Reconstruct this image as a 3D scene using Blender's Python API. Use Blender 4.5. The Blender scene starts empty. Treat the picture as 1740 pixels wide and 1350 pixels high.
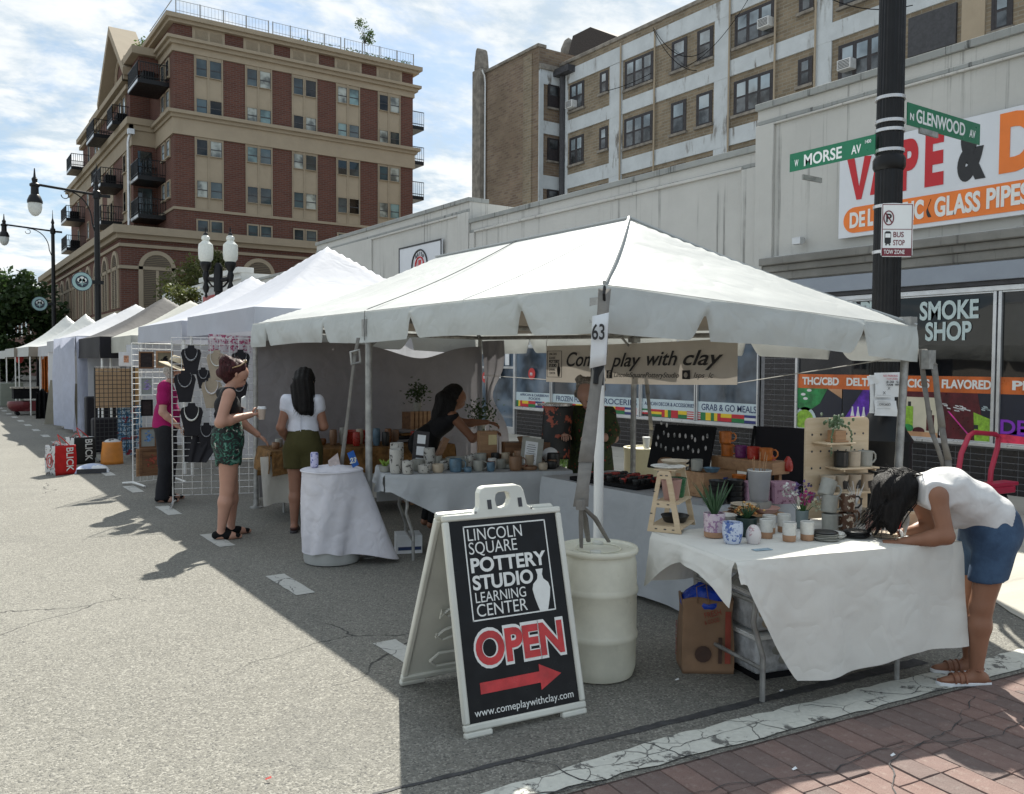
import bpy, bmesh, math, random
import numpy as np
from mathutils import Vector, Matrix
PI = math.pi
sc = bpy.context.scene
COL = sc.collection
rnd = random.Random(7)

# ------------------------------------------------------------------ camera
cam = bpy.data.cameras.new('camera'); cob = bpy.data.objects.new('camera', cam); COL.objects.link(cob)
yaw, pit, rol = math.radians(34.314), math.radians(2.1817), math.radians(.324)
Fw = Vector((math.sin(yaw)*math.cos(pit), math.cos(yaw)*math.cos(pit), -math.sin(pit)))
Rt = Vector((math.cos(yaw), -math.sin(yaw), 0)); Up = Rt.cross(Fw)
R2 = Rt*math.cos(rol)+Up*math.sin(rol); U2 = -Rt*math.sin(rol)+Up*math.cos(rol)
cob.matrix_world = Matrix(((R2.x, U2.x, -Fw.x, 0), (R2.y, U2.y, -Fw.y, 0), (R2.z, U2.z, -Fw.z, 1.65), (0, 0, 0, 1)))
cam.sensor_width = 36; cam.lens = 1469.6/1740*36; cam.clip_start = .05; cam.clip_end = 3000
sc.camera = cob

# ------------------------------------------------------------------ sky and sun
TS = Vector((.415, .545, .73)).normalized()
w = bpy.data.worlds.new('World'); sc.world = w; w.use_nodes = True
nt = w.node_tree; N = nt.nodes; L = nt.links
for n in list(N): N.remove(n)
wo = N.new('ShaderNodeOutputWorld'); bg = N.new('ShaderNodeBackground'); L.new(bg.outputs[0], wo.inputs[0])
sky = N.new('ShaderNodeTexSky'); sky.sky_type = 'NISHITA'; sky.sun_disc = False
sky.sun_elevation = math.asin(TS.z); sky.sun_rotation = math.atan2(TS.x, TS.y)
sky.air_density = 1.0; sky.dust_density = 1.5; sky.ozone_density = 2.0
tc = N.new('ShaderNodeTexCoord'); sep = N.new('ShaderNodeSeparateXYZ'); L.new(tc.outputs['Generated'], sep.inputs[0])
def wm(op, a, b=None, c=None):
    m = N.new('ShaderNodeMath'); m.operation = op
    for i, v in enumerate((a, b, c)):
        if v is None: continue
        if isinstance(v, (int, float)): m.inputs[i].default_value = v
        else: L.new(v, m.inputs[i])
    return m.outputs[0]
den = wm('ADD', wm('MAXIMUM', sep.outputs[2], 0.0), .22)
comb = N.new('ShaderNodeCombineXYZ')
L.new(wm('DIVIDE', sep.outputs[0], den), comb.inputs[0]); L.new(wm('DIVIDE', sep.outputs[1], den), comb.inputs[1])
def wnoise(scale, detail, rough, dist=0., off=0.):
    mp = N.new('ShaderNodeMapping'); L.new(comb.outputs[0], mp.inputs[0]); mp.inputs['Location'].default_value = (off, off*.7, off*.3)
    mp.inputs['Rotation'].default_value = (0, 0, .5); mp.inputs['Scale'].default_value = (1, 1.35, 1)
    t = N.new('ShaderNodeTexNoise'); L.new(mp.outputs[0], t.inputs[0])
    t.inputs['Scale'].default_value = scale; t.inputs['Detail'].default_value = detail
    t.inputs['Roughness'].default_value = rough; t.inputs['Distortion'].default_value = dist
    return t.outputs['Fac']
def wramp(v, a, b, interp='SMOOTHSTEP'):
    m = N.new('ShaderNodeMapRange'); m.interpolation_type = interp; L.new(v, m.inputs['Value'])
    m.inputs['From Min'].default_value = a; m.inputs['From Max'].default_value = b
    return m.outputs[0]
c1 = wnoise(1.15, 9, .62, .35, 3.1); c2 = wnoise(4.2, 8, .6, .2, 11.); c3 = wnoise(.9, 5, .5, 0., 23.)
cover = wm('ADD', wm('MULTIPLY', c1, .8), wm('MULTIPLY', c2, .26))
mask = wramp(cover, .425, .555)
dens = wramp(wm('ADD', wm('MULTIPLY', c2, .7), wm('MULTIPLY', wnoise(9., 6, .65, .3, 41.), .3)), .40, .58); shade = wramp(c3, .30, .62)
def wmix(f, a, b):
    m = N.new('ShaderNodeMix'); m.data_type = 'RGBA'
    if isinstance(f, (int, float)): m.inputs[0].default_value = f
    else: L.new(f, m.inputs[0])
    for i, v in ((6, a), (7, b)):
        if isinstance(v, tuple): m.inputs[i].default_value = (*v, 1)
        else: L.new(v, m.inputs[i])
    return m.outputs[2]
SKYS = .067
cw = wmix(dens, (5.3, 6.3, 7.1), (9.6, 9.6, 9.3))
cw = wmix(wm('MULTIPLY', shade, .28), cw, (4.6, 5.5, 6.4))
hz = wramp(sep.outputs[2], .0, .30)          # low sky pales towards the horizon
base = wmix(.45, sky.outputs[0], (2.6, 5.0, 7.6))
base = wmix(wm('MULTIPLY', wm('SUBTRACT', 1., hz), .45), base, (6.3, 7.7, 8.2))
L.new(wmix(wm('MULTIPLY', mask, .93), base, cw), bg.inputs[0]); bg.inputs[1].default_value = SKYS
sun = bpy.data.lights.new('sun', 'SUN'); so = bpy.data.objects.new('sun', sun); COL.objects.link(so)
sun.energy = 5.0; sun.angle = math.radians(.7); sun.color = (1, .96, .865)
so.rotation_euler = TS.to_track_quat('Z', 'Y').to_euler(); so.location = (0, 0, 40)
sc.view_settings.view_transform = 'Standard'; sc.view_settings.look = 'None'
sc.view_settings.exposure = .86; sc.view_settings.gamma = 1; sc.view_settings.use_curve_mapping = False
sc.cycles.max_bounces = 7; sc.cycles.diffuse_bounces = 4; sc.cycles.transparent_max_bounces = 12
sc.cycles.use_denoising = True

# ------------------------------------------------------------------ helpers
def tag(o, label=None, cat=None, group=None, kind=None):
    if label: o['label'] = label
    if cat: o['category'] = cat
    if group: o['group'] = group
    if kind: o['kind'] = kind
    return o
def T(name, label, cat, loc=(0, 0, 0), rz=0., group=None):
    o = bpy.data.objects.new(name, None); COL.objects.link(o); o.empty_display_size = .1
    o.location = loc; o.rotation_euler = (0, 0, rz)
    return tag(o, label, cat, group)
class MB:
    """collects shapes into one mesh"""
    def __init__(s, org=(0, 0, 0)): s.v = []; s.f = []; s.m = []; s.org = Vector(org); s.mi = 0
    def add(s, vs, fs, mi=None):
        b = len(s.v); s.v += [tuple(Vector(p)-s.org) for p in vs]
        s.f += [tuple(i+b for i in f) for f in fs]; s.m += [s.mi if mi is None else mi]*len(fs); return s
    def bx(s, x0, y0, z0, x1, y1, z1, mi=None):
        v = [(x, y, z) for z in (z0, z1) for y in (y0, y1) for x in (x0, x1)]
        return s.add(v, [(0, 2, 3, 1), (4, 5, 7, 6), (0, 1, 5, 4), (2, 6, 7, 3), (0, 4, 6, 2), (1, 3, 7, 5)], mi)
    def box(s, c, d, rz=0, mi=None, M=None):
        h = [q/2 for q in d]; R = M or Matrix.Rotation(rz, 3, 'Z'); c = Vector(c)
        v = [c+R @ Vector((x*h[0], y*h[1], z*h[2])) for z in (-1, 1) for y in (-1, 1) for x in (-1, 1)]
        return s.add(v, [(0, 2, 3, 1), (4, 5, 7, 6), (0, 1, 5, 4), (2, 6, 7, 3), (0, 4, 6, 2), (1, 3, 7, 5)], mi)
    def tube(s, pts, r, n=8, mi=None, closed=False, flat=1.):
        P = [Vector(p) for p in pts]; k = len(P); rr = r if isinstance(r, (list, tuple)) else [r]*k
        vs = []; prev = None
        for i, p in enumerate(P):
            if closed: d = P[(i+1) % k]-P[i-1]
            else: d = P[min(i+1, k-1)]-P[max(i-1, 0)]
            d.normalize()
            if prev is None:
                a = Vector((0, 0, 1)) if abs(d.z) < .9 else Vector((1, 0, 0)); u = a.cross(d).normalized()
            else: u = (prev-d*prev.dot(d)).normalized()
            prev = u; q = d.cross(u)
            vs += [p+(u*math.cos(t)+q*math.sin(t)*flat)*rr[i] for t in [2*PI*j/n for j in range(n)]]
        fs = []
        for i in range(k if closed else k-1):
            a = i*n; b = ((i+1) % k)*n
            fs += [(a+j, a+(j+1) % n, b+(j+1) % n, b+j) for j in range(n)]
        if not closed: fs += [tuple(range(n))[::-1], tuple((k-1)*n+j for j in range(n))]
        return s.add(vs, fs, mi)
    def lathe(s, prof, c=(0, 0, 0), n=20, mi=None, cap=True, ax=None):
        c = Vector(c); vs = []
        M = ax if ax is not None else Matrix.Identity(3)
        for r, z in prof: vs += [c+M @ Vector((r*math.cos(2*PI*j/n), r*math.sin(2*PI*j/n), z)) for j in range(n)]
        fs = [(i*n+j, i*n+(j+1) % n, (i+1)*n+(j+1) % n, (i+1)*n+j) for i in range(len(prof)-1) for j in range(n)]
        if cap: fs += [tuple(range(n))[::-1], tuple((len(prof)-1)*n+j for j in range(n))]
        return s.add(vs, fs, mi)
    def prism(s, pts, ext, mi=None):
        P = [Vector(p) for p in pts]; n = len(P); e = Vector(ext)
        nrm = sum((P[i].cross(P[(i+1) % n]) for i in range(n)), Vector())
        if nrm.dot(e) > 0: P = P[::-1]
        return s.add(P+[p+e for p in P], [tuple(range(n)), tuple(range(n, 2*n))[::-1]] + [(i, i+n, (i+1) % n+n, (i+1) % n) for i in range(n)], mi)
    def grid(s, fn, nu, nv, mi=None, closeu=False):
        vs = [fn(i/nu, j/nv) for j in range(nv+1) for i in range(nu+(0 if closeu else 1))]; W = nu+(0 if closeu else 1)
        fs = [(j*W+i, j*W+(i+1) % W, (j+1)*W+(i+1) % W, (j+1)*W+i) for j in range(nv) for i in range(nu)]
        return s.add(vs, fs, mi)
    def ball(s, c, r, nu=14, nv=9, mi=None):
        if isinstance(r, (int, float)): r = (r, r, r)
        c = Vector(c); vs = [c+Vector((0, 0, -r[2]))]
        for j in range(1, nv):
            t = -PI/2+PI*j/nv
            vs += [c+Vector((r[0]*math.cos(t)*math.cos(2*PI*i/nu), r[1]*math.cos(t)*math.sin(2*PI*i/nu), r[2]*math.sin(t))) for i in range(nu)]
        vs.append(c+Vector((0, 0, r[2]))); e = len(vs)-1
        fs = [(0, 1+(i+1) % nu, 1+i) for i in range(nu)]
        fs += [(1+j*nu+i, 1+j*nu+(i+1) % nu, 1+(j+1)*nu+(i+1) % nu, 1+(j+1)*nu+i) for j in range(nv-2) for i in range(nu)]
        fs += [(e, 1+(nv-2)*nu+i, 1+(nv-2)*nu+(i+1) % nu) for i in range(nu)]
        return s.add(vs, fs, mi)
    def mesh(s, name, mats, smooth=35):
        me = bpy.data.meshes.new(name); me.from_pydata(s.v, [], s.f)
        for m in (mats if isinstance(mats, (list, tuple)) else [mats]): me.materials.append(m)
        me.polygons.foreach_set('material_index', s.m)
        if smooth:
            me.polygons.foreach_set('use_smooth', [True]*len(s.f))
            if smooth < 180: me.set_sharp_from_angle(angle=math.radians(smooth))
        me.update(); return me
    def build(s, name, mats, parent=None, smooth=35, loc=None, rot=None, bevel=0, solid=0, kind=None, sub=0):
        o = bpy.data.objects.new(name, s.mesh(name, mats, smooth)); COL.objects.link(o)
        if parent is not None: o.parent = parent
        if loc is not None: o.location = loc
        if rot is not None: o.rotation_euler = rot
        if solid: m = o.modifiers.new('s', 'SOLIDIFY'); m.thickness = solid; m.offset = 0
        if sub: m = o.modifiers.new('u', 'SUBSURF'); m.levels = m.render_levels = sub
        if bevel: m = o.modifiers.new('b', 'BEVEL'); m.width = bevel; m.segments = 2; m.limit_method = 'ANGLE'; m.angle_limit = math.radians(50)
        if kind: o['kind'] = kind
        return o
def inst(name, me, parent=None, loc=(0, 0, 0), rot=(0, 0, 0), scale=None):
    o = bpy.data.objects.new(name, me); COL.objects.link(o); o.location = loc; o.rotation_euler = rot
    if parent is not None: o.parent = parent
    if scale: o.scale = scale
    return o
def copy_tree(o, parent=None, loc=None, rz=None, label=None):
    c = o.copy(); COL.objects.link(c)
    if parent is not None: c.parent = parent
    if loc is not None: c.location = loc
    if rz is not None: c.rotation_euler = (0, 0, rz)
    if label: c['label'] = label
    for ch in list(o.children): copy_tree(ch, c)
    return c
_fc = {}
def text(s, name, mat, parent, P, r, u, size, width=None, ext=.002, off=0., shear=0., align='LEFT', z=0.):
    """lettering as flat extruded geometry: P origin (baseline), r along the line, u up, size = cap height"""
    key = (s, off, shear, ext)
    if key not in _fc:
        cu = bpy.data.curves.new('t', 'FONT'); cu.body = s; cu.size = 1.; cu.offset = off; cu.shear = shear
        cu.extrude = ext; cu.resolution_u = 5; cu.align_x = 'LEFT'
        ob = bpy.data.objects.new('t', cu); COL.objects.link(ob)
        dg = bpy.context.evaluated_depsgraph_get(); dg.update()
        me = bpy.data.meshes.new_from_object(ob.evaluated_get(dg))
        bpy.data.objects.remove(ob); bpy.data.curves.remove(cu)
        n = len(me.vertices); co = np.empty(n*3); me.vertices.foreach_get('co', co); co = co.reshape(-1, 3)
        _fc[key] = (co.copy(), [tuple(p.vertices) for p in me.polygons]); bpy.data.meshes.remove(me)
    co, fs = _fc[key]; co = co.copy()
    x0, x1 = co[:, 0].min(), co[:, 0].max(); k = size/.69
    kx = (width/(x1-x0)) if width else k
    r = Vector(r).normalized(); u = Vector(u).normalized(); n = r.cross(u)
    xs = (co[:, 0]-x0)*kx
    if align == 'CENTER': xs -= (x1-x0)*kx/2
    if align == 'RIGHT': xs -= (x1-x0)*kx
    W = np.outer(xs, r)+np.outer(co[:, 1]*k, u)+np.outer(co[:, 2]+ext+z, n)+np.array(P)
    me = bpy.data.meshes.new(name); me.from_pydata(W.tolist(), [], fs); me.materials.append(mat)
    o = bpy.data.objects.new(name, me); COL.objects.link(o); o.parent = parent
    return o

# ------------------------------------------------------------------ materials
def newmat(name):
    m = bpy.data.materials.new(name); m.use_nodes = True; nt = m.node_tree
    b = nt.nodes['Principled BSDF']; return m, nt, nt.nodes, nt.links, b
def _math(nt, op, a, b=None):
    n = nt.nodes.new('ShaderNodeMath'); n.operation = op
    for i, v in enumerate((a, b)):
        if v is None: continue
        if isinstance(v, (int, float)): n.inputs[i].default_value = v
        else: nt.links.new(v, n.inputs[i])
    return n.outputs[0]
def _mix(nt, f, a, b, typ='MIX'):
    n = nt.nodes.new('ShaderNodeMix'); n.data_type = 'RGBA'; n.blend_type = typ
    if isinstance(f, (int, float)): n.inputs[0].default_value = f
    else: nt.links.new(f, n.inputs[0])
    for i, v in ((6, a), (7, b)):
        if isinstance(v, tuple): n.inputs[i].default_value = (*v[:3], 1)
        else: nt.links.new(v, n.inputs[i])
    return n.outputs[2]
def _noise(nt, scale, detail=4, rough=.55, co=None, dist=0., vec='Object'):
    t = nt.nodes.new('ShaderNodeTexNoise'); t.inputs['Scale'].default_value = scale
    t.inputs['Detail'].default_value = detail; t.inputs['Roughness'].default_value = rough; t.inputs['Distortion'].default_value = dist
    if co is None:
        c = nt.nodes.new('ShaderNodeTexCoord'); co = c.outputs[vec]
    nt.links.new(co, t.inputs['Vector']); return t.outputs['Fac']
def _ramp(nt, v, a, b, c=0., d=1., sm=True):
    m = nt.nodes.new('ShaderNodeMapRange'); m.interpolation_type = 'SMOOTHSTEP' if sm else 'LINEAR'
    nt.links.new(v, m.inputs['Value']); m.inputs['From Min'].default_value = a; m.inputs['From Max'].default_value = b
    m.inputs['To Min'].default_value = c; m.inputs['To Max'].default_value = d; return m.outputs[0]
def _bump(nt, b, h, strength=.3, dist=.01):
    n = nt.nodes.new('ShaderNodeBump'); n.inputs['Strength'].default_value = strength; n.inputs['Distance'].default_value = dist
    nt.links.new(h, n.inputs['Height']); nt.links.new(n.outputs[0], b.inputs['Normal'])
def pm(name, col, rough=.6, var=.12, scale=6., bump=.15, bscale=60., metal=0., spec=None, trans=0., rand=0., emit=0., coat=0.):
    m, nt, N, L, b = newmat(name)
    lo = tuple(c*(1-var) for c in col); hi = tuple(min(1, c*(1+var)) for c in col)
    cc = _mix(nt, _ramp(nt, _noise(nt, scale, 6, .6), .3, .7), lo, hi)
    if rand:
        oi = N.new('ShaderNodeObjectInfo'); hs = N.new('ShaderNodeHueSaturation'); L.new(cc, hs.inputs['Color'])
        L.new(_math(nt, 'ADD', _math(nt, 'MULTIPLY', oi.outputs['Random'], rand*2), 1-rand), hs.inputs['Value']); cc = hs.outputs[0]
    L.new(cc, b.inputs['Base Color'])
    L.new(_ramp(nt, _noise(nt, scale*2.3, 4), .3, .7, max(.02, rough-.08), min(1, rough+.08)), b.inputs['Roughness'])
    b.inputs['Metallic'].default_value = metal
    if spec is not None: b.inputs['Specular IOR Level'].default_value = spec
    if coat: b.inputs['Coat Weight'].default_value = coat; b.inputs['Coat Roughness'].default_value = .1
    if bump: _bump(nt, b, _noise(nt, bscale, 3), bump, .004)
    if trans:
        tr = N.new('ShaderNodeBsdfTranslucent'); L.new(cc, tr.inputs[0]); mx = N.new('ShaderNodeMixShader'); mx.inputs[0].default_value = trans
        L.new(b.outputs[0], mx.inputs[1]); L.new(tr.outputs[0], mx.inputs[2]); L.new(mx.outputs[0], N['Material Output'].inputs[0])
    return m
def cloth(name, col, trans=.15, scale=3., bump=.5, weave=500., var=.05, rough=.85, wr=.02, dirt=0., under=None):
    m, nt, N, L, b = newmat(name)
    n1 = _noise(nt, scale, 5, .6, dist=1.2)
    cc = _mix(nt, _ramp(nt, n1, .3, .7), tuple(c*(1-var) for c in col), tuple(min(1, c*(1+var)) for c in col))
    if dirt: cc = _mix(nt, _ramp(nt, _noise(nt, scale*1.7, 8, .7), .55, .8, 0, dirt), cc, tuple(c*.5 for c in col))
    L.new(cc, b.inputs['Base Color']); b.inputs['Roughness'].default_value = rough; b.inputs['Specular IOR Level'].default_value = .25
    def ridge(sc_, d_): return _math(nt, 'ABSOLUTE', _math(nt, 'SUBTRACT', _noise(nt, sc_, 2, .45, dist=d_), .5))
    h = _math(nt, 'ADD', _math(nt, 'ADD', _noise(nt, scale*1.1, 2, .5, dist=.4), _math(nt, 'MULTIPLY', ridge(scale*1.6, .5), 1.3)), _math(nt, 'MULTIPLY', _noise(nt, weave, 2), .02))
    _bump(nt, b, h, bump*.8, wr)
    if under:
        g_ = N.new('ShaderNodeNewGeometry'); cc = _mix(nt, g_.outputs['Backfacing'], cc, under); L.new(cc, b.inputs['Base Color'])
    if trans:
        tr = N.new('ShaderNodeBsdfTranslucent'); L.new(cc, tr.inputs[0]); mx = N.new('ShaderNodeMixShader'); mx.inputs[0].default_value = trans
        L.new(b.outputs[0], mx.inputs[1]); L.new(tr.outputs[0], mx.inputs[2]); L.new(mx.outputs[0], N['Material Output'].inputs[0])
    return m
def uv_axis(nt):
    """(x+y, z) wall coordinates"""
    c = nt.nodes.new('ShaderNodeTexCoord'); s = nt.nodes.new('ShaderNodeSeparateXYZ'); nt.links.new(c.outputs['Object'], s.inputs[0])
    k = nt.nodes.new('ShaderNodeCombineXYZ'); nt.links.new(_math(nt, 'ADD', s.outputs[0], s.outputs[1]), k.inputs[0]); nt.links.new(s.outputs[2], k.inputs[1])
    return k.outputs[0]
def brickmat(name, c1, c2, mortar, bw=.22, bh=.075, ms=.012, stain=.3, sc_=1., bump=.5, streak=0.):
    m, nt, N, L, b = newmat(name); uv = uv_axis(nt)
    t = N.new('ShaderNodeTexBrick'); L.new(uv, t.inputs[0]); t.inputs['Scale'].default_value = 1.
    t.inputs['Brick Width'].default_value = bw; t.inputs['Row Height'].default_value = bh; t.inputs['Mortar Size'].default_value = ms
    t.inputs['Color1'].default_value = (*c1, 1); t.inputs['Color2'].default_value = (*c2, 1); t.inputs['Mortar'].default_value = (*mortar, 1)
    cc = t.outputs['Color']
    n = _noise(nt, .35*sc_, 7, .65); cc = _mix(nt, _ramp(nt, n, .35, .7, 0, stain), cc, tuple(x*.45 for x in c1))
    n = _noise(nt, 1.3*sc_, 6, .6); cc = _mix(nt, _ramp(nt, n, .5, .75, 0, stain*.8), cc, tuple(min(1, x*1.6) for x in c2))
    L.new(cc, b.inputs['Base Color']); b.inputs['Roughness'].default_value = .9; b.inputs['Specular IOR Level'].default_value = .2
    _bump(nt, b, _math(nt, 'SUBTRACT', _noise(nt, 30, 3), _math(nt, 'MULTIPLY', t.outputs['Fac'], 1.)), bump, .01)
    return m
def wallmat(name, col, stain=(.12, .12, .11), amt=.4, vs=.25, hs=3., rough=.85, blotch=.3, var=.08):
    """painted render with vertical run-off streaks"""
    m, nt, N, L, b = newmat(name); uv = uv_axis(nt)
    mp = N.new('ShaderNodeMapping'); L.new(uv, mp.inputs[0]); mp.inputs['Scale'].default_value = (hs, vs, 1)
    st = _noise(nt, 1., 8, .7, co=mp.outputs[0]); big = _noise(nt, .5, 6, .6, co=uv)
    cc = _mix(nt, _ramp(nt, _noise(nt, 1.1, 7, .65, co=uv), .3, .72), tuple(c*(1-var) for c in col), tuple(min(1, c*(1+var)) for c in col))
    f = _math(nt, 'MULTIPLY', _ramp(nt, st, .54, .64), _ramp(nt, big, .38, .60)); cc = _mix(nt, _math(nt, 'MULTIPLY', f, amt), cc, stain)
    cc = _mix(nt, _ramp(nt, _noise(nt, 5., 8, .7, co=uv), .58, .8, 0, blotch), cc, tuple(x*2.2 for x in stain))
    L.new(cc, b.inputs['Base Color']); b.inputs['Roughness'].default_value = rough; b.inputs['Specular IOR Level'].default_value = .25
    _bump(nt, b, _noise(nt, 22, 6, .65), .35, .01); return m
def glassmat(name, col=(.02, .025, .03), rough=.04, ior=1.6, var=.5, scale=.8):
    m, nt, N, L, b = newmat(name)
    oi = N.new('ShaderNodeObjectInfo'); ad = N.new('ShaderNodeVectorMath'); ad.operation = 'ADD'
    c = N.new('ShaderNodeTexCoord'); L.new(c.outputs['Object'], ad.inputs[0]); L.new(oi.outputs['Location'], ad.inputs[1])
    n = _noise(nt, scale, 3, .5, co=ad.outputs[0])
    L.new(_mix(nt, _ramp(nt, n, .35, .65), tuple(x*(1-var) for x in col), tuple(x*(1+2*var) for x in col)), b.inputs['Base Color'])
    b.inputs['Roughness'].default_value = rough; b.inputs['IOR'].default_value = ior
    _bump(nt, b, _noise(nt, 1.2, 2, .5, co=ad.outputs[0]), .06, .02); return m
def woodmat(name, c1, c2, sx=2., sy=30., rough=.6, axis=0):
    m, nt, N, L, b = newmat(name); c = N.new('ShaderNodeTexCoord'); mp = N.new('ShaderNodeMapping'); L.new(c.outputs['Object'], mp.inputs[0])
    s = [sy, sy, sy]; s[axis] = sx; mp.inputs['Scale'].default_value = s
    n = _noise(nt, 1., 6, .6, co=mp.outputs[0], dist=.5); L.new(_mix(nt, _ramp(nt, n, .3, .7), c1, c2), b.inputs['Base Color'])
    b.inputs['Roughness'].default_value = rough; _bump(nt, b, n, .15, .003); return m
def speckle(name, base, spot, scale=60., thr=.55, rough=.35, soft=.04):
    m, nt, N, L, b = newmat(name)
    n = _noise(nt, scale, 3, .7); cc = _mix(nt, _ramp(nt, n, thr, thr+soft), base, spot)
    L.new(cc, b.inputs['Base Color']); b.inputs['Roughness'].default_value = rough; _bump(nt, b, _noise(nt, 40, 3), .1, .002); return m
M = {}
ORD = 'first second third fourth fifth sixth seventh eighth ninth tenth eleventh twelfth thirteenth fourteenth fifteenth sixteenth seventeenth eighteenth nineteenth twentieth twenty-first twenty-second twenty-third twenty-fourth'.split()
M['black_metal'] = pm('black_metal', (.006, .006, .007), .42, .2, 4, .1, 30, spec=.3)
M['black_paint'] = pm('black_paint', (.018, .018, .02), .42, .25, 3, .12, 80)
M['galv'] = pm('galvanised_metal', (.42, .42, .42), .42, .18, 9, .2, 90, metal=.75)
M['dull_metal'] = pm('dull_metal', (.33, .33, .32), .5, .25, 12, .25, 70, metal=.5)
M['alu'] = pm('aluminium_frame', (.55, .56, .57), .35, .08, 5, .05, 60, metal=.6)
M['white_plastic'] = pm('white_plastic', (.62, .62, .57), .45, .06, 5, .15, 40)
M['white_paint'] = pm('white_paint', (.72, .72, .7), .5, .05, 6, .1, 50)
M['black'] = pm('black_matt', (.008, .008, .009), .8, .2, 6, .1, 60, spec=.15)
M['dark'] = pm('dark_grey', (.04, .04, .045), .6, .2, 6, .1, 60)
# ------------------------------------------------------------------ ground
def asphalt():
    m, nt, N, L, b = newmat('asphalt'); c = N.new('ShaderNodeTexCoord'); co = c.outputs['Object']
    agg = N.new('ShaderNodeTexVoronoi'); agg.inputs['Scale'].default_value = 115.; L.new(co, agg.inputs['Vector'])
    sepc = N.new('ShaderNodeSeparateColor'); L.new(agg.outputs['Color'], sepc.inputs[0])
    cc = _mix(nt, _ramp(nt, _noise(nt, .45, 8, .62, co=co), .3, .7), (.175, .168, .146), (.222, .214, .187))
    cc = _mix(nt, _ramp(nt, sepc.outputs[0], .55, 1., 0, .62), cc, (.41, .395, .35))
    cc = _mix(nt, _ramp(nt, sepc.outputs[1], .66, 1., 0, .6), cc, (.045, .045, .047))
    cc = _mix(nt, _ramp(nt, _noise(nt, 300, 3, .7, co=co), .42, .64, 0, .45), cc, (.07, .07, .068))
    cc = _mix(nt, _ramp(nt, _noise(nt, 2.6, 9, .75, co=co), .62, .82, 0, .35), cc, (.09, .088, .085))
    cc = _mix(nt, _ramp(nt, _noise(nt, .9, 5, .6, co=co, dist=.8), .56, .66, 0, .22), cc, (.11, .108, .10))
    cc = _mix(nt, _ramp(nt, _noise(nt, 5.5, 3, .5, co=co), .70, .74, 0, .4), cc, (.07, .068, .065))
    # long wandering cracks, thinned out by a broad mask
    wv = N.new('ShaderNodeTexNoise'); wv.inputs['Scale'].default_value = 1.7; wv.inputs['Detail'].default_value = 6; L.new(co, wv.inputs[0])
    ad = N.new('ShaderNodeVectorMath'); ad.operation = 'MULTIPLY_ADD'; L.new(wv.outputs['Color'], ad.inputs[0]); ad.inputs[1].default_value = (.7, .7, 0); L.new(co, ad.inputs[2])
    ck = N.new('ShaderNodeTexVoronoi'); ck.feature = 'DISTANCE_TO_EDGE'; ck.inputs['Scale'].default_value = .55; L.new(ad.outputs[0], ck.inputs['Vector'])
    gate = _ramp(nt, _noise(nt, .23, 2, .5, co=co), .53, .58)
    crack = _math(nt, 'MULTIPLY', _ramp(nt, ck.outputs['Distance'], .0006, .0035, 1, 0), gate)
    cc = _mix(nt, _math(nt, 'MULTIPLY', crack, .85), cc, (.03, .03, .03))
    L.new(cc, b.inputs['Base Color']); b.inputs['Roughness'].default_value = .88; b.inputs['Specular IOR Level'].default_value = .3
    h = _math(nt, 'SUBTRACT', _math(nt, 'MULTIPLY', _ramp(nt, agg.outputs['Distance'], 0., .6, 1, 0), .8), _math(nt, 'MULTIPLY', crack, 2.5))
    _bump(nt, b, h, .6, .006); return m
M['asphalt'] = asphalt()
def crackpaint(name, col, under, wear=.5, scale=9.):
    m, nt, N, L, b = newmat(name); c = N.new('ShaderNodeTexCoord'); co = c.outputs['Object']
    wv = N.new('ShaderNodeTexNoise'); wv.inputs['Scale'].default_value = 7.; wv.inputs['Detail'].default_value = 5; L.new(co, wv.inputs[0])
    ad = N.new('ShaderNodeVectorMath'); ad.operation = 'MULTIPLY_ADD'; L.new(wv.outputs['Color'], ad.inputs[0]); ad.inputs[1].default_value = (.12, .12, 0); L.new(co, ad.inputs[2])
    ck = N.new('ShaderNodeTexVoronoi'); ck.feature = 'DISTANCE_TO_EDGE'; ck.inputs['Scale'].default_value = scale; L.new(ad.outputs[0], ck.inputs['Vector'])
    f = _math(nt, 'MAXIMUM', _math(nt, 'MULTIPLY', _ramp(nt, ck.outputs['Distance'], .006, .018, 1, 0), _ramp(nt, _noise(nt, 3, 3, co=co), .4, .55)), _ramp(nt, _noise(nt, 6, 9, .72, co=co), wear, wear+.05))
    base = _mix(nt, _ramp(nt, _noise(nt, 40, 5, .7, co=co), .3, .7), tuple(x*.85 for x in col), col)
    base = _mix(nt, _ramp(nt, _noise(nt, 160, 3, .7, co=co), .55, .7, 0, .5), base, tuple(x*.55 for x in col))
    L.new(_mix(nt, f, base, under), b.inputs['Base Color']); b.inputs['Roughness'].default_value = .8
    _bump(nt, b, _math(nt, 'SUBTRACT', _noise(nt, 90, 4, .7, co=co), f), .5, .004); return m
M['road_paint'] = crackpaint('road_paint', (.5, .5, .47), (.12, .12, .115), .60, 4.)
M['old_paint'] = crackpaint('worn_crosswalk_paint', (.60, .60, .54), (.13, .128, .118), .56, 5.)
M['tar'] = pm('tar_seam', (.045, .045, .047), .8, .3, 14, .5, 120)
M['concrete'] = wallmat('pavement_concrete', (.42, .4, .35), (.14, .13, .11), .3, 2., 2., .9, .35, .1)
M['kerb'] = wallmat('kerb_concrete', (.3, .29, .27), (.1, .1, .09), .4, 2., 2., .9, .4, .1)
m, nt, N, L, b = newmat('stamped_brick'); M['paver'] = m
cc = _mix(nt, _ramp(nt, _noise(nt, 2.2, 7, .65), .3, .7), (.125, .078, .068), (.19, .13, .115))
cc = _mix(nt, _ramp(nt, _noise(nt, 22, 8, .75), .5, .72, 0, .6), cc, (.26, .21, .185))
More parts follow.
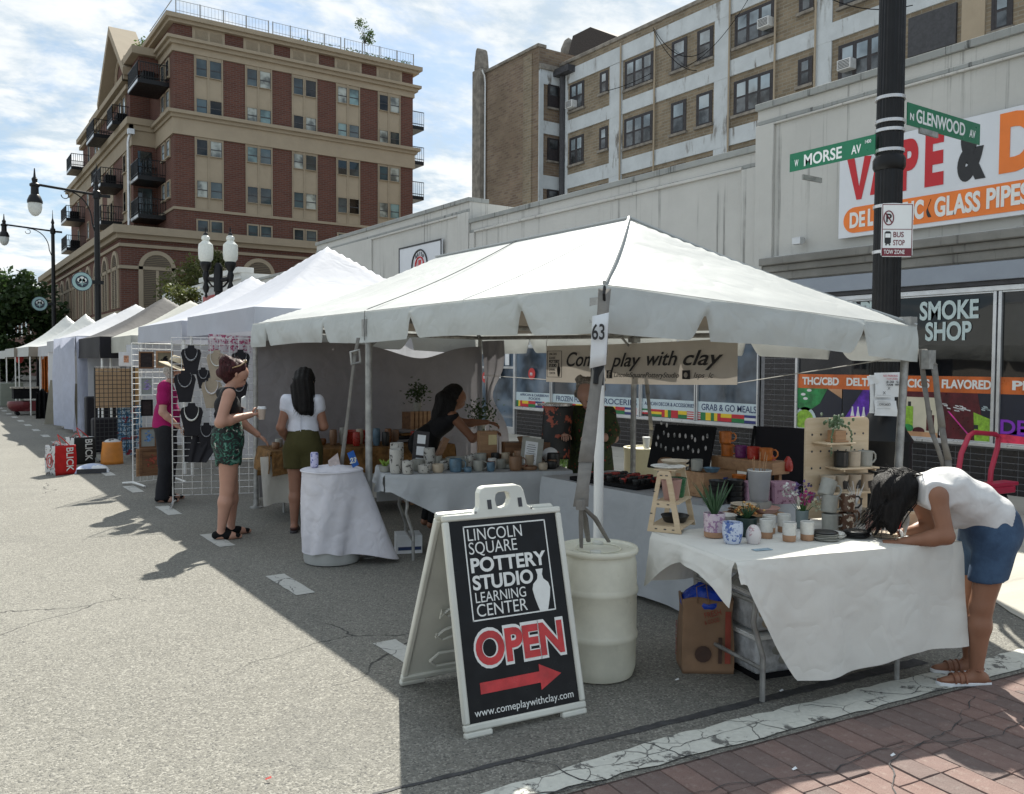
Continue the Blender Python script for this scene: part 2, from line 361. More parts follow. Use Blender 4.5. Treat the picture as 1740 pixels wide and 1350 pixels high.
cc = _mix(nt, _ramp(nt, _noise(nt, 190, 3, .7), .56, .7, 0, .5), cc, (.05, .035, .03))
oi = N.new('ShaderNodeObjectInfo'); hs = N.new('ShaderNodeHueSaturation'); L.new(cc, hs.inputs['Color'])
L.new(_math(nt, 'ADD', _math(nt, 'MULTIPLY', oi.outputs['Random'], .4), .8), hs.inputs['Value'])
L.new(_math(nt, 'ADD', _math(nt, 'MULTIPLY', oi.outputs['Random'], .35), .75), hs.inputs['Saturation'])
L.new(hs.outputs[0], b.inputs['Base Color']); b.inputs['Roughness'].default_value = .85; b.inputs['Specular IOR Level'].default_value = .3
_bump(nt, b, _math(nt, 'ADD', _noise(nt, 24, 7, .7), _math(nt, 'MULTIPLY', _noise(nt, 160, 3), .5)), .6, .008)
M['joint'] = pm('joint_sand', (.05, .032, .028), .95, .3, 30, .5, 150)

mb = MB(); mb.add([(-400, -60, 0), (1200, -60, 0), (1200, 1600, 0), (-400, 1600, 0)], [(0, 1, 2, 3)])
mb.build('road', M['asphalt'], kind='structure')
# parking lane dashes, along x = 2.24
for k in range(24):
    y = 4.28+k*1.925
    mb = MB(); W = .072; Ln = .33
    P = []
    for i in range(9): P.append((2.24-W+rnd.uniform(-.004, .004), y-Ln+2*Ln*i/8, .004))
    for i in range(9): P.append((2.24+W+rnd.uniform(-.004, .004), y+Ln-2*Ln*i/8, .004))
    mb.add(P, [tuple(range(18))[::-1]])
    tag(mb.build('lane_marking', M['road_paint']), (['white lane dash just behind the sandwich board', 'white lane dash on the asphalt before the cloth covered barrel', 'white lane dash beside the feet of the woman with the cup', 'white lane dash under the foot of the silver wire rack', 'white lane dash beside the rack of framed pictures', 'white lane dash touching the pale flat bag'][k] if k < 6 else ORD[k]+' dash of the parking lane line counted from the sandwich board'), 'road marking', 'white dashes of the parking lane line')
# worn crosswalk edge line, tar seam, stamped brick crossing
def edge_y(x): return 2.66-.062*(x-1.0)-.016*(x-2.6)**2*.0
def band(name, mat, x0, x1, lo, hi, z, n=60, jit=.01, kind='structure', label=None, cat=None):
    mb = MB(); A = []; B = []
    for i in range(n+1):
        x = x0+(x1-x0)*i/n; A.append((x, lo(x)+rnd.uniform(-jit, jit), z)); B.append((x, hi(x)+rnd.uniform(-jit, jit), z))
    mb.add(A+B, [(i, i+1, n+2+i, n+1+i) for i in range(n)])
    o = mb.build(name, mat, kind=kind if not label else None)
    if label: tag(o, label, cat)
    return o
ey = lambda x: 2.56-.112*(x-2.12)                     # brick edge of the crossing
band('crosswalk_line', M['old_paint'], 1.55, 6.6, lambda x: ey(x)+.03, lambda x: ey(x)+.03+min(.2, .07+.08*(x-1.2)), .006, jit=.012,
     label='worn cracked white line along the edge of the brick crossing', cat='road marking')
band('tar_seam', M['tar'], 1.4, 4.6, lambda x: ey(x)+.33, lambda x: ey(x)+.33+.02+.022*max(0, x-1.6), .003, jit=.006,
     label='dark tar seam in the asphalt beside the sandwich board', cat='tar seam')
# pavers: one object per stamped brick, rows along the crossing
cross = tag(MB().add([(0.2, ey(.2), .002), (9, ey(9), .002), (9, -3, .002), (.2, -3, .002)], [(0, 3, 2, 1)]).build('brick_crossing', M['joint']), kind='structure')
ud = Vector((1, -.112, 0)).normalized(); vd = Vector((-.112, -1, 0)).normalized()   # along / away from the edge (towards camera)
def paver_mesh(w, h, seed):
    r_ = random.Random(seed); g = .002; mb = MB(); top = []; e = .003
    pts = [(g, g), (w*.5, g), (w-g, g), (w-g, h*.5), (w-g, h-g), (w*.5, h-g), (g, h-g), (g, h*.5)]
    pts = [(x+r_.uniform(-.0025, .0025), y+r_.uniform(-.0025, .0025)) for x, y in pts]
    cx, cy = w/2, h/2; tz = r_.uniform(-.0015, .002)
    low = [(*(ud*x+vd*y)[:2], .001) for x, y in pts]
    up = [(*(ud*(x+(cx-x)*e/w*2)+vd*(y+(cy-y)*e/h*2))[:2], .0065+tz) for x, y in pts]
    mid = [(*(ud*cx+vd*cy)[:2], .009+tz)]
    mb.add(low+up+mid, [(i, (i+1) % 8, 8+(i+1) % 8, 8+i) for i in range(8)]+[(8+i, 8+(i+1) % 8, 16) for i in range(8)])
    return mb.mesh('paver', M['paver'], 30)
PW, PH = .125, .27
pms = [paver_mesh(PW, PH, s) for s in range(12)]; pmsq = [paver_mesh(PH, PW, s+50) for s in range(6)]
far = MB(); cnt = 0
for r_i in range(9):
    for c_i in range(-4, 42):
        o_ = Vector((1.7, ey(1.7), 0))+ud*(c_i*PW)+vd*(r_i*PH+.02-(.5*PH if (c_i*7//3) % 2 and r_i else 0))
        d = o_.x*Fw.x+o_.y*Fw.y; px = (o_.x*Rt.x+o_.y*Rt.y)/max(d, .01)
        if d < 2.2 or px > .66 or px < -.35 or r_i*PH > 2.: continue
        if cnt < 300:
            ob = inst('paver', rnd.choice(pms), cross, o_+Vector((0, 0, .002))); ob.rotation_euler = (0, 0, rnd.uniform(-.012, .012)); cnt += 1
            cross['label'] = 'dark red stamped brick crossing in the foreground'
        else:
            far.box(o_+ud*PW/2+vd*PH/2+Vector((0, 0, .005)), (PW-.01, PH-.01, .009), math.atan2(ud.y, ud.x))
if far.f: far.build('pavers_beyond', M['paver'], cross, kind='stuff')
# hairline cracks running over the crossing and the asphalt (dark thin ribbons)
def crack(pts, w, z=.012, seed=1):
    r_ = random.Random(seed); P = [Vector((*p, 0)) for p in pts]; Q = []
    for a, b_ in zip(P[:-1], P[1:]):
        n = max(2, int((b_-a).length/.04))
        for i in range(n): Q.append(a.lerp(b_, i/n)+Vector((r_.uniform(-.012, .012), r_.uniform(-.012, .012), 0)))
    Q.append(P[-1]); mb = MB(); k = len(Q); vs = []
    for i, q in enumerate(Q):
        d = (Q[min(i+1, k-1)]-Q[max(i-1, 0)]).normalized(); n_ = Vector((-d.y, d.x, 0)); ww = w*r_.uniform(.3, 1.)
        vs += [q+n_*ww+Vector((0, 0, z)), q-n_*ww+Vector((0, 0, z))]
    mb.add(vs, [(2*i, 2*i+1, 2*i+3, 2*i+2) for i in range(k-1)])
    return mb
ck = MB()
for pts, w_, z_ in (([(2.0, 2.35), (2.6, 2.25), (3.0, 2.1), (3.35, 2.12), (3.9, 1.9), (4.5, 1.95)], .0035, .0145), ([(2.9, 1.75), (3.3, 2.03), (3.8, 2.05), (4.3, 2.2)], .003, .0145),
                 ([(.95, 3.05), (1.15, 2.85), (1.45, 2.75), (1.75, 2.62), (1.95, 2.66)], .0025, .0025), ([(.35, 3.05), (.6, 2.95), (.9, 2.93), (1.2, 2.7), (1.3, 2.5)], .0025, .0025),
                 ([(2.02, 2.93), (2.12, 2.78), (2.13, 2.62), (2.2, 2.52)], .005, .0075), ([(2.45, 2.86), (2.6, 2.7), (2.62, 2.55), (2.66, 2.48)], .006, .0075), ([(2.3, 2.65), (2.6, 2.62), (2.9, 2.62), (3.2, 2.6)], .002, .0075),
                 ([(3.0, 2.75), (3.15, 2.6), (3.2, 2.46)], .003, .0075), ([(3.5, 2.62), (3.62, 2.5), (3.6, 2.42)], .003, .0075), ([(3.9, 2.58), (4.0, 2.45), (4.2, 2.36)], .003, .0075), ([(1.7, 2.72), (1.95, 2.62), (2.2, 2.55)], .005, .0075)):
    c_ = crack(pts, w_, z_, len(ck.v)); ck.add(c_.v, c_.f)
tag(ck.build('surface_crack', M['tar']), 'fine dark cracks wandering over the crossing and the asphalt', 'crack', kind='stuff')
# pavement with kerb: slabs are parts
KX = 6.95
pav = T('pavement', 'concrete pavement along the shop fronts', None, (KX, 0, 0)); pav['kind'] = 'structure'
mb = MB((KX, 0, 0)); mb.bx(KX+.02, 4.3, -.02, 10.6, 60, .125); mb.build('paving_bed', M['joint'], pav)
slab = {}
k = 0
for i, x in enumerate((KX+.16, KX+.16+1.12, KX+.16+2.24)):
    for j in range(36):
        y = 4.3+j*1.5; wx = 1.12 if i < 2 else 10.6-x
        key = round(wx, 2)
        if key not in slab: slab[key] = MB().bx(.006, .006, 0, wx-.006, 1.494, .03).mesh('slab', M['concrete'], 30)
        inst('slab', slab[key], pav, (x-KX, y, .12+rnd.uniform(-.002, .002)))
for j in range(20):
    mb = MB((KX, 0, 0)).bx(KX, 4.3+j*2.8, 0, KX+.15, 4.3+(j+1)*2.8-.012, .148); mb.build('kerb_stone', M['kerb'], pav, bevel=.012)
# flared concrete apron where the kerb runs out at the corner
mb = MB((KX, 0, 0))
def apron(u, v):
    y = 4.3-2.9*v; xb = 6.95-.0*v if v < .0 else 6.95-.95*min(1, v/.5)**1.5-1.1*max(0, v-.5)/.5; x = xb+(10.6-xb)*u**1.5; d = x-xb; q = min(1, d/.75); return (x, y, .006+.137*q*q*(3-2*q)*(1-.75*max(0, v-.35)))
mb.grid(apron, 30, 26); mb.build('corner_apron', M['concrete'], pav, smooth=180)
# grass strip in the pavement
gm = pm('grass', (.09, .16, .03), .8, .5, 30, 0, 10, rand=0)
mb = MB()
for i in range(2600):
    x = rnd.uniform(7.6, 8.5); y = rnd.uniform(9.8, 12.8); h = rnd.uniform(.05, .16); a = rnd.uniform(0, PI*2); b_ = rnd.uniform(-.05, .05)
    c, s = math.cos(a)*.006, math.sin(a)*.006
    mb.add([(x-c, y-s, .15), (x+c, y+s, .15), (x+b_, y+b_*.6, .15+h)], [(0, 1, 2)])
tag(mb.build('grass', gm, smooth=0), 'patch of bright green grass growing in the pavement', 'grass', kind='stuff')

# ------------------------------------------------------------------ grey shop building (facade plane x = 10.5)
FX = 10.5
M['grey_wall'] = wallmat('grey_render', (.50, .495, .47), (.08, .08, .075), .6, .16, 8., .85, .12, .05)
M['grey_dirty'] = wallmat('grey_coping', (.30, .31, .30), (.03, .03, .03), 1., .5, 9., .9, .45, .12)
M['cornice'] = wallmat('weathered_cornice', (.22, .215, .2), (.05, .05, .045), .9, .4, 6., .9, .6, .2)
M['header'] = pm('blue_grey_header', (.26, .29, .34), .55, .06, 2, .1, 30)
gb = T('shop_building', 'long low grey rendered shop building with stepped parapets behind the tents', 'building', (FX, 5, 0))
O = (FX, 5, 0)
# wall bodies (right, middle, left), each with a recessed panel built as raised border strips
def seg(y0, y1, zt, xo=0., panel=None, zb=2.66):
    mb = MB(O); mb.bx(FX+xo, y0, zb, FX+12, y1, zt-.1); mb.build('wall', M['grey_wall'], gb)
    mb = MB(O); mb.bx(FX+xo-.05, y0-.02, zt-.1, FX+.5, y1+.02, zt); mb.bx(FX+xo-.02, y0, zt-.32, FX+xo, y1, zt-.26); mb.build('coping', M['grey_dirty'], gb, bevel=.012)
    if panel:
        a, b_, c, d = panel; t = .05; mb = MB(O)     # raised frame around the panel
        mb.bx(FX+xo-t, y0, c-.3 if c-.3 > zb else zb, FX+xo, a, zt-.33); mb.bx(FX+xo-t, b_, c-.3 if c-.3 > zb else zb, FX+xo, y1, zt-.33)
        mb.bx(FX+xo-t, a, d, FX+xo, b_, zt-.33); mb.bx(FX+xo-t, a, c-.3 if c-.3 > zb else zb, FX+xo, b_, c)
        mb.build('panel_frame', M['grey_wall'], gb, bevel=.008)
seg(1.0, 8.8, 5.56, -.04, (1.4, 8.47, 3.26, 5.2))
seg(8.82, 17.1, 4.98, 0, (9.1, 16.9, 2.9, 4.7))
seg(17.12, 26.45, 5.48, -.02, (17.6, 22.3, 2.9, 5.1))
seg(26.47, 34.3, 4.82, 0, None)
mb = MB(O); mb.bx(FX-.16, 1, 3.02, FX-.09, 8.6, 3.12); mb.bx(FX-.22, 1, 3.12, FX-.09, 8.6, 3.23); mb.bx(FX-.12, 1, 2.9, FX-.09, 8.6, 3.02)
mb.build('cornice', M['cornice'], gb, bevel=.015)
mb = MB(O); mb.bx(FX-.14, 1, 2.665, FX-.05, 8.6, 2.88); mb.build('fascia_board', M['header'], gb, bevel=.006)
mb = MB(O); mb.bx(FX-.1, 1, 2.61, FX-.02, 8.6, 2.66); mb.build('fascia_dark_strip', M['dark'], gb)  # dark grey strip between fascia board and window rail
mb = MB(O); mb.bx(FX-.08, 1, 2.54, FX-.03, 8.05, 2.605); mb.bx(FX-.09, 1, .70, FX-.03, 8.05, .745); mb.build('window_rail', M['alu'], gb, bevel=.006)
mb = MB(O); mb.bx(FX-.06, 8.7, 2.05, FX-.0, 17, 2.66); mb.build('sign_band', M['grey_wall'], gb)
mb = MB(O); mb.bx(FX-.09, 8.68, .69, FX-.02, 15.2, .735); mb.bx(FX-.08, 8.68, 2.0, FX-.02, 17, 2.05); mb.build('window_rail', M['alu'], gb, bevel=.006)
# dark glazed tiles: plinth and pier; 300 nearest as parts
M['tile'] = pm('dark_glazed_tile', (.014, .013, .016), .3, .1, 2, .0, 30, rand=.12)
M['grout'] = pm('grout', (.2, .2, .21), .9, .15, 30, .1, 80)
mb = MB(O); mb.bx(FX-.02, 1, .1, FX+.3, 8.05, .70); mb.bx(FX-.02, 8.05, .1, FX+.3, 8.68, 2.66); mb.bx(FX-.02, 8.68, .1, FX+.3, 15.2, .69)
tl = mb.build('tile_backing', M['grout'], gb)
TW, TH = .185, .077
tm = MB().bx(-.004, .004, .004, 0, TW-.004, TH-.004).mesh('wall_tile', M['tile'], 30)
rest = MB(O); cnt = 0
def tiles(y0, y1, z0, z1):
    global cnt
    nr = int((z1-z0)/TH)
    for c_i in range(int((y1-y0)/TW)+1):
        for r_i in range(nr):
            y = y0+c_i*TW; z = z0+r_i*TH
            if y+TW > y1+.01: continue
            if cnt < 300: inst('wall_tile', tm, tl, (-.02, y-5, z)); cnt += 1
            else: rest.bx(FX-.024, y+.004, z+.004, FX-.02, y+TW-.004, z+TH-.004)
tiles(4.2, 8.05, .14, .70); tiles(8.06, 8.68, .14, 2.6); tiles(8.70, 15.2, .14, .69)
rest.build('wall_tiles_beyond', M['tile'], gb, kind='stuff')
# shop windows
M['glass'] = glassmat('shop_glass', (.006, .007, .009), .03, 1.5)
M['glass_blue'] = glassmat('shop_glass_interior', (.055, .075, .10), .06, 1.55, .6, 1.5)
def shopwin(y0, y1, z0, z1, mat, mull=.04, x=FX):
    f = MB(O).bx(x-.07, y0, z0, x-.02, y0+mull, z1).bx(x-.07, y1-mull, z0, x-.02, y1, z1).bx(x-.065, y0+mull, z1-.02, x-.02, y1-mull, z1).bx(x-.065, y0+mull, z0, x-.02, y1-mull, z0+.015).build('window_frame', M['alu'], gb, bevel=.004)
    MB(O).bx(x-.03, y0+mull, z0, x-.01, y1-mull, z1).build('window_pane', mat, f)
    return f
for a, b_ in ((1.2, 3.2), (3.2, 5.19), (5.21, 8.03)): shopwin(a, b_, .745, 2.54, M['glass'])
for a, b_ in ((8.70, 9.96), (9.98, 11.28), (11.3, 12.58), (12.6, 13.9), (13.92, 15.2)): shopwin(a, b_, .735, 2.0, M['glass_blue'], .025)
# doorway with two leaves between y 15.2 and 17
for a, b_ in ((15.22, 16.15), (16.17, 17.05)):
    d = MB(O).bx(FX-.05, a, .15, FX-.01, a+.06, 2.0).bx(FX-.05, b_-.06, .15, FX-.01, b_, 2.0).bx(FX-.05, a+.06, .15, FX-.01, b_-.06, .3).bx(FX-.05, a+.06, 1.55, FX-.01, b_-.06, 1.6).build('door', M['alu'], gb, bevel=.005)
    MB(O).bx(FX-.03, a+.06, .3, FX-.02, b_-.06, 1.55).bx(FX-.03, a+.06, 1.6, FX-.02, b_-.06, 2.0).build('door_pane', M['glass_blue'], d)
red = pm('red_sign', (.5, .03, .03), .4, .05, 5, 0); 
paper = pm('white_paper', (.7, .72, .74), .7, .05, 8, .05, 40)
ink = pm('black_ink', (.015, .015, .017), .5, .1, 8, 0)
for y_, z_ in ((16.35, 1.35), (14.55, 1.45)):
    o = MB().lathe([(0.001, 0), (.12, 0), (.12, .006), (.001, .006)], n=24, ax=Matrix(((0, 0, -1), (0, 1, 0), (1, 0, 0)))).build('window_sticker', red, gb, loc=(-.075, y_-5, z_))
    text('m', 'lettering', paper, gb, (-.085, y_-5+.05, z_-.03), (0, -1, 0), (0, 0, 1), .08, off=.02)
for y_, z_, w_, h_ in ((15.8, 1.5, .2, .32), (18., 1.6, .5, .5), (19., 1.6, .6, .5), (20.6, 1.65, .9, .5), (15.45, 1.75, .15, .25), (22, 1.6, .8, .5)):
    MB(O).bx(FX-.09, y_-w_/2, z_-h_/2, FX-.085, y_+w_/2, z_+h_/2).build('window_notice', paper, gb)
for a in (17.3, 18.8, 20.3, 21.8, 23.3, 24.8): shopwin(a, a+1.48, .735, 2.4, M['glass_blue'], .03)
MB(O).bx(FX-.02, 17.1, .1, FX+.3, 34, .735).bx(FX-.02, 17.1, 2.4, FX+.3, 34, 2.7).bx(FX-.02, 26.3, .7, FX+.3, 34, 2.4).build('plinth_beyond', M['grey_wall'], gb)
# inside wall behind glass, so that nothing looks through the building
MB(O).bx(FX+.31, 1, .1, FX+11.9, 34.2, 2.65).build('core', M['dark'], gb)
# the further white shop front with a red signboard
wb = T('white_shopfront', 'small white shop front with red and orange signboard beyond the twin lamp', 'building', (FX, 35, 0)); O2 = (FX, 35, 0)
wm_ = wallmat('white_render', (.6, .61, .6), (.2, .2, .2), .3)
MB(O2).bx(FX, 34.42, 0, FX+9, 48, 5.2).build('wall', wm_, wb); MB(O2).bx(FX-.15, 34.4, 5.2, FX+.5, 40.2, 5.42).bx(FX-.1, 34.4, 4.95, FX, 40.2, 5.05).build('coping', wm_, wb, bevel=.02)
sb = MB(O2).bx(FX-.12, 34.9, 3.3, FX-.02, 39.6, 4.55).build('signboard', red, wb); org = pm('orange_paint', (.75, .25, .02), .45, .1, 5, 0)
text('HALAL MEATS', 'lettering', pm('yellow_letter', (.85, .55, .05), .5, .05, 5, 0), wb, (-.13, 4.3, 3.55), (0, -1, 0), (0, 0, 1), .55, width=4.0, off=.02)

# --- fascia sign "VAPE & D..." on the right wall
sx = FX-.115
fs = T('shop_sign', 'big white board reading VAPE & D in red, black and orange over the smoke shop', 'sign', (sx, 5.5, 4))
OS = (sx, 5.5, 4)
MB(OS).bx(sx-.02, 3.3, 3.38, sx+.02, 7.31, 4.62).build('sign_board', pm('sign_white', (.66, .68, .72), .4, .03, 2, .03, 20), fs, bevel=.004)
c_red = pm('sign_red', (.50, .008, .015), .4, .05, 5, 0); c_org = pm('sign_orange', (.80, .19, .02), .4, .06, 3, 0); c_blk = ink
bp = [(sx-.026, 7.05, 3.43)]
arc = [(7.06+.17*math.cos(t), 3.605+.17*math.sin(t)) for t in [-PI/2+PI*i/14 for i in range(15)]]
pts = [(3.3, 3.43)]+[(y, z) for y, z in arc]+[(3.3, 3.775)]
MB(OS).prism([(sx-.021, y, z) for y, z in pts], (-.005, 0, 0)).build('orange_strip', c_org, fs)
def st(s, y, z, h, wd, m_, off=.03, nm='lettering', par=None, xx=None, org=None, **k):
    org = org or OS; par = par or fs; xx = sx-.022 if xx is None else xx
    return text(s, nm, m_, par, Vector((xx, y, z))-Vector(org), (0, -1, 0), (0, 0, 1), h, width=wd, off=off, **k)
# hand-cut condensed capitals as polygons: heights differ like the painted board
def poly(pts, m_, y0, z0, w, h, name='lettering', par=None, xx=None, org=None, d=-.004):
    org = org or OS; par = par or fs; xx = sx-.022 if xx is None else xx
    return MB(org).prism([(xx, y0-w*a, z0+h*b_) for a, b_ in pts], (d, 0, 0)).build(name, m_, par, smooth=0)
poly([(0, 1), (.3, 1), (.52, .3), (.72, 1), (1, .97), (.62, 0), (.42, 0)], c_red, 7.19, 3.87, .36, .56)
poly([(.3, 1), (.7, 1), (1, 0), (.74, 0), (.66, .26), (.34, .26), (.26, 0), (0, 0)], c_red, 6.84, 3.9, .34, .58)
st('P', 6.42, 3.92, .57, .24, c_red, .05); st('E', 6.09, 3.92, .60, .24, c_red, .05)
st('&', 5.68, 3.92, .58, .34, c_blk, .06); st('D', 5.19, 3.93, .60, .42, c_org, .055)
cw_ = pm('letter_white', (.75, .75, .73), .45, .03, 5, 0)
st('DE', 7.13, 3.51, .19, .23, cw_, .035, xx=sx-.028); st('L', 6.86, 3.51, .2, .08, cw_, .05, xx=sx-.028)
st('THC', 6.45, 3.51, .21, .36, cw_, .05, xx=sx-.028); st('GLASS', 5.95, 3.5, .22, .56, cw_, .035, xx=sx-.028); st('PIPES', 5.32, 3.51, .22, .48, cw_, .035, xx=sx-.028)
MB(OS).prism([(sx-.028, 6.03+.025*math.sin(i*.7)*(1 if i < 8 else 1)+(-.018 if i > 7 else .0), 3.5+.22*(i/7 if i < 8 else (15-i)/7)) for i in range(16)], (-.003, 0, 0)).build('flame_mark', c_blk, fs, smooth=0)
# small wall light left of the board
wl = T('wall_light', 'small grey flood light on the blank wall left of the big board', 'light', (FX-.13, 7.93, 3.42))
MB().bx(-.02, -.05, -.02, .04, .05, .05).bx(-.1, -.07, -.05, -.02, .07, .05).build('housing', M['alu'], wl, bevel=.006)
# round asian restaurant board
ab = T('round_logo_board', 'white board with a round red and black restaurant logo high on the grey wall', 'sign', (FX-.1, 19.3, 4.1)); OA = (FX-.1, 19.3, 4.1)
xb = FX-.1
MB(OA).bx(xb-.02, 18.25, 3.6, xb+.02, 20.5, 4.66).build('sign_board', pm('sign_white2', (.6, .62, .66), .4, .03, 2, .03, 20), ab)
MB(OA).bx(xb-.03, 18.25, 4.62, xb-.02, 20.5, 4.66).bx(xb-.03, 20.46, 3.6, xb-.02, 20.5, 4.62).bx(xb-.03, 18.25, 3.6, xb-.02, 18.29, 4.62).build('border', ink, ab)
AX = Matrix(((0, 0, -1), (0, -1, 0), (-1, 0, 0)))
MB().tube([(-.03, .05+.40*math.cos(t), .0+.40*math.sin(t)) for t in [2*PI*i/40 for i in range(40)]], .022, 6, closed=True).build('logo_ring', ink, ab)
MB().tube([(-.03, .05+.22*math.cos(t), .0+.22*math.sin(t)) for t in [2*PI*i/30 for i in range(30)]], .02, 6, closed=True).build('logo_ring', c_red, ab)
for i, ch in enumerate('ASIAN'):
    t = math.radians(130-i*20); text(ch, 'lettering', ink, ab, (-.025, .05+.28*math.cos(t)*1.0, .26*math.sin(t)), (0, -math.sin(t), math.cos(t)*-1) if 0 else (0, -1, 0), (0, 0, 1), .09, off=.02, align='CENTER')
MB().bx(-.028, -.02, -.15, -.022, .12, .15).bx(-.028, .18, -.12, -.022, .2, .12).bx(-.028, -.12, -.12, -.022, -.1, .12).build('logo_mark', c_red, ab)
# ------------------------------------------------------------------ smoke shop window graphics (flat prints on the panes)
XP = FX-.036
wg = T('window_graphics', 'orange banded vape adverts and SMOKE SHOP lettering in the dark shop window', 'window advert', (XP, 5.5, .7)); OW = (XP, 5.5, .7)
def wp(pts, m_, d=0, name='print'):
    return MB(OW).prism([(XP-d, y, z) for y, z in pts], (-.002, 0, 0)).build(name, m_, wg, smooth=0)
def rect(y0, y1, z0, z1): return [(y0, z0), (y1, z0), (y1, z1), (y0, z1)]
def disc(cy, cz, r, n=24, ry=None): return [(cy+(ry or r)*math.cos(2*PI*i/n), cz+r*math.sin(2*PI*i/n)) for i in range(n)]
flat = lambda n, c, v=.1, s=3: pm(n, c, .35, v, s, 0)
g_orange = flat('ad_orange', (.55, .12, .02), .3); g_navy = flat('ad_navy', (.012, .015, .03)); g_green = flat('ad_leaf', (.02, .22, .06), .4, 9)
g_lime = flat('ad_lime', (.25, .45, .04), .3, 20); g_lgrey = flat('ad_pale', (.5, .6, .62)); g_purple = flat('ad_purple', (.10, .02, .35), .5, 6); g_pink = flat('ad_pink', (.7, .05, .35), .4, 8)
g_white = flat('ad_white', (.7, .7, .7)); g_dred = flat('ad_darkred', (.08, .006, .012), .4, 8); g_yell = flat('ad_yellow', (.7, .5, .03)); g_peach = flat('ad_peach', (.55, .3, .16), .3); g_skin = flat('ad_cream', (.6, .55, .42))
for a, b_ in ((5.22, 7.99), (1.3, 5.17)): wp(rect(a, b_, 1.33, 1.53), g_orange, 0, 'print')
pan = [(7.27, 7.99), (6.78, 7.25), (5.90, 6.76), (5.24, 5.88), (3.3, 5.15)]
wp(rect(pan[0][0], pan[0][1], .76, 1.33), g_navy); wp([(7.99, 1.33), (7.50, 1.33), (7.62, 1.12), (7.85, .98), (7.99, 1.05)], g_green, .003); wp([(7.5, 1.33), (7.27, 1.33), (7.27, 1.2)], g_peach, .003)
wp(disc(7.86, .88, .18), g_lgrey, .003); wp(disc(7.87, .87, .15), g_lime, .006)
for a, b_ in ((7.9, 1.24), (7.86, 1.18), (7.8, 1.3)): wp(disc(a, b_, .02, 12, .04), g_white, .006)
wp(rect(pan[1][0], pan[1][1], .76, 1.33), g_purple); wp([(7.25, 1.33), (6.95, 1.33), (7.25, .9)], g_navy, .003)
for i in range(3):
    y_ = 7.1-i*.085; wp(rect(y_-.027, y_+.027, .86, .99), g_pink, .003); wp([(y_-.03, .97), (y_+.03, .97), (y_+.012, 1.05), (y_+.01, 1.1), (y_-.01, 1.1), (y_-.012, 1.05)], g_white, .005)
wp(rect(pan[2][0], pan[2][1], .76, 1.33), g_skin); wp(rect(pan[2][0], pan[2][1], 1.26, 1.33), g_dred, .002)
for y_, h_, m_ in ((6.6, .28, g_white), (6.42, .36, g_green), (6.28, .3, g_lime), (6.0, .2, g_dred), (6.62, .16, g_yell)):
    wp(rect(y_-.05, y_+.05, .84, .84+h_), m_, .003); wp(rect(y_-.02, y_+.02, .84+h_, .9+h_), ink, .003)
for y_, z_, m_ in ((6.55, .86, g_yell), (6.45, .85, g_lime), (6.3, .86, g_green), (6.4, .8, g_orange), (6.15, .83, g_dred), (6.65, .9, g_yell)): wp(disc(y_, z_, .05, 16, .08), m_, .006)
wp(rect(5.90, 6.76, .76, .82), g_peach, .007)
wp(rect(pan[3][0], pan[3][1], .76, 1.33), g_navy)
wp([(5.88, .76), (5.30, .76), (5.42, 1.33), (5.88, 1.33)], g_dred, .002); wp([(5.44, .76), (5.24, .76), (5.24, 1.02), (5.46, 1.1)], g_lime, .004)
for cy, cz, nn in ((5.8, 1.16, 5), (5.6, 1.14, 12), (5.33, 1.16, 7)):
    for i in range(nn):
        a = rnd.uniform(-.09, .09); b_ = rnd.uniform(-.035, .035); c_ = cy+a*(.6 if nn < 10 else 1)
        wp([(c_-.025, cz+b_-.008), (c_+.02, cz+b_), (c_+.025, cz+b_+.012), (c_-.02, cz+b_+.006)], g_white if cy > 5.4 else g_lgrey, .006)
wp([(5.76, 1.1), (5.78, 1.1), (5.5, .8), (5.48, .8)], g_pink, .006); wp([(5.88, .9), (5.84, .86), (5.8, .9), (5.82, .8), (5.84, .77), (5.88, .8)], g_white, .006)
wp(rect(5.41, 5.44, .77, .9), g_lime, .008); wp(rect(5.40, 5.45, .9, .95), ink, .008)
wp(rect(pan[4][0], pan[4][1], .76, 1.33), g_navy); wp([(5.15, .76), (3.3, .76), (3.3, .86), (5.15, .86)], flat('ad_magenta', (.6, .03, .08), .5, 6), .003)
wp([(5.05, .86), (4.8, .84), (4.55, 1.28), (4.3, 1.3), (4.2, .9)], g_purple, .004)
for w_ in (.0,): text('DE', 'print', flat('ad_violet', (.25, .03, .5)), wg, Vector((XP-.006, 5.14, .87))-Vector(OW), (0, -1, 0), (0, 0, 1), .16, width=.3, off=.02)
dg = lambda s, y, w_, z=1.385, h=.10: st(s, y, z, h, w_, cw_, .035, 'print', wg, XP-.003, OW)
dg('THC/CBD', 7.92, .60); dg('DELTA', 7.20, .42); dg('E CIGS', 6.42, .40); dg('FLAVORED', 5.86, .6); dg('PIPES', 5.02, .5)
smoke = pm('vinyl_letter', (.50, .60, .60), .4, .08, 20, 0)
st('SMOKE', 6.17, 2.24, .215, .74, smoke, .03, 'print', wg, XP-.003, OW); st('SHOP', 6.09, 1.98, .215, .58, smoke, .03, 'print', wg, XP-.003, OW)
st('VAPE', 7.35, 2.3, .2, .6, smoke, .05, 'print', wg, XP-.003, OW)

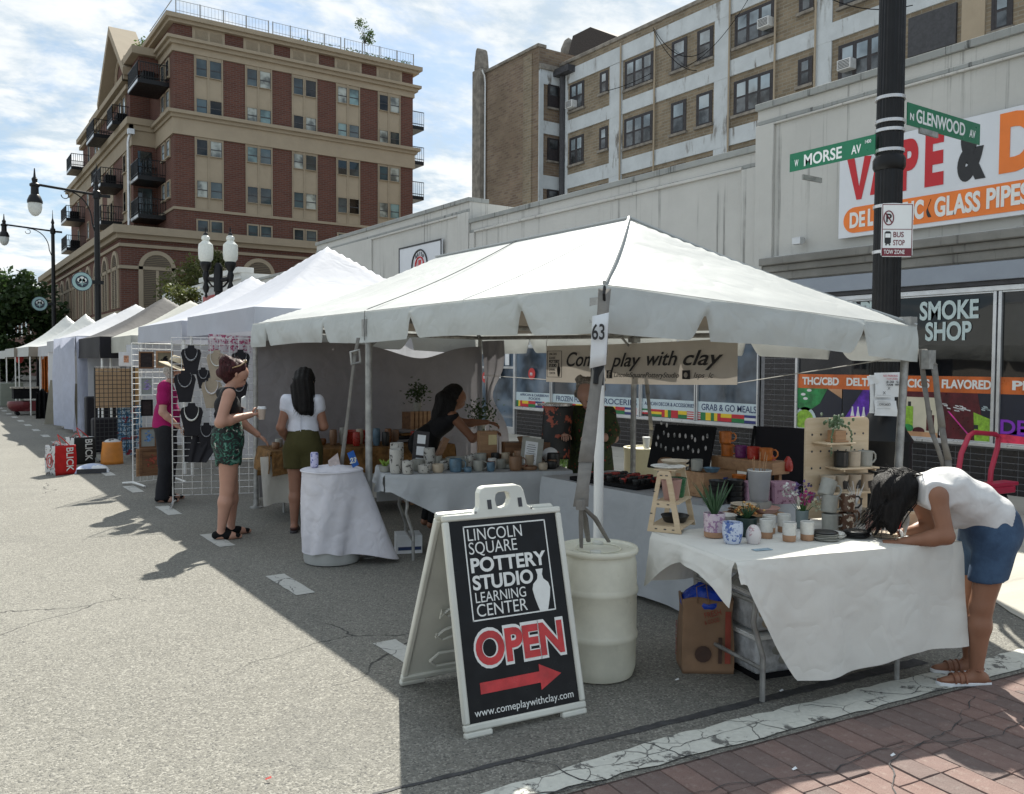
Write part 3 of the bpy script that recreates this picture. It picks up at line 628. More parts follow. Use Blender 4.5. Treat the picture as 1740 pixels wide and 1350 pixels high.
# grocery windows: pale banner strips with lettering above a row of little flags
ag = T('window_graphics', 'pale window strip reading GROCERIES and GRAB & GO MEALS above a row of little flags', 'window advert', (XP, 12, .7)); OG = (XP, 12, .7)
pale = flat('strip_pale', (.5, .60, .64), .05); navy = flat('strip_navy', (.02, .04, .12))
for a, b_ in ((8.72, 9.95), (9.99, 11.27), (11.31, 12.57), (12.61, 13.89), (13.93, 15.17)):
    MB(OG).bx(XP-.003, a, .885, XP, b_, 1.06).build('print', pale, ag)
fr = flat('flag_red', (.5, .015, .03)); fg = flat('flag_green', (.01, .17, .05)); fy = flat('flag_yellow', (.72, .5, .02)); fb = flat('flag_blue', (.02, .03, .16)); fw = flat('flag_white', (.62, .64, .64)); fk = flat('flag_black', (.01, .01, .01))
y = 15.15; i = 0
def fl(y0, w_, rows=None, cols=None):
    n = len(rows or cols)
    for k_, m_ in enumerate(rows or cols):
        if rows: a = (XP-.004, y0-w_, .885-(k_+1)*.125/n, XP-.001, y0, .885-k_*.125/n)
        else: a = (XP-.004, y0-(k_+1)*w_/n, .76, XP-.001, y0-k_*w_/n, .885)
        MB(OG).bx(*a).build('print', m_, ag)
pats = [dict(cols=[fg, fy, fr]), dict(rows=[fy, fr]), dict(rows=[fr, fg]), dict(rows=[fb, fw, fb]), dict(cols=[fr, fw]), dict(rows=[fg, fw, fr, fk]), dict(rows=[fr, fy, fg]), dict(cols=[fr, fy, fg]), dict(cols=[fr]), dict(rows=[fy, fg]), dict(rows=[fr, fw, fr, fw, fr, fw, fr]), dict(cols=[fg, fy])]
while y > 8.95:
    w_ = [.2, .22, .25, .24, .14, .25, .3, .22, .16, .2, .3, .22][i % 12]; 
    if not any(abs(y-w_/2-q) < .02 for q in (9.97, 11.29, 12.59, 13.91)): fl(min(y, 15.15), w_, **pats[i % 12])
    y -= w_+.004; i += 1
for s, y_, w_, h_, z_ in (('AFRICAN & CARIBBEAN', 15.02, 1.0, .05, .985), ('FOODS', 14.7, .4, .05, .91), ('FROZEN FOODS', 13.76, 1.05, .10, .925), ('GROCERIES', 12.45, 1.05, .10, .925), ('AFRICAN DECOR & ACCESSORIES', 11.2, 1.18, .06, .95), ('GRAB & GO MEALS', 9.86, 1.12, .10, .925)):
    st(s, y_, z_, h_, w_, navy, .01, 'print', ag, XP-.004, OG, ext=.001)

# ------------------------------------------------------------------ red brick apartment block
M['brick_red'] = brickmat('red_brick', (.105, .042, .032), (.14, .056, .041), (.13, .1, .085), .4, .13, .018, .12, 1, .4)
M['cream'] = wallmat('cream_stone', (.345, .285, .21), (.2, .15, .1), .15, .3, 1.5, .85, .08, .05)
M['cream_trim'] = wallmat('cream_trim', (.32, .265, .195), (.18, .14, .1), .2, .3, 1.5, .85, .08, .05)
M['apt_glass'] = glassmat('apartment_glass', (.035, .05, .055), .05, 1.6, .6, .35)
M['apt_glass_c'] = glassmat('apartment_glass_teal', (.10, .15, .15), .06, 1.6, .5, .8); M['apt_glass_d'] = glassmat('apartment_glass_dark', (.02, .018, .016), .05, 1.45, .6, .8)
M['apt_glass2'] = glassmat('apartment_glass_blinds', (.20, .21, .19), .12, 1.55, .5, 1.4)
OB = (10.5, 59.3, 0); YB = 59.5; XL = 13.85
apt = T('apartment_block', 'tall red brick and cream apartment block with black balconies and a gabled parapet', 'building', OB)
def B(): return MB(OB)
# brick bodies
B().bx(10.5, 59.3, 0, 32.0, 101, 9.8).build('base_wall', M['brick_red'], apt)
B().bx(XL, YB, 9.2, 31.3, 90, 24.0).build('tower_wall', M['brick_red'], apt)
B().bx(12.3, 64.6, 9.2, XL, 94.5, 18.0).build('wing_wall', M['brick_red'], apt)
B().bx(12.5, 66.5, 18.0, XL, 88, 21.6).build('wing_wall', M['brick_red'], apt)
def ring(z0, z1, p, x0=XL, y0=YB, x1=31.3, y1=90, mat='cream_trim', nm='cornice'):
    q = .003*ring.k; ring.k += 1
    B().bx(x0-p, y0-p, z0, x1+p, y0, z1).bx(x0-p, y0, z0, x0, y1, z1).bx(x1, y0, z0, x1+p, y1, z1).build(nm, M[mat], apt)
ring.k = 0
ring(23.85, 24.15, .55); ring(23.64, 23.85, .35); ring(22.55, 22.75, .5); ring(22.3, 22.55, .3); ring(21.87, 22.3, .1, mat='cream', nm='frieze')
ring(17.83, 18.05, .45); ring(17.6, 17.83, .25); ring(16.54, 17.6, .12, mat='cream', nm='frieze'); ring(11.66, 11.84, .08)
B().bx(XL-.3, YB-.3, 24.0, 31.2, 90, 24.05).build('roof', M['dark'], apt)
# base cornice
B().bx(10.0, 58.8, 9.75, 32.4, 59.3, 10.25).bx(10.0, 59.3, 9.75, 10.5, 101, 10.25).bx(10.25, 59.05, 9.45, 32.2, 59.3, 9.75).bx(10.25, 59.3, 9.45, 10.5, 101, 9.75).bx(10.2, 59.0, 10.25, 32, 101, 10.28).build('cornice', M['cream_trim'], apt)
B().bx(10.38, 59.18, 8.95, 32.1, 59.3, 9.15).bx(10.38, 59.3, 8.95, 10.5, 101, 9.15).build('belt_course', M['cream_trim'], apt)
B().bx(10.38, 59.18, 7.56, 32.1, 59.3, 7.76).bx(10.38, 59.3, 7.56, 10.5, 101, 7.76).build('belt_course', M['cream_trim'], apt)
B().bx(10.2, 59.0, 4.5, 32.2, 59.3, 4.85).bx(10.2, 59.3, 4.5, 10.5, 101, 4.85).build('belt_course', M['cream_trim'], apt)
# windows on the near face: five bays
def win_y(parent, x0, x1, z0, z1, y=YB, fr_=.07, glass='apt_glass', mat='cream_trim', mid=True, O_=None, sash=.03):
    O_ = O_ or OB; f = MB(O_)
    f.bx(x0-fr_, y-.09, z0-fr_, x0, y-.01, z1+fr_).bx(x1, y-.09, z0-fr_, x1+fr_, y-.01, z1+fr_).bx(x0, y-.09, z1, x1, y-.01, z1+fr_).bx(x0, y-.13, z0-fr_, x1, y-.01, z0)
    fo = f.build('window', M[mat], parent)
    MB(O_).bx(x0, y-.05, z0, x1, y-.02, z1).build('pane', M[glass], fo)
    zc = z0+(z1-z0)*.45
    if mid: MB(O_).bx(x0, y-.07, zc-sash, x1, y-.05, zc+sash).bx(x0, y-.065, z0, x0+sash, y-.05, z1).bx(x1-sash, y-.065, z0, x1, y-.05, z1).build('sash', M['dark'], fo)
    return fo
bays = [15.13, 18.48, 21.75, 25.05, 28.35]
for bi, bxs in enumerate(bays):
    for g0, g1 in ((11.84, 16.54), (18.05, 21.87)):
        p_ = B().bx(bxs, YB-.03, g0, bxs+1.87, YB, g1).build('bay_panel', M['cream'], apt)
        B().bx(bxs, YB-.07, g0, bxs+.08, YB-.03, g1).bx(bxs+.83, YB-.07, g0, bxs+.96, YB-.03, g1).bx(bxs+1.79, YB-.07, g0, bxs+1.87, YB-.03, g1).build('pilaster_strip', M['cream_trim'], p_)
    for wi, (a, b_) in enumerate(((.12, .80), (1.0, 1.75))):
        for ri, (z0, z1) in enumerate(((12.6, 13.66), (15.35, 16.36), (18.1, 19.02), (20.5, 21.62))):
            g_ = ['apt_glass2', 'apt_glass', 'apt_glass_c', 'apt_glass', 'apt_glass_d', 'apt_glass', 'apt_glass2'][(bi*5+wi*3+ri*4) % 7]
            win_y(apt, bxs+a, bxs+b_, z0, z1, YB-.03, .04, g_)
        win_y(apt, bxs+a+.03, bxs+b_, 10.12, 11.05, YB, .09)
    # attic louvre panels
    p_ = B().bx(bxs-.1, YB-.05, 22.75, bxs+2.0, YB, 23.64).build('attic_panel', M['cream'], apt)
    for a in (.1, 1.05):
        m_ = B()
        for q in range(9): m_.bx(bxs+a, YB-.075, 22.93+q*.062, bxs+a+.78, YB-.05, 22.965+q*.062)
        m_.build('louvre', M['cream_trim'], p_)
    B().bx(bxs-.05, YB-.09, 17.62, bxs, YB-.12-.05, 17.6).v
# windows and bays on the left (street) face
def win_x(parent, y0, y1, z0, z1, x, fr_=.07, glass='apt_glass', mat='cream_trim', O_=None, deep=.0, mid=True, sash='dark', sill=True, sw=.03):
    O_ = O_ or OB; f = MB(O_)
    f.bx(x-.08, y0-fr_, z0-fr_, x+deep, y0, z1+fr_).bx(x-.08, y1, z0-fr_, x+deep, y1+fr_, z1+fr_).bx(x-.08, y0, z1, x+deep, y1, z1+fr_)
    if sill: f.bx(x-.16, y0-.04, z0-fr_, x+deep, y1+.04, z0)
    fo = f.build('window', M[mat], parent)
    MB(O_).bx(x-.03+deep, y0, z0, x-.005+deep, y1, z1).build('pane', M[glass], fo)
    if mid:
        zc = z0+(z1-z0)*.48
        MB(O_).bx(x-.05+deep, y0, zc-sw, x-.03+deep, y1, zc+sw).bx(x-.06+deep, y0, z0, x-.03+deep, y0+sw*1.3, z1).bx(x-.06+deep, y1-sw*1.3, z0, x-.03+deep, y1, z1).bx(x-.055+deep, y0, z1-sw, x-.03+deep, y1, z1).bx(x-.055+deep, y0, z0, x-.03+deep, y1, z0+sw).build('sash', M[sash], fo)
    return fo
lit = glassmat('sky_glass', (.25, .3, .33), .03, 2.2)
M['lit'] = lit
for x_, ys, zs in ((XL, (60.6, 62.0), ((12.6, 13.66), (15.3, 16.36), (18.5, 19.6), (20.5, 21.6))), (12.3, (65.6, 67.0, 72.2, 73.6, 77, 78.4, 83.5, 89), ((12.4, 13.8), (15.2, 16.4), (10.4, 11.2))), (12.5, (68, 69.5, 79, 80.5, 84), ((18.6, 20.8),))):
    for y_ in ys:
        for z0, z1 in zs: win_x(apt, y_, y_+.8, z0, z1, x_, .1, 'lit' if (int(y_*2)+int(z0)) % 3 else 'apt_glass')
for y_ in (65.4, 72, 76.8): B().bx(12.27, y_, 11.84, 12.3, y_+2.6, 16.9).build('bay_panel', M['cream'], apt)
B().bx(11.85, 64.15, 17.95, XL, 64.6, 18.4).bx(11.85, 64.6, 17.95, 12.3, 94.9, 18.4).bx(12.05, 64.35, 17.6, 12.3, 94.7, 17.95).bx(12.05, 64.35, 17.6, XL, 64.6, 17.95).bx(12.2, 64.5, 16.6, 12.3, 94.6, 17.6).bx(12.3, 64.5, 16.6, XL, 64.6, 17.6).build('cornice', M['cream_trim'], apt)
B().bx(12.0, 66.2, 21.45, 12.5, 88.4, 21.85).bx(12.0, 66.0, 21.45, XL, 66.5, 21.85).bx(12.2, 66.3, 20.9, 12.5, 88.2, 21.2).build('cornice', M['cream_trim'], apt)
B().bx(12.2, 64.5, 11.66, 12.3, 94.6, 11.84).build('belt_course', M['cream_trim'], apt)
# gable
gy, gz0, gz1 = 71.0, 21.85, 26.6
gab = B().prism([(12.75, gy-4.6, gz0), (12.75, gy+4.6, gz0), (12.75, gy, gz1-.6)], (.9, 0, 0)).build('gable', M['brick_red'], apt)
for s_ in (-1, 1):
    B().prism([(11.9, gy, gz1-.65), (11.9, gy, gz1), (11.9, gy+s_*5.4, gz0+.3), (11.9, gy+s_*5.2, gz0-.15)], (1.9, 0, 0)).build('gable_coping', M['cream'], gab)
B().tube([(12.7, gy+1.7*math.cos(t), 22.6+1.7*math.sin(t)) for t in [PI*i/16 for i in range(17)]], .14, 6).build('gable_arch', M['cream_trim'], gab)
B().bx(12.5, 63.4, 21.4, 13.9, 66.6, 22.8).build('gable_pier', M['brick_red'], apt); B().bx(12.0, 63.0, 22.4, 14.0, 66.6, 22.9).build('cornice', M['cream_trim'], apt)
# arched louvred openings of the base
def arch(parent, c, axis, w_=2.27, z0=5.1, zt=8.8):
    r_ = w_/2; zs = zt-r_
    def P(a, z, d): return (c+a, 59.3-d, z) if axis == 'x' else (10.5-d, c+a, z)
    out = [(-r_, z0), (-r_, zs)]+[(-r_*math.cos(t), zs+r_*math.sin(t)) for t in [PI*i/18 for i in range(1, 18)]]+[(r_, zs), (r_, z0)]
    q = r_-.26; inn = [(-q, z0), (-q, zs)]+[(-q*math.cos(t), zs+q*math.sin(t)) for t in [PI*i/18 for i in range(1, 18)]]+[(q, zs), (q, z0)]
    m_ = B(); n = len(out)
    vs = [P(a, z, .12) for a, z in out]+[P(a, z, .12) for a, z in inn]+[P(a, z, .0) for a, z in out]+[P(a, z, .0) for a, z in inn]
    fs = [(i, i+1, n+i+1, n+i) for i in range(n-1)]+[(2*n+i, 2*n+i+1, i+1, i) for i in range(n-1)]+[(n+i, n+i+1, 3*n+i+1, 3*n+i) for i in range(n-1)]
    m_.add(vs, fs); fo = m_.build('arched_opening', M['cream'], parent)
    b_ = B(); b_.add([P(a, z, .015) for a, z in inn], [tuple(range(n))]); b_.build('louvre_back', M['cream_trim'], fo)
    l = B(); z = z0+.1
    while z < zt-.35:
        h = q-.08 if z < zs else math.sqrt(max(.01, (q-.06)**2-(z-zs)**2))
        for s0, s1 in ((-h, -.09), (.09, h)) if z < zs-.15 else ((-h, h),):
            if s1-s0 > .1:
                a = P(s0, z, .09); e = P(s1, z+.03, .03); l.bx(min(a[0], e[0]), min(a[1], e[1]), z, max(a[0], e[0]), max(a[1], e[1]), z+.045)
        z += .115
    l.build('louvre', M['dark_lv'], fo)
    k = B(); a = P(-.09, z0, .1); e = P(.09, zs-.1, .02); k.bx(min(a[0], e[0]), min(a[1], e[1]), z0, max(a[0], e[0]), max(a[1], e[1]), zs-.1)
    a = P(-q, zs-.12, .1); e = P(q, zs, .02); k.bx(min(a[0], e[0]), min(a[1], e[1]), zs-.12, max(a[0], e[0]), max(a[1], e[1]), zs); k.build('mullion', M['cream'], fo)
M['dark_lv'] = pm('louvre_dark', (.11, .09, .07), .8, .1, 5, 0)  # dark brown of the slats in the arched openings
for i in range(6): arch(apt, 12.67+i*3.3, 'x')
for i in range(11): arch(apt, 61.0+i*3.6, 'y', 2.3)
for i in range(6): B().bx(11.6+i*3.3, 59.2, .3, 13.8+i*3.3, 59.28, 3.9).build('shop_window', M['apt_glass'], apt)
# balconies
rail_me = {}
def balcony(x0, x1, y0, y1, z, junk=False):
    b_ = B().bx(x0, y0, z-.28, x1, y1, z).build('balcony', M['black_metal'], apt)
    r = B()
    for zz in (.12, 1.05): r.bx(x0, y0, z+zz, x0+.05, y1, z+zz+.05).bx(x0, y0, z+zz, x1, y0+.05, z+zz+.05).bx(x0, y1-.05, z+zz, x1, y1, z+zz+.05)
    n = int((y1-y0)/.16)
    for i in range(n+1): y_ = y0+(y1-y0-.03)*i/n; r.bx(x0, y_, z, x0+.03, y_+.03, z+1.08)
    n = int((x1-x0)/.16)
    for i in range(n+1):
        x_ = x0+(x1-x0-.03)*i/n; r.bx(x_, y0, z, x_+.03, y0+.03, z+1.08); r.bx(x_, y1-.03, z, x_+.03, y1, z+1.08)
    r.build('railing', M['black_metal'], b_)
    B().bx(x0-.02, y0+.1, z-.22, x0, y1-.1, z-.05).build('edge_strip', M['alu'], b_)
    if junk: B().box((x0+.8, y0+1, z+.35), (.7, .9, .7)).build('patio_chair', M['black'], b_)
for a in ((12.1, 13.85, 62.0, 64.5, 14.1), (12.1, 13.85, 62.0, 64.5, 11.55), (10.8, 12.3, 68.2, 71.4, 11.8), (10.8, 12.3, 68.2, 71.4, 14.5, True), (10.8, 12.3, 86, 89.5, 11.8, True), (10.8, 12.3, 86, 89.5, 14.4, True), (11.0, 12.5, 84, 87, 18.6),
          (10.9, 12.5, 71.5, 75, 18.7), (11.4, 12.9, 66.9, 69, 18.7, True), (11.9, 13.85, 60.7, 64, 20.1, True), (12.1, 13.85, 78, 81, 16.7)): balcony(*a)
for z in (20.1, 17.4, 14.7): balcony(31.3, 32.7, 60.3, 62.5, z)
# downpipe and wall lamps
B().tube([(12.05, 64.2, 17.2), (11.95, 64.15, 16.9), (11.9, 64.1, 16.6), (11.9, 64.1, 10.3)], .09, 8).box((12.1, 64.2, 17.4), (.4, .4, .35)).build('downpipe', M['alu'], apt)
# doors behind near balconies
for z in (11.6, 14.15): B().bx(12.6, 64.5, z, 13.5, 64.58, z+2.1).build('balcony_door', M['apt_glass'], apt)
# roof railing, in lengths, with posts
rr = B()
for a, b_ in ((14.0, 20.1), (20.4, 25.4), (25.7, 31.3)):
    for z in (24.45, 25.1): rr.bx(a, YB-.1, z, b_, YB-.08, z+.025)
    n = int((b_-a)/.22)
    for i in range(n+1): x_ = a+(b_-a)*i/n; rr.bx(x_, YB-.1, 24.15, x_+.014, YB-.086, 25.1)
    for i in range(5): x_ = a+(b_-a)*i/4; rr.bx(x_-.03, YB-.12, 24.15, x_+.03, YB-.05, 25.15)
rr.bx(XL-.1, YB, 25.05, XL-.06, 66, 25.1); rr.build('roof_railing', M['dull_metal'], apt)

# ------------------------------------------------------------------ old beige brick tenement with painted concrete frame
M['brick_tan'] = brickmat('tan_brick', (.27, .215, .15), (.18, .145, .105), (.26, .235, .19), .42, .145, .02, .55, 1.6, .6)
M['brick_tan2'] = brickmat('brown_brick', (.24, .18, .125), (.15, .105, .078), (.21, .18, .15), .42, .145, .02, .5, 1.2, .6)
M['grey_frame'] = wallmat('peeling_grey_paint', (.48, .51, .53), (.13, .11, .09), .9, .35, 2.2, .85, .5, .08)
M['coping'] = pm('stone_coping', (.2, .18, .155), .9, .3, 3, .4, 10)
OT = (30, 20, 0)
ten = T('brick_tenement', 'weathered tan brick tenement with grey painted concrete bands and dark sash windows', 'building', OT)
def Q(): return MB(OT)
Q().bx(30, 2, 0, 44, 39.3, 18.0).build('wall', M['brick_tan'], ten)
Q().bx(28.5, 39.3, 0, 44, 45.2, 19.2).build('blind_wall', M['brick_tan2'], ten)
Q().bx(28.4, 39.25, 19.2, 29.0, 45.3, 19.38).bx(29.9, 2, 18.35, 30.6, 39.3, 18.55).bx(28.5, 39.15, 18.0, 30, 39.35, 18.3).build('coping', M['coping'], ten, bevel=.03)
Q().bx(29.97, 2, 18.0, 30.6, 39.3, 18.35).build('parapet', M['brick_tan'], ten)
Q().bx(28.44, 39.9, 1, 28.5, 40.7, 19.0).build('brick_pier', M['brick_tan'], ten)
pi_ = Q().bx(28.1, 44.8, 0, 28.9, 45.7, 19.5).build('corner_pier', M['coping'], ten, bevel=.05)
Q().prism([(28.15, 44.9, 19.5), (28.15, 45.6, 19.5), (28.15, 45.5, 20.3), (28.15, 45.4, 20.7), (28.15, 45.25, 20.85), (28.15, 45.1, 20.7), (28.15, 45.0, 20.3)], (.7, 0, 0)).build('finial', M['coping'], pi_, bevel=.08)
Q().tube([(28.1, 44.6, 19.3), (28.3, 44.6, 19.0), (28.38, 44.65, 18.6), (28.38, 44.65, 1)], .06, 6).build('downpipe', M['alu'], ten)
# concrete frame: columns and bands
k_ = .05
for y0, y1, z0, z1 in ((38.55, 39.3, 2, 18.0), (34.0, 35.0, 2, 17.2), (26.85, 27.75, 2, 18.0), (21.6, 22.4, 2, 17.2), (15.6, 16.4, 2, 14.6), (9, 9.8, 2, 17)):
    Q().bx(30-k_, y0, z0, 30, y1, z1).build('concrete_column', M['grey_frame'] if y0 != 15.6 else M['cream'], ten)
for z0, z1 in ((17.22, 18.0), (14.5, 15.2), (11.45, 12.2), (8.4, 9.1)):
    Q().bx(30-k_-.01, 2, z0, 30, 38.54, z1).build('concrete_band', M['grey_frame'], ten)
    Q().bx(28.55, 39.3-.05, z0, 30, 39.3, z1).build('concrete_band', M['grey_frame'], ten)
Q().bx(28.5, 39.3-.06, 2, 28.8, 39.3, 17.9).build('concrete_column', M['grey_frame'], ten)
M['old_sash'] = pm('dark_sash_paint', (.022, .018, .02), .55, .3, 8, .1, 30)
M['ten_glass'] = glassmat('tenement_glass', (.14, .17, .19), .04, 1.9, .5, .6); M['ten_glass_d'] = glassmat('tenement_glass_lower', (.05, .055, .06), .1, 1.5, .6, 1.2)
def twin(y0, y1, z0, z1, n=1, x=30.):
    f = Q(); f.bx(x-.03, y0, z1-.1, x, y1, z1).bx(x-.03, y0, z0, x, y0+.1, z1-.1).bx(x-.03, y1-.1, z0, x, y1, z1-.1)
    fo = f.build('window', M['old_sash'], ten); Q().bx(x-.14, y0-.08, z0-.1, x+.0, y1+.08, z0+.02).build('sill', M['coping'], fo)
    w_ = (y1-y0-.2)/n
    for i in range(n):
        a = y0+.1+i*w_+.09; b_ = y0+.1+(i+1)*w_-.09; zc = z0+(z1-z0)*.5
        Q().bx(x-.036, a, zc+.05, x-.03, b_, z1-.14).build('pane', M['ten_glass'], fo)
        Q().bx(x-.033, a, z0+.12, x-.028, b_, zc-.04).build('pane', M['ten_glass_d'], fo)
    mull = Q()
    mull.bx(x-.025, y0+.1, z0, x, y1-.1, z1-.1)
    mull.build('sash', M['old_sash'], fo); return fo
# sash boards sit just behind the panes
WN = []
for z0, z1 in ((15.65, 17.1), (12.68, 14.2), (9.75, 11.22)):
    WN += [(37.15, 38.4, z0, z1, 2), (35.15, 35.83, z0+.3, z1, 1), (31.75, 33.85, z0, z1, 3), (29.5, 30.5, z0, z1, 1), (27.87, 28.85, z0, z1, 1), (24.43, 26.6, z0, z1, 3), (22.5, 23.2, z0+.4, z1, 1), (19.2, 21.3, z0, z1, 3)]
    if z0 > 13: WN += [(14.7, 15.4, z0, z1, 1)]
WN += [(14.7, 15.4, 12.9, 14.2, 1), (13.0, 13.8, 12.9, 14.2, 1)]
for a in WN: twin(*a)
Q().bx(29.9, 16.57, 12.9, 30, 18.34, 14.3).build('boarded_window', M['dark'], ten)
for z0 in (16.0, 13.05, 10.2):     # windows of the short return wall
    fo = Q().bx(29.1, 39.2, z0, 29.85, 39.3, z0+1.25).build('window', M['old_sash'], ten); Q().bx(29.2, 39.18, z0+.65, 29.75, 39.2, z0+1.15).build('pane', M['ten_glass_d'], fo); Q().bx(29.05, 39.15, z0-.1, 29.9, 39.3, z0).build('sill', M['coping'], fo)
Q().tube([(29.85, 38.9, 1), (29.85, 38.9, 17.7)], .16, 8).box((29.8, 38.6, 17.9), (.7, 1.4, .35)).build('downpipe', M['dark'], ten)
for y_, z1 in ((34.05, 18.1), (31.55, 18.1), (26.8, 18.3), (24.3, 18.2), (22.3, 17.)):
    Q().tube([(29.86, y_, 8), (29.86, y_, z1)], .045, 6).build('conduit', M['cream'], ten)
ac = pm('ac_white', (.55, .56, .56), .5, .1, 6, 0)
for y_, z_ in ((38.05, 15.75), (24.75, 15.95), (20.8, 13.1)):
    u = Q().bx(29.6, y_-.3, z_, 30.0, y_+.3, z_+.4).build('air_conditioner', ac, ten, bevel=.02); g = Q()
    for i in range(6): g.bx(29.59, y_-.25, z_+.05+i*.055, 29.6, y_+.25, z_+.075+i*.055)
    g.build('grille', M['dark'], u)
# sagging cables
for P0, P1, sg in (((29.8, 31.6, 18.1), (29.7, 27.9, 16.0), .8), ((29.8, 31.6, 18.0), (29.7, 28.6, 15.2), .5), ((29.8, 29.5, 15.6), (29.7, 24.0, 19.3), .9), ((29.7, 35, 15.9), (29.7, 31.6, 15.9), .1), ((29.7, 24, 18.4), (29.6, 18, 14.6), .8)):
    P0, P1 = Vector(P0), Vector(P1); Q().tube([P0.lerp(P1, i/14)-Vector((0, 0, sg*4*(i/14)*(1-i/14))) for i in range(15)], .018, 4).build('cable', M['black'], ten)
# roof turrets and tiled roof seen behind the parapet
for y_, z_ in ((46.3, 23.4), (48.3, 22.9)):
    Q().lathe([(.55, 0), (.55, z_-1.2), (.5, z_-.7), (.3, z_-.2), (.05, z_)], (36, y_, 0), 10).build('turret', M['coping'], ten)
rt = Q().prism([(35.5, 38, 20.2), (35.5, 46.5, 20.2), (35.5, 45.2, 23.1), (35.5, 43.4, 23.1)], (4, 0, 0)).build('tiled_roof', pm('roof_tile', (.05, .04, .035), .8, .4, 14, .6, 12), ten)
tl_ = Q()
for j in range(9):
    for i in range(26): tl_.tube([(35.4+j*.05, 38.6+i*.3, 20.4+j*.3), (35.5+j*.05, 38.6+i*.3, 20.72+j*.3)], .1, 5)
# ------------------------------------------------------------------ low brick building far down the street
far_b = T('brick_building', 'low red brick building with a pale roof edge far down the street', 'building', (10.5, 103, 0)); OF = (10.5, 103, 0)
MB(OF).bx(10.5, 103, 0, 26, 190, 8.4).build('wall', M['brick_red'], far_b); MB(OF).bx(10.3, 102.8, 8.4, 26, 190, 8.75).build('coping', M['cream'], far_b)
MB(OF).bx(10.4, 102.9, 0, 14, 103, 8.4).build('end_wall', brickmat('ochre_brick', (.3, .2, .09), (.25, .16, .08), (.2, .15, .1), .4, .13, .02, .2), far_b)
for i in range(14):
    f = MB(OF).bx(10.4, 106+i*5.5, 4.6, 10.5, 108+i*5.5, 7.2).build('window', M['cream_trim'], far_b); MB(OF).bx(10.37, 106.2+i*5.5, 4.8, 10.4, 107.8+i*5.5, 7.0).build('pane', M['apt_glass'], f)

# ------------------------------------------------------------------ trees
def leafmat(name, c1, c2):
    m, nt, N, L, b = newmat(name); oi = _noise(nt, .9, 4, .6); cc = _mix(nt, _ramp(nt, oi, .35, .65), c1, c2)
    L.new(cc, b.inputs['Base Color']); b.inputs['Roughness'].default_value = .6
    tr = N.new('ShaderNodeBsdfTranslucent'); L.new(cc, tr.inputs[0]); mx = N.new('ShaderNodeMixShader'); mx.inputs[0].default_value = .35
    L.new(b.outputs[0], mx.inputs[1]); L.new(tr.outputs[0], mx.inputs[2]); L.new(mx.outputs[0], N['Material Output'].inputs[0]); return m
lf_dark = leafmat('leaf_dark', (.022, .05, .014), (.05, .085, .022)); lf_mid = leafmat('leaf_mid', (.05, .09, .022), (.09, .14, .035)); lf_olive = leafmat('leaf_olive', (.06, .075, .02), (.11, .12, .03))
bark = pm('bark', (.07, .055, .042), .9, .3, 8, .6, 20)
def tree(label, loc, h, cr, n, ls, lm, seed=1, group=None, trunk=.2, cz=None, blobs=14):
    r_ = random.Random(seed); t = T('tree', label, 'tree', loc, 0, group)
    mb = MB(); th = h*.45
    mb.tube([(0, 0, 0), (.05, 0, th*.5), (0, .05, th)], [trunk, trunk*.8, trunk*.6], 8)
    B_ = []
    for i in range(blobs):
        a = r_.uniform(0, 2*PI); q = math.sqrt(r_.random())*.78; z = h-cr[2]+cr[2]*r_.uniform(-.75, .8); k = math.sqrt(max(.05, 1-((z-(h-cr[2]))/cr[2])**2))
        c = Vector((cr[0]*q*k*math.cos(a), cr[1]*q*k*math.sin(a), z)); B_.append((c, r_.uniform(.28, .5)*min(cr)))
        mb.tube([(0, 0, th*.8), (c.x*.4, c.y*.4, th+(c.z-th)*.5), tuple(c)], [trunk*.4, trunk*.22, trunk*.06], 5)
    mb.build('trunk', bark, t)
    lv = MB()
    for i in range(n):
        c, rr_ = r_.choice(B_); d = Vector((r_.gauss(0, 1), r_.gauss(0, 1), r_.gauss(0, .8))).normalized()*rr_*(r_.random()**.45)*r_.uniform(.8, 1.25)
        p = c+d; u = Vector((r_.gauss(0, 1), r_.gauss(0, 1), r_.gauss(0, .6))).normalized(); v_ = u.cross(Vector((r_.gauss(0, 1), r_.gauss(0, 1), r_.gauss(0, 1)))).normalized(); s_ = ls*r_.uniform(.6, 1.3)
        lv.add([p-u*s_*.5, p+v_*s_*.3, p+u*s_*.5, p-v_*s_*.3], [(0, 1, 2, 3)])
    lv.build('crown', lm, t, smooth=0); return t
tree('big bright-topped tree at the far left edge of the street', (2.5, 118, 0), 15.5, (6.5, 7, 5.5), 9000, .55, lf_mid, 3, trunk=.4, blobs=26)
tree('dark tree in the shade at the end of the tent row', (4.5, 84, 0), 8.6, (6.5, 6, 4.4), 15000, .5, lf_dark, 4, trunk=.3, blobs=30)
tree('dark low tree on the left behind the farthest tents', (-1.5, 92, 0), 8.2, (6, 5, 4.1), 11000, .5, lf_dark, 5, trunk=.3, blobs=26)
tree('pale green tree rising behind the low brick building', (14, 128, 0), 13.5, (6, 5, 3), 4000, .5, lf_mid, 8, trunk=.3)
tree('olive green street tree behind the left globe of the twin lamp', (9.3, 38.5, 0), 5.2, (1.0, 1.3, 1.5), 3200, .15, lf_olive, 6, trunk=.09)
tree('olive green street tree to the right of the twin lamp', (13.0, 51, 0), 8.3, (2.6, 2.4, 2.2), 5200, .2, lf_olive, 9, trunk=.1)
tree('slim young tree growing on the roof terrace', (27.7, 60.4, 24.1), 3.7, (.85, .8, 1.3), 650, .15, lf_mid, 12, trunk=.04, blobs=20)
tree('leafy shrub on the roof beside the gable', (14.3, 68.5, 22.5), 3.4, (1.2, 1.6, 1.4), 700, .2, lf_mid, 13, trunk=.05, blobs=8)
g_ = MB()
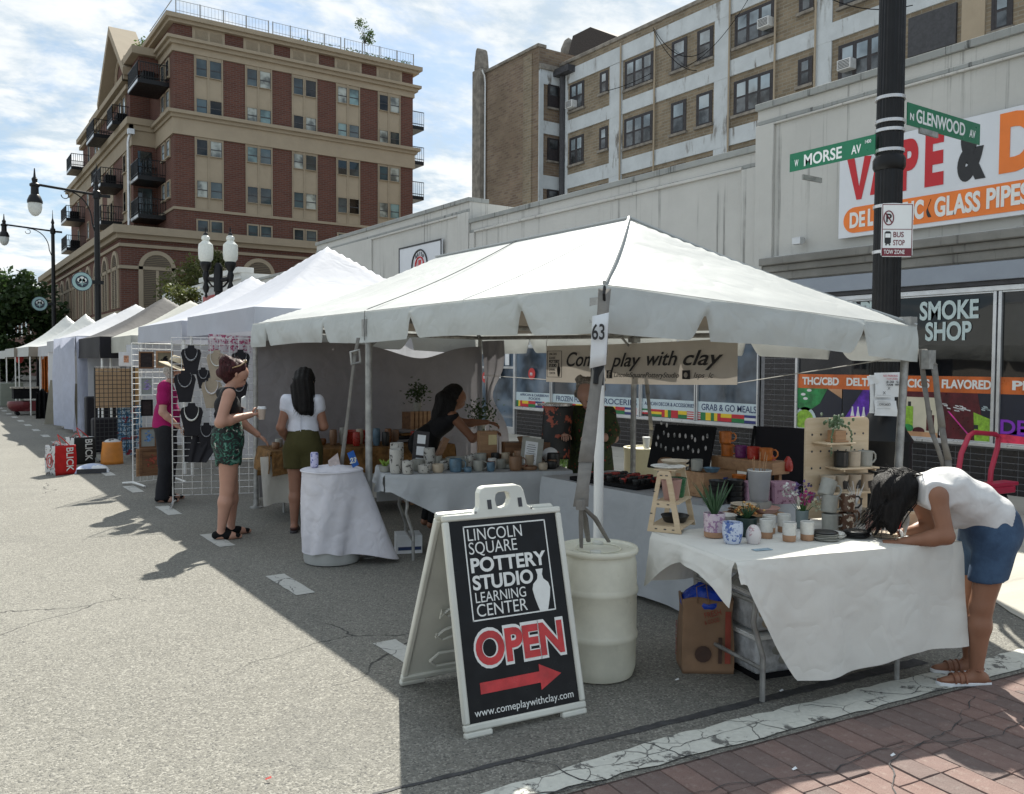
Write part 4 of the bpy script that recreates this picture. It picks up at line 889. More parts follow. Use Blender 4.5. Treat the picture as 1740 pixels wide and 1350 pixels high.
for i in range(500):
    x = rnd.uniform(26, 31.2) if rnd.random() < .85 else rnd.uniform(22, 26); z = 24.15+rnd.random()**1.5*.55; s_ = .09
    u = Vector((rnd.gauss(0, 1), rnd.gauss(0, 1), rnd.gauss(0, 1))).normalized()*s_; v_ = u.cross(Vector((rnd.gauss(0, 1), rnd.gauss(0, 1), rnd.gauss(0, 1)))).normalized()*s_*.6; p = Vector((x, 59.8+rnd.uniform(-.1, .3), z))
    g_.add([p-u, p+v_, p+u, p-v_], [(0, 1, 2, 3)])
tag(g_.build('roof_planting', lf_mid, smooth=0), 'low green planting along the roof railing of the brick block', 'plants', kind='stuff')

# ------------------------------------------------------------------ street lamps
lampglass = pm('lamp_glass', (.72, .74, .72), .15, .05, 20, .3, 40, trans=.35)
def cobra(x, y, arm, label, ztop):
    t = T('street_lamp', label, 'street lamp', (x, y, 0), 0, 'tall street lamps with long arms over the street')
    MB().lathe([(.32, 0), (.32, .1), (.24, .5), (.2, .9), (.15, 1.1), (.14, 2), (.11, ztop-.3), (.16, ztop-.25), (.16, ztop+.05), (.1, ztop+.1), (.07, ztop+.35), (.11, ztop+.45), (.03, ztop+.75), (.01, ztop+1.3)], n=12).build('pole', M['black_metal'], t)
    a = MB(); a.tube([(0, 0, ztop-.1), (-arm, 0, ztop-.02+.1)], .055, 8); a.tube([(-arm*.5, 0, ztop-.05)]+[(-arm*.5+arm*.42*math.sin(q), 0, ztop-.05-1.3*(1-math.cos(q))) for q in [PI/2*i/8 for i in range(1, 9)]]+[(-.1, 0, ztop-1.7)], .03, 6)
    a.tube([(-arm*.52-.15*math.cos(q), 0, ztop-.25-.15*math.sin(q)) for q in [2*PI*i/10*.8 for i in range(11)]], .02, 5); a.box((.25, 0, ztop-.12), (.6, .12, .12)); a.build('arm', M['black_metal'], t)
    h = MB(); h.lathe([(.02, .95), (.05, .6), (.12, .5), (.1, .35), (.2, .28), (.2, .2), (.15, .15), (.16, -.15), (.22, -.22), (.30, -.42), (.30, -.52)], (-arm, 0, ztop-.2), 14); ho = h.build('lamp_head', M['black_metal'], t)
    MB().lathe([(.27, -.52), (.28, -.7), (.23, -.9), (.12, -1.04), (.01, -1.08)], (-arm, 0, ztop-.2), 16).build('lamp_bowl', lampglass, ho)
    return t
cobra(6.5, 42.1, 2.4, 'nearer of the two tall black lamps, its arm reaching over the tents', 9.1)
cobra(7.35, 65.0, 2.8, 'farther of the two tall black lamps, at the left end of the street', 10.4)
teal = pm('banner_teal', (.28, .42, .42), .5, .08, 3, 0); bwht = pm('banner_white', (.65, .68, .66), .5, .05, 5, 0); bdk = pm('banner_dark', (.02, .03, .05), .5, .1, 5, 0)
def round_sign(x, y, z, r, label):
    t = T('round_banner_sign', label, 'sign', (x, y, z), 0, 'round neighbourhood signs on the lamp poles')
    A = Matrix(((1, 0, 0), (0, 0, -1), (0, 1, 0)))
    def dsc(r_, y0, y1, m_, nm, c=(0, 0)): return MB().lathe([(.001, 0), (r_, 0), (r_, y1), (.001, y1)], (c[0], -y0, c[1]), 28, ax=A).build(nm, m_, t)
    dsc(r, 0, .05, bdk, 'rim'); dsc(r*.93, .05, .008, teal, 'face'); dsc(r*.62, .06, .008, bdk, 'inner_disc')
    for dx, dz, q in ((-.25, .1, .2), (0, .22, .24), (.25, .1, .2), (-.1, .0, .2), (.14, .02, .18)): dsc(r*q, .07, .006, bwht, 'tree_emblem', (dx*r, dz*r+.05*r))
    MB().bx(-r*.04, -.085, -r*.5, r*.04, -.07, .1).prism([(-r*.5, -.07, -r*.18), (-r*.1, -.07, -r*.22), (r*.1, -.07, -r*.22), (r*.5, -.07, -r*.18), (0, -.07, -r*.34)], (0, -.012, 0)).build('tree_emblem', teal, t, smooth=0)
    MB().bx(r, -.05, -.08, r+.45, .03, .08).build('bracket', M['black_metal'], t)
round_sign(5.85, 42.0, 5.15, .42, 'round teal and white tree emblem sign on the nearer tall lamp')
round_sign(6.5, 64.9, 5.45, .48, 'round teal and white tree emblem sign on the farther tall lamp')
# twin globe lamp
t = T('twin_globe_lamp', 'black ornamental lamp with two frosted acorn globes between the brick block and the tents', 'street lamp', (7.2, 25.8, 0))
MB().lathe([(.3, 0), (.3, .15), (.2, .6), (.12, 1), (.1, 3.7), (.13, 3.72), (.13, 4.3), (.12, 4.45), (.06, 4.55)], n=12).build('pole', M['black_metal'], t)
a = MB()
for s in (-1, 1):
    dx, dy = s*.36*Rt.x, s*.36*Rt.y
    a.tube([(0, 0, 4.05), (dx*.6, dy*.6, 4.08), (dx, dy, 4.12)], [.09, .07, .05], 8); a.tube([(0, 0, 3.8), (dx*.5, dy*.5, 3.88), (dx, dy, 4.1)], .03, 6)
    a.lathe([(.01, -.55), (.05, -.5), (.03, -.42), (.07, -.36), (.1, -.25), (.05, -.1), (.08, 0), (.1, .1), (.07, .22), (.15, .35), (.17, .45), (.15, .5)], (dx, dy, 4.08), 12)
    for q in (0,): MB().lathe([(.13, 0), (.2, .1), (.21, .25), (.21, .4), (.2, .52), (.12, .6), (.09, .63), (.12, .68), (.11, .75), (.05, .8)], (dx, dy, 4.56), 18).build('globe', lampglass, t); MB().lathe([(.08, 0), (.06, .05), (.02, .1), (.03, .15), (.005, .25)], (dx, dy, 5.35), 8).build('globe_finial', M['black_metal'], t)
a.build('arm', M['black_metal'], t)
# ------------------------------------------------------------------ near fluted pole with street names and bus stop sign
PX, PY = 7.28, 4.62
t = T('street_light_pole', 'thick black fluted pole rising out of the picture beside the smoke shop', 'pole', (PX, PY, .12))
mb = MB(); nf = 24
def flut(z, r): return [(r*(1-.05*(i % 2))*math.cos(2*PI*i/(nf*2)), r*(1-.05*(i % 2))*math.sin(2*PI*i/(nf*2)), z) for i in range(nf*2)]
mb.add(flut(1.0, .125)+flut(9, .1), [(i, (i+1) % 48, 48+(i+1) % 48, 48+i) for i in range(48)]); mb.build('pole', M['black_metal'], t, smooth=20)
MB().lathe([(.30, 0), (.30, .12), (.27, .2), (.24, .8), (.26, .86), (.2, .95), (.16, 1.05), (.13, 1.1)], n=16).build('pole_base', M['black_metal'], t)
bandm = pm('steel_band', (.55, .55, .56), .3, .1, 5, 0, metal=.5)
for z in (4.05, 3.84, 3.76, 3.58, 3.08, 2.67): MB().lathe([(.126, 0), (.129, 0), (.129, .028), (.126, .028)], (0, 0, z-.12), 32).build('steel_band', bandm, t)
MB().lathe([(.125, 0), (.14, .03), (.14, .1), (.125, .13)], (.0, 0, 3.30), 12).build('collar', M['black_metal'], t)
grn = pm('sign_green', (.005, .16, .075), .35, .06, 5, 0); sgw = pm('sign_letter_white', (.8, .82, .82), .4, .03, 5, 0)
def street_sign(label, base, r, w_, z, words):
    r = Vector(r).normalized(); n = r.cross(Vector((0, 0, 1))); t = T('street_name_sign', label, 'street sign', base)
    h = .2; P = lambda a, b_, d: r*a+Vector((0, 0, b_))+n*d
    h = .2 if r.x > .5 else .175; m_ = MB(); m_.add([P(a, b_, d) for d in (-.004, .004) for a, b_ in ((0, 0), (w_, 0), (w_, h), (0, h))], [(0, 3, 2, 1), (4, 5, 6, 7), (0, 1, 5, 4), (1, 2, 6, 5), (2, 3, 7, 6), (3, 0, 4, 7)]); m_.build('sign_plate', grn, t)
    for s, a, zz, hh, ww in words: text(s, 'lettering', sgw, t, P(a, zz, .005), r, (0, 0, 1), hh, width=ww, off=.02, ext=.001)
    return t
street_sign('green street sign reading W MORSE AV on the left of the pole', (7.14, 5.60, 3.565), (0, -1, 0), .93, 0, [('W', .06, .045, .06, .045), ('MORSE', .17, .03, .105, .42), ('AV', .69, .04, .075, .1), ('1400', .83, .11, .03, .06)])
street_sign('green street sign reading N GLENWOOD AV pointing away to the right of the pole', (7.35, 4.50, 3.82), (1, 0, 0), 1.25, 0, [('N', .04, .05, .06, .06), ('GLENWOOD', .14, .045, .115, .83), ('AV', 1.05, .05, .07, .11)])
for o in [o for o in COL.objects if o.name.startswith('street_name_sign')]: MB().box((.35, 0, -.02), (.3, .02, .05)).build('bracket', M['dull_metal'], o)
t = T('bus_stop_sign', 'white sign with no parking symbol, a bus and BUS STOP TOW ZONE on the pole', 'sign', (6.9, 4.44, 2.60))
r = Rt.copy(); n_ = r.cross(Vector((0, 0, 1))); PP = lambda a, b_, d=0: r*a+Vector((0, 0, b_))+n_*d
rr_ = lambda x0, z0, x1, z1, c: [(x0+c, z0), (x1-c, z0), (x1, z0+c), (x1, z1-c), (x1-c, z1), (x0+c, z1), (x0, z1-c), (x0, z0+c)]
def sp(pts, d, m_, nm='print'): return MB().prism([PP(a, b_, d) for a, b_ in pts], n_*.0015).build(nm, m_, t, smooth=0)
mar = pm('sign_maroon', (.16, .012, .025), .4, .05, 5, 0)
SW, SH = .275, .46
sp(rr_(0, 0, SW, SH, .015), 0, sgw, 'sign_plate')
for x0, z0, x1, z1 in ((.006, .006, .012, SH-.006), (SW-.012, .006, SW-.006, SH-.006), (.006, SH-.012, SW-.006, SH-.006), (.012, .235, SW-.012, .24)): sp([(x0, z0), (x1, z0), (x1, z1), (x0, z1)], .002, mar)
sp([(.006, .006), (SW-.006, .006), (SW-.006, .075), (.006, .075)], .002, mar)
MB().tube([PP(.062+.042*math.cos(q), .335+.06*math.sin(q), .004) for q in [2*PI*i/24 for i in range(24)]], .005, 5, closed=True).tube([PP(.035, .375, .005), PP(.09, .295, .005)], .005, 5).build('print', mar, t)
text('P', 'print', ink, t, PP(.04, .3, .003), r, (0, 0, 1), .07, off=.02, ext=.0005)
text('BUS', 'print', mar, t, PP(.105, .17, .003), r, (0, 0, 1), .045, width=.09, off=.01, ext=.0005); text('STOP', 'print', mar, t, PP(.105, .1, .003), r, (0, 0, 1), .045, width=.10, off=.01, ext=.0005)
text('TOW ZONE', 'print', sgw, t, PP(.025, .025, .004), r, (0, 0, 1), .035, width=.18, off=.01, ext=.0005)
sp(rr_(.03, .11, .085, .22, .012), .002, ink); sp([(.035, .165), (.08, .165), (.08, .2), (.035, .2)], .004, sgw); sp([(.037, .098), (.05, .098), (.05, .11), (.037, .11)], .002, ink); sp([(.068, .098), (.08, .098), (.08, .11), (.068, .11)], .002, ink)
# taped paper notices on the near pole
t = T('paper_notices', 'tattered white no parking notices taped to the dark pole behind the tent post', 'notice', (7.05, 4.55, 1.18))
pnk = pm('notice_red', (.5, .05, .1), .6, .1, 5, 0)
for a, b_, w_, h_, d, rot in ((-.06, .05, .22, .34, .0, -.05), (-.02, .19, .25, .22, .01, .03), (-.09, .3, .1, .08, .02, .2), (-.02, .03, .2, .14, .015, -.04)):
    m_ = MB(); m_.grid(lambda u, v: tuple(PP(a+u*w_+math.sin(v*5)*.004, b_+v*h_+u*rot*w_, d+.006*math.sin(u*7+v*4))), 6, 6); m_.build('paper', paper, t)
text('NO PARKING', 'print', pnk, t, PP(.05, .375, .022), r, (0, 0, 1), .018, width=.13, ext=.0005); text('TOW ZONE', 'print', pnk, t, PP(.08, .35, .022), r, (0, 0, 1), .014, width=.1, ext=.0005)
text('X', 'print', ink, t, PP(.09, .26, .022), r, (0, 0, 1), .025, ext=.0005); text('X', 'print', ink, t, PP(.05, .22, .022), r, (0, 0, 1), .025, ext=.0005); text('CHICAGO', 'print', ink, t, PP(.02, .12, .022), r, (0, 0, 1), .02, width=.1, ext=.0005)
text('8-20  5:2', 'print', ink, t, PP(.08, .32, .022), r, (0, 0, 1), .02, width=.13, off=.01, ext=.0005); text('7AM  9PM', 'print', ink, t, PP(.08, .295, .022), r, (0, 0, 1), .018, width=.13, off=.01, ext=.0005)
for i in range(5): MB().bx(-.0, 0, 0, .12, .001, .0012).build('print', ink, t, loc=PP(.0, .21-i*.03, .02), rot=(0, 0, -yaw))
# ------------------------------------------------------------------ tents
M['vinyl'] = cloth('tent_vinyl', (.41, .425, .42), .05, 1.6, .6, 300, .03, .5, .03, .12, under=(.27, .235, .195)); M['vinyl_v'] = cloth('valance_vinyl', (.60, .63, .62), .26, 2.6, 1.0, 300, .03, .5, .03, .15)  # brown underside: the dim light through the vinyl is put into the colour
M['poly'] = cloth('popup_fabric', (.47, .49, .55), .22, 2.2, .5, 300, .03, .7, .02)
M['poly2'] = cloth('popup_fabric_white', (.48, .49, .52), .20, 2.2, .45, 300, .03, .7, .02)
M['cream_fab'] = cloth('cream_fabric', (.47, .47, .43), .2, 2.5, .5, 300, .05, .75, .02)
M['black_fab'] = cloth('black_fabric', (.015, .014, .018), .0, 2.2, .4, 300, .1, .7, .02)
M['grey_top'] = cloth('charcoal_fabric', (.05, .048, .05), .03, 2.2, .4, 300, .1, .7, .02)
M['sheet'] = cloth('sidewall_fabric', (.52, .55, .66), .36, 3.0, .6, 300, .05, .8, .03)
M['sheer'] = cloth('white_sidewall', (.62, .63, .66), .35, 3.0, .5, 300, .05, .8, .02)
M['grey_curtain'] = cloth('grey_curtain', (.26, .25, .262), .16, 2.0, .9, 300, .08, .85, .05)
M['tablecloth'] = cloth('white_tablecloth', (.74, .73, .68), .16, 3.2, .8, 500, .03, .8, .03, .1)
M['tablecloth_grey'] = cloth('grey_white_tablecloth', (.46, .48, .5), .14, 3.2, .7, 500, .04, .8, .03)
def gnoise(seed):
    r_ = random.Random(seed); K = [(r_.uniform(-1, 1)*f, r_.uniform(-1, 1)*f, r_.uniform(0, 6), 1/f) for f in (2, 3, 5, 8, 13, 21) for _ in range(3)]
    return lambda x, y: sum(math.sin(a*x+b_*y+c)*d for a, b_, c, d in K)*.35
def frame_canopy(t, x0, x1, y0, y1, zc, zp, mat, notches, vh, inset, ridge=True, nx=48, seed=1, hip=1.5):
    """zc: eave heights at corners (x0y0, x1y0, x1y1, x0y1)"""
    O_ = tuple(t.location); nz = gnoise(seed)
    def ez(u, v): return (zc[0]*(1-u)+zc[1]*u)*(1-v)+(zc[3]*(1-u)+zc[2]*u)*v
    def roof(u, v):
        x = x0+(x1-x0)*u; y = y0+(y1-y0)*v; d = min((x-x0)/((x1-x0)/2), (x1-x)/((x1-x0)/2), (y-y0)/hip, (y1-y)/hip, 1.)
        e = ez(u, v); z = e+(zp-e)*(d if d > .12 else d*.97) - .035*math.sin(PI*min(1, d*1.0))
        z += .011*nz(x*1.2, y*1.2)*(1-abs(2*d-1))+.006*math.sin(max(abs(x-4.62)*6, 0)+nz(x, y))*(d < .5)*(.5-d) - .012*math.exp(-((d-.02)/.04)**2)
        return (x, y, z)
    ny = int(nx*(y1-y0)/(x1-x0))
    m_ = MB(O_); m_.grid(roof, nx, ny); c = m_.build('canopy', mat, t, smooth=28)
    # valance strips, hanging from the eave with tear-shaped notches
    def val(P0, P1, n, side, nt_):
        P0, P1 = Vector(P0), Vector(P1); Lh = (P1-P0).length; m_ = MB(O_); d = (P1-P0).normalized(); nn = Vector((d.y, -d.x, 0)).normalized()*side; vn = 9
        vs = []; fs = []
        for i in range(n+1):
            s = i/n; p = P0.lerp(P1, s); h = vh*(1+.05*math.sin(s*Lh*2.2+seed))
            for c_ in nt_:
                q = (s*Lh-c_)
                if -.16 < q < .05: h -= vh*.72*(math.sin(PI*(q+.16)/.21*.5)**2.2 if q < 0 else (1-q/.05)**.6)
            for j in range(vn+1):
                w_ = j/vn; off = .022*math.sin(w_*2.6)+.022*nz(s*Lh*1.9+3, w_*1.6)*w_+.008*math.sin(s*Lh*9+w_*3+2*nz(s*3, 0))*w_
                vs.append(p+nn*off-Vector((0, 0, w_*h+.0)))
        for i in range(n):
            for j in range(vn): a = i*(vn+1)+j; fs.append((a, a+1, a+vn+2, a+vn+1))
        m_.add(vs, fs); m_.build('valance', M['vinyl_v'], t, smooth=60)
    n_ = 150
    val((x0, y0, zc[0]), (x0, y1, zc[3]), 2*n_, -1, notches.get('l', [])); val((x0, y0, zc[0]), (x1, y0, zc[1]), n_, 1, notches.get('n', []))
    val((x1, y0, zc[1]), (x1, y1, zc[2]), 2*n_, 1, notches.get('r', [])); val((x0, y1, zc[3]), (x1, y1, zc[2]), n_, -1, notches.get('f', []))
    return roof
tent = T('frame_tent', 'large white vinyl frame tent in the foreground with a hipped roof and notched valance', 'tent', (4.62, 6.7, 0)); OTt = (4.62, 6.7, 0)
X0, X1, Y0, Y1 = 3.1, 6.15, 3.65, 9.75
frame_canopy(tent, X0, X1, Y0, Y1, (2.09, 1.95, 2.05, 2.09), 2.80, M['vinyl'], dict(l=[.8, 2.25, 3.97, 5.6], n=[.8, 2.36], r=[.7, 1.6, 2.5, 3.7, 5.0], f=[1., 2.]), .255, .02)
# roof seams (welded laps) lying on the cloth
c_gs2 = pm('seam_pale', (.34, .345, .34), .7, .1, 9, 0); sm = MB(OTt); c_gs = pm('seam_grey', (.16, .16, .155), .7, .1, 9, 0)
pts = [(3.1+1.52*i/14, 6.7, 2.1+.70*i/14-.035*math.sin(PI*i/14)+.004) for i in range(15)]; sm.tube(pts, .0035, 4, flat=1)
pts = [(3.1+1.52*i/14, 6.72, 2.1+.70*i/14-.035*math.sin(PI*i/14)+.003) for i in range(15)]; sm.tube(pts, .002, 4)
sm.tube([(3.076, 6.7, 2.09), (3.066, 6.7, 1.96), (3.072, 6.7, 1.84)], .004, 4); sm.build('seam', c_gs, tent)
wv = MB(OTt)
for (a, b_) in (((3.1, 3.65, 2.095), (4.62, 5.15, 2.805)), ((6.15, 3.65, 1.955), (4.62, 5.15, 2.805)), ((4.62, 5.15, 2.803), (4.62, 8.25, 2.803))):
    a, b_ = Vector(a), Vector(b_); wv.tube([a.lerp(b_, i/12)-Vector((0, 0, .035*math.sin(PI*i/12)*(1 if b_.y < 8 else 0)-.004)) for i in range(13)], .013, 6)
wv.build('ridge_seam', M['vinyl'], tent)
for a, b_ in (((3.1, 5.15, 2.09), (4.62, 5.15, 2.80)), ((3.095, 3.66, 2.085), (3.095, 9.74, 2.085)), ((3.12, 3.645, 2.085), (6.13, 3.645, 1.945))):
    a, b_ = Vector(a), Vector(b_); MB(OTt).tube([a.lerp(b_, i/14)-Vector((0, 0, (.035*math.sin(PI*i/14) if b_.z > 2.5 else 0)-.002)) for i in range(15)], .0018, 4).build('stitched_seam', c_gs2, tent)
posts = dict(a=((3.25, 3.86), 2.05), b=((3.12, 6.72), 2.05), c=((3.12, 9.72), 2.05), d=((6.1, 3.70), 1.92), e=((6.12, 6.72), 2.0), f=((6.12, 9.72), 2.0))
for k_, ((x, y), z) in posts.items():
    dx = -.12 if k_ == 'd' else 0
    o = MB(OTt).tube([(x+dx, y, 0), (x, y, z)], .029, 12).lathe([(.075, 0), (.075, .012), (.035, .02), (.034, .09)], (x+dx, y, 0), 12).build('post', M['dull_metal'] if k_ not in 'a' else M['white_paint'], tent)
r_ = MB(OTt)
zc_ = 2.02
for a, b_ in (((3.12, 3.7, 2.03), (3.12, 9.72, 2.03)), ((6.12, 3.7, 1.9), (6.12, 9.72, 1.99)), ((3.12, 3.7, 2.03), (6.12, 3.7, 1.9)), ((3.12, 9.72, 2.03), (6.12, 9.72, 1.99)), ((3.12, 6.72, 2.03), (6.12, 6.72, 1.95))):
    MB(OTt).tube([a, b_], .024, 10).build('eave_rail', M['dull_metal'], tent)
for a, b_ in (((3.12, 3.7, 2.03), (4.62, 5.15, 2.72)), ((6.12, 3.7, 1.9), (4.62, 5.15, 2.72)), ((3.12, 9.72, 2.03), (4.62, 8.25, 2.72)), ((6.12, 9.72, 1.99), (4.62, 8.25, 2.72)), ((4.62, 5.15, 2.72), (4.62, 8.25, 2.72)), ((3.12, 6.72, 2.03), (4.62, 6.72, 2.72)), ((6.12, 6.72, 1.95), (4.62, 6.72, 2.72))):
    MB(OTt).tube([a, b_], .022, 8).build('rafter', M['dull_metal'], tent)
for x, y in ((3.12, 3.7), (6.12, 3.7), (6.12, 6.72), (3.12, 6.72)):
    MB(OTt).box((x, y, 1.95), (.09, .09, .14)).tube([(x, y, 1.78), (x+.22*(1 if x < 4 else -1), y, 1.97)], .012, 6).build('corner_bracket', M['dull_metal'], tent)
# ratchet straps
M['strap'] = cloth('grey_strap', (.20, .19, .175), 0, 8, .2, 900, .15, .8, .005, .5)
def strap(label, pts, w_, extra=None):
    t = T('ratchet_strap', label, 'strap', pts[0]); O_ = pts[0]; vs = []
    P = [Vector(p) for p in pts]; up = Rt
    for i in range(len(P)-1):
        a, b_ = P[i], P[i+1]; n = max(2, int((b_-a).length/.1))
        m_ = MB(O_); n_v = (b_-a).cross(up).normalized()*.0022
        m_.grid(lambda u, v: tuple(a.lerp(b_, v)+up*((u-.5)*w_*(1-.12*math.sin(v*5)))+n_v*math.sin(v*9)*3), 2, n); m_.build('webbing', M['strap'], t, solid=.004)
    return t
s1 = strap('wide grey ratchet strap from the near tent corner down to the water barrel', [(3.06, 3.6, 2.06), (2.98, 3.54, 1.7), (2.80, 3.43, 1.15), (2.745, 3.40, .93)], .07)
OS1 = (3.06, 3.6, 2.06)
MB(OS1).box((2.955, 3.53, 1.62), (.05, .05, .16)).tube([(2.92, 3.50, 1.55), (2.95, 3.52, 1.75)], .014, 8).build('ratchet', M['black_metal'], s1)
MB(OS1).tube([(3.075, 3.61, 2.03), (3.05, 3.59, 2.07), (3.03, 3.57, 2.03), (3.05, 3.59, 1.99)], .008, 6, closed=True).build('hook', M['black_metal'], s1)
for q in ((2.80, 3.46), (3.02, 3.50), (2.93, 3.56)):
    MB(OS1).tube([(2.745, 3.40, .94), ((2.745+q[0])/2, (3.40+q[1])/2, .85), (q[0], q[1], .705)], [.012, .018, .013], 6, flat=.6).build('tail', M['strap'], s1)
MB(OS1).box((2.745, 3.40, .94), (.035, .035, .05), .3).build('buckle', M['strap'], s1)
nb = T('number_card', 'white card with number 63 hung from the near tent corner strap', 'sign', (2.90, 3.46, 1.63))
rr = Rt*.985+Vector((0, 0, -.06)); uu = Vector((.02, 0, 1))
MB().grid(lambda u, v: tuple(Rt*((u-.5)*.085+v*.012)+Vector((0, 0, v*.27+u*.02))+Fw*.008*math.sin(u*3)), 4, 4).build('card', paper, nb, solid=.001)
text('63', 'lettering', ink, nb, Vector((0, 0, .15))-Rt*.034-Fw*.012, Rt, (0.0, 0, 1), .078, width=.066, off=.015, ext=.0008)
s2 = strap('thin pale guy strap from the tent eave down to the cloth covered barrel', [(2.98, 6.62, 1.86), (2.96, 6.64, 1.72), (2.90, 6.78, .80)], .03)
MB((2.98, 6.62, 1.86)).tube([(2.93, 6.66, 1.74), (2.98, 6.6, 1.76), (2.99, 6.6, 1.66), (2.94, 6.66, 1.64)], .012, 6, closed=True).build('ratchet', M['dull_metal'], s2)
s3 = strap('dusty strap tied from the right tent corner down behind the bending woman', [(6.2, 3.62, 1.78), (6.22, 3.55, 1.66), (6.26, 3.5, 1.2), (6.36, 3.5, .95), (6.4, 3.5, .3)], .05)
strap('slack second strap hanging beside the right tent post', [(6.2, 3.64, 1.78), (6.19, 3.6, 1.5), (6.22, 3.55, 1.15), (6.45, 3.5, .7)], .04)
MB((6.2, 3.62, 1.78)).box((6.2, 3.58, 1.7), (.09, .06, .14)).build('ratchet', M['dull_metal'], s3)
# banner
bn = T('banner', 'beige banner reading Come play with clay strung across the back of the big tent', 'banner', (6.05, 6.7, 1.42)); OBn = (6.05, 6.7, 1.42)
M['banner'] = cloth('banner_vinyl', (.60, .55, .49), .22, 2, .3, 300, .05, .6, .01)
bz = gnoise(4)
MB(OBn).grid(lambda u, v: (6.05+.012*bz(u*3, v)+.01*math.sin(u*7), 8.16-u*2.88, 1.445+v*.42-.012*math.sin(PI*u)+(.03*u)), 40, 8).build('cloth', M['banner'], bn, smooth=180)
def bt(s, y, z, h, w_, off=.0, sh=0., nm='lettering', m_=None): return text(s, nm, m_ or ink, bn, Vector((6.02, y, z))-Vector(OBn), (0, -1, .008), (0, 0, 1), h, width=w_, off=off, shear=sh, ext=.001)
y_, z_ = 8.06, 1.52
for s, dz, hh, oo, ww in (('LINCOLN', .235, .028, 0, .14), ('SQUARE', .19, .028, 0, .12), ('POTTERY', .145, .034, .04, .2), ('STUDIO', .1, .034, .04, .14), ('LEARNING', .055, .024, 0, .12), ('CENTER', .015, .026, 0, .12)): bt(s, y_, z_+dz, hh, ww, oo)
fr_ = MB(OBn)
for a in ((8.1, 1.5, 7.83, 1.505), (8.1, 1.80, 7.83, 1.805), (8.105, 1.5, 8.1, 1.805), (7.83, 1.5, 7.825, 1.805)): fr_.bx(6.022, min(a[0], a[2]), a[1], 6.026, max(a[0], a[2]), a[3])
fr_.build('print', ink, bn)
vase = lambda cx, cz, s: [(cx+a*s, cz+b_*s) for a, b_ in ((-.09, 0), (.09, 0), (.12, .1), (.17, .3), (.2, .5), (.17, .62), (.07, .72), (.05, .82), (.08, .95), (-.08, .95), (-.05, .82), (-.07, .72), (-.17, .62), (-.2, .5), (-.17, .3), (-.12, .1))]
MB(OBn).prism([(6.024, y, z) for y, z in vase(7.88, 1.51, .16)], (-.002, 0, 0)).build('print', ink, bn, smooth=0)
bt('Come', 7.73, 1.63, .155, .62, .012, .35); bt('play', 6.97, 1.63, .14, .46, .012, .35); bt('with', 6.42, 1.645, .14, .42, .012, .35); bt('clay', 5.92, 1.65, .14, .5, .012, .35)
MB(OBn).bx(6.02, 6.95, 1.505, 6.024, 7.04, 1.59).build('print', ink, bn); bt('f', 7.02, 1.505, .075, .045, .03, m_=M['banner'])
bt('LincolnSquarePotteryStudio', 6.92, 1.52, .05, .95, 0, .3); bt('lsps_lc', 5.78, 1.53, .05, .25, 0, .3)
MB(OBn).bx(6.02, 5.83, 1.515, 6.024, 5.93, 1.6).build('print', ink, bn); MB(OBn).lathe([(.001, 0), (.025, 0), (.025, .003), (.001, .003)], (6.018, 5.88, 1.555), 16, ax=Matrix(((0, 0, -1), (0, 1, 0), (1, 0, 0)))).build('print', M['banner'], bn)
c_st = pm('string', (.6, .6, .58), .8, .1, 5, 0)
for a, b_ in (((6.05, 8.16, 1.47), (6.1, 9.6, 1.5)), ((6.05, 5.28, 1.49), (6.12, 3.75, 1.72)), ((6.05, 5.28, 1.9), (6.1, 5.2, 2.0)), ((6.05, 8.16, 1.86), (6.1, 8.2, 2.0))): MB(OBn).tube([a, b_], .004, 4).build('string', c_st, bn)
# grey back curtain of the big tent
cu = MB(); cz = gnoise(9)
def curt(u, v):
    x = 3.14+u*2.98; top = 1.86-.10*math.sin(PI*min(1, max(0, (u-.25)/.6)))**2*(1 if u > .2 else .6)-.15*max(0, u-.35)*.9; top = 1.90-.17*math.exp(-((u-.68)/.16)**2)-.02*u
    z = .12+(top-.12)*v
    return (x, 9.66+.05*math.sin(u*17+math.sin(v*3)*1.5)*(1-.4*v)+.035*cz(x*1.6+z, z*1.4-x)+.1*(u > .95)*(u-.95)*20*.3, z)
cu.grid(curt, 90, 40); tag(cu.build('back_curtain', M['grey_curtain'], smooth=180), 'drooping dark grey fabric wall at the far end of the big tent', 'curtain')
cb = MB()
cb.grid(lambda u, v: (6.14+.04*math.sin(v*4)+.05*math.sin(u*14)*(1-v*.7), 9.66-u*.5*(1-.75*math.exp(-((v-.55)/.18)**2)), .35+v*1.6), 26, 24); tag(cb.build('gathered_curtain', M['grey_curtain'], smooth=180), 'gathered end of the grey fabric wall tied to the back tent post', 'curtain')

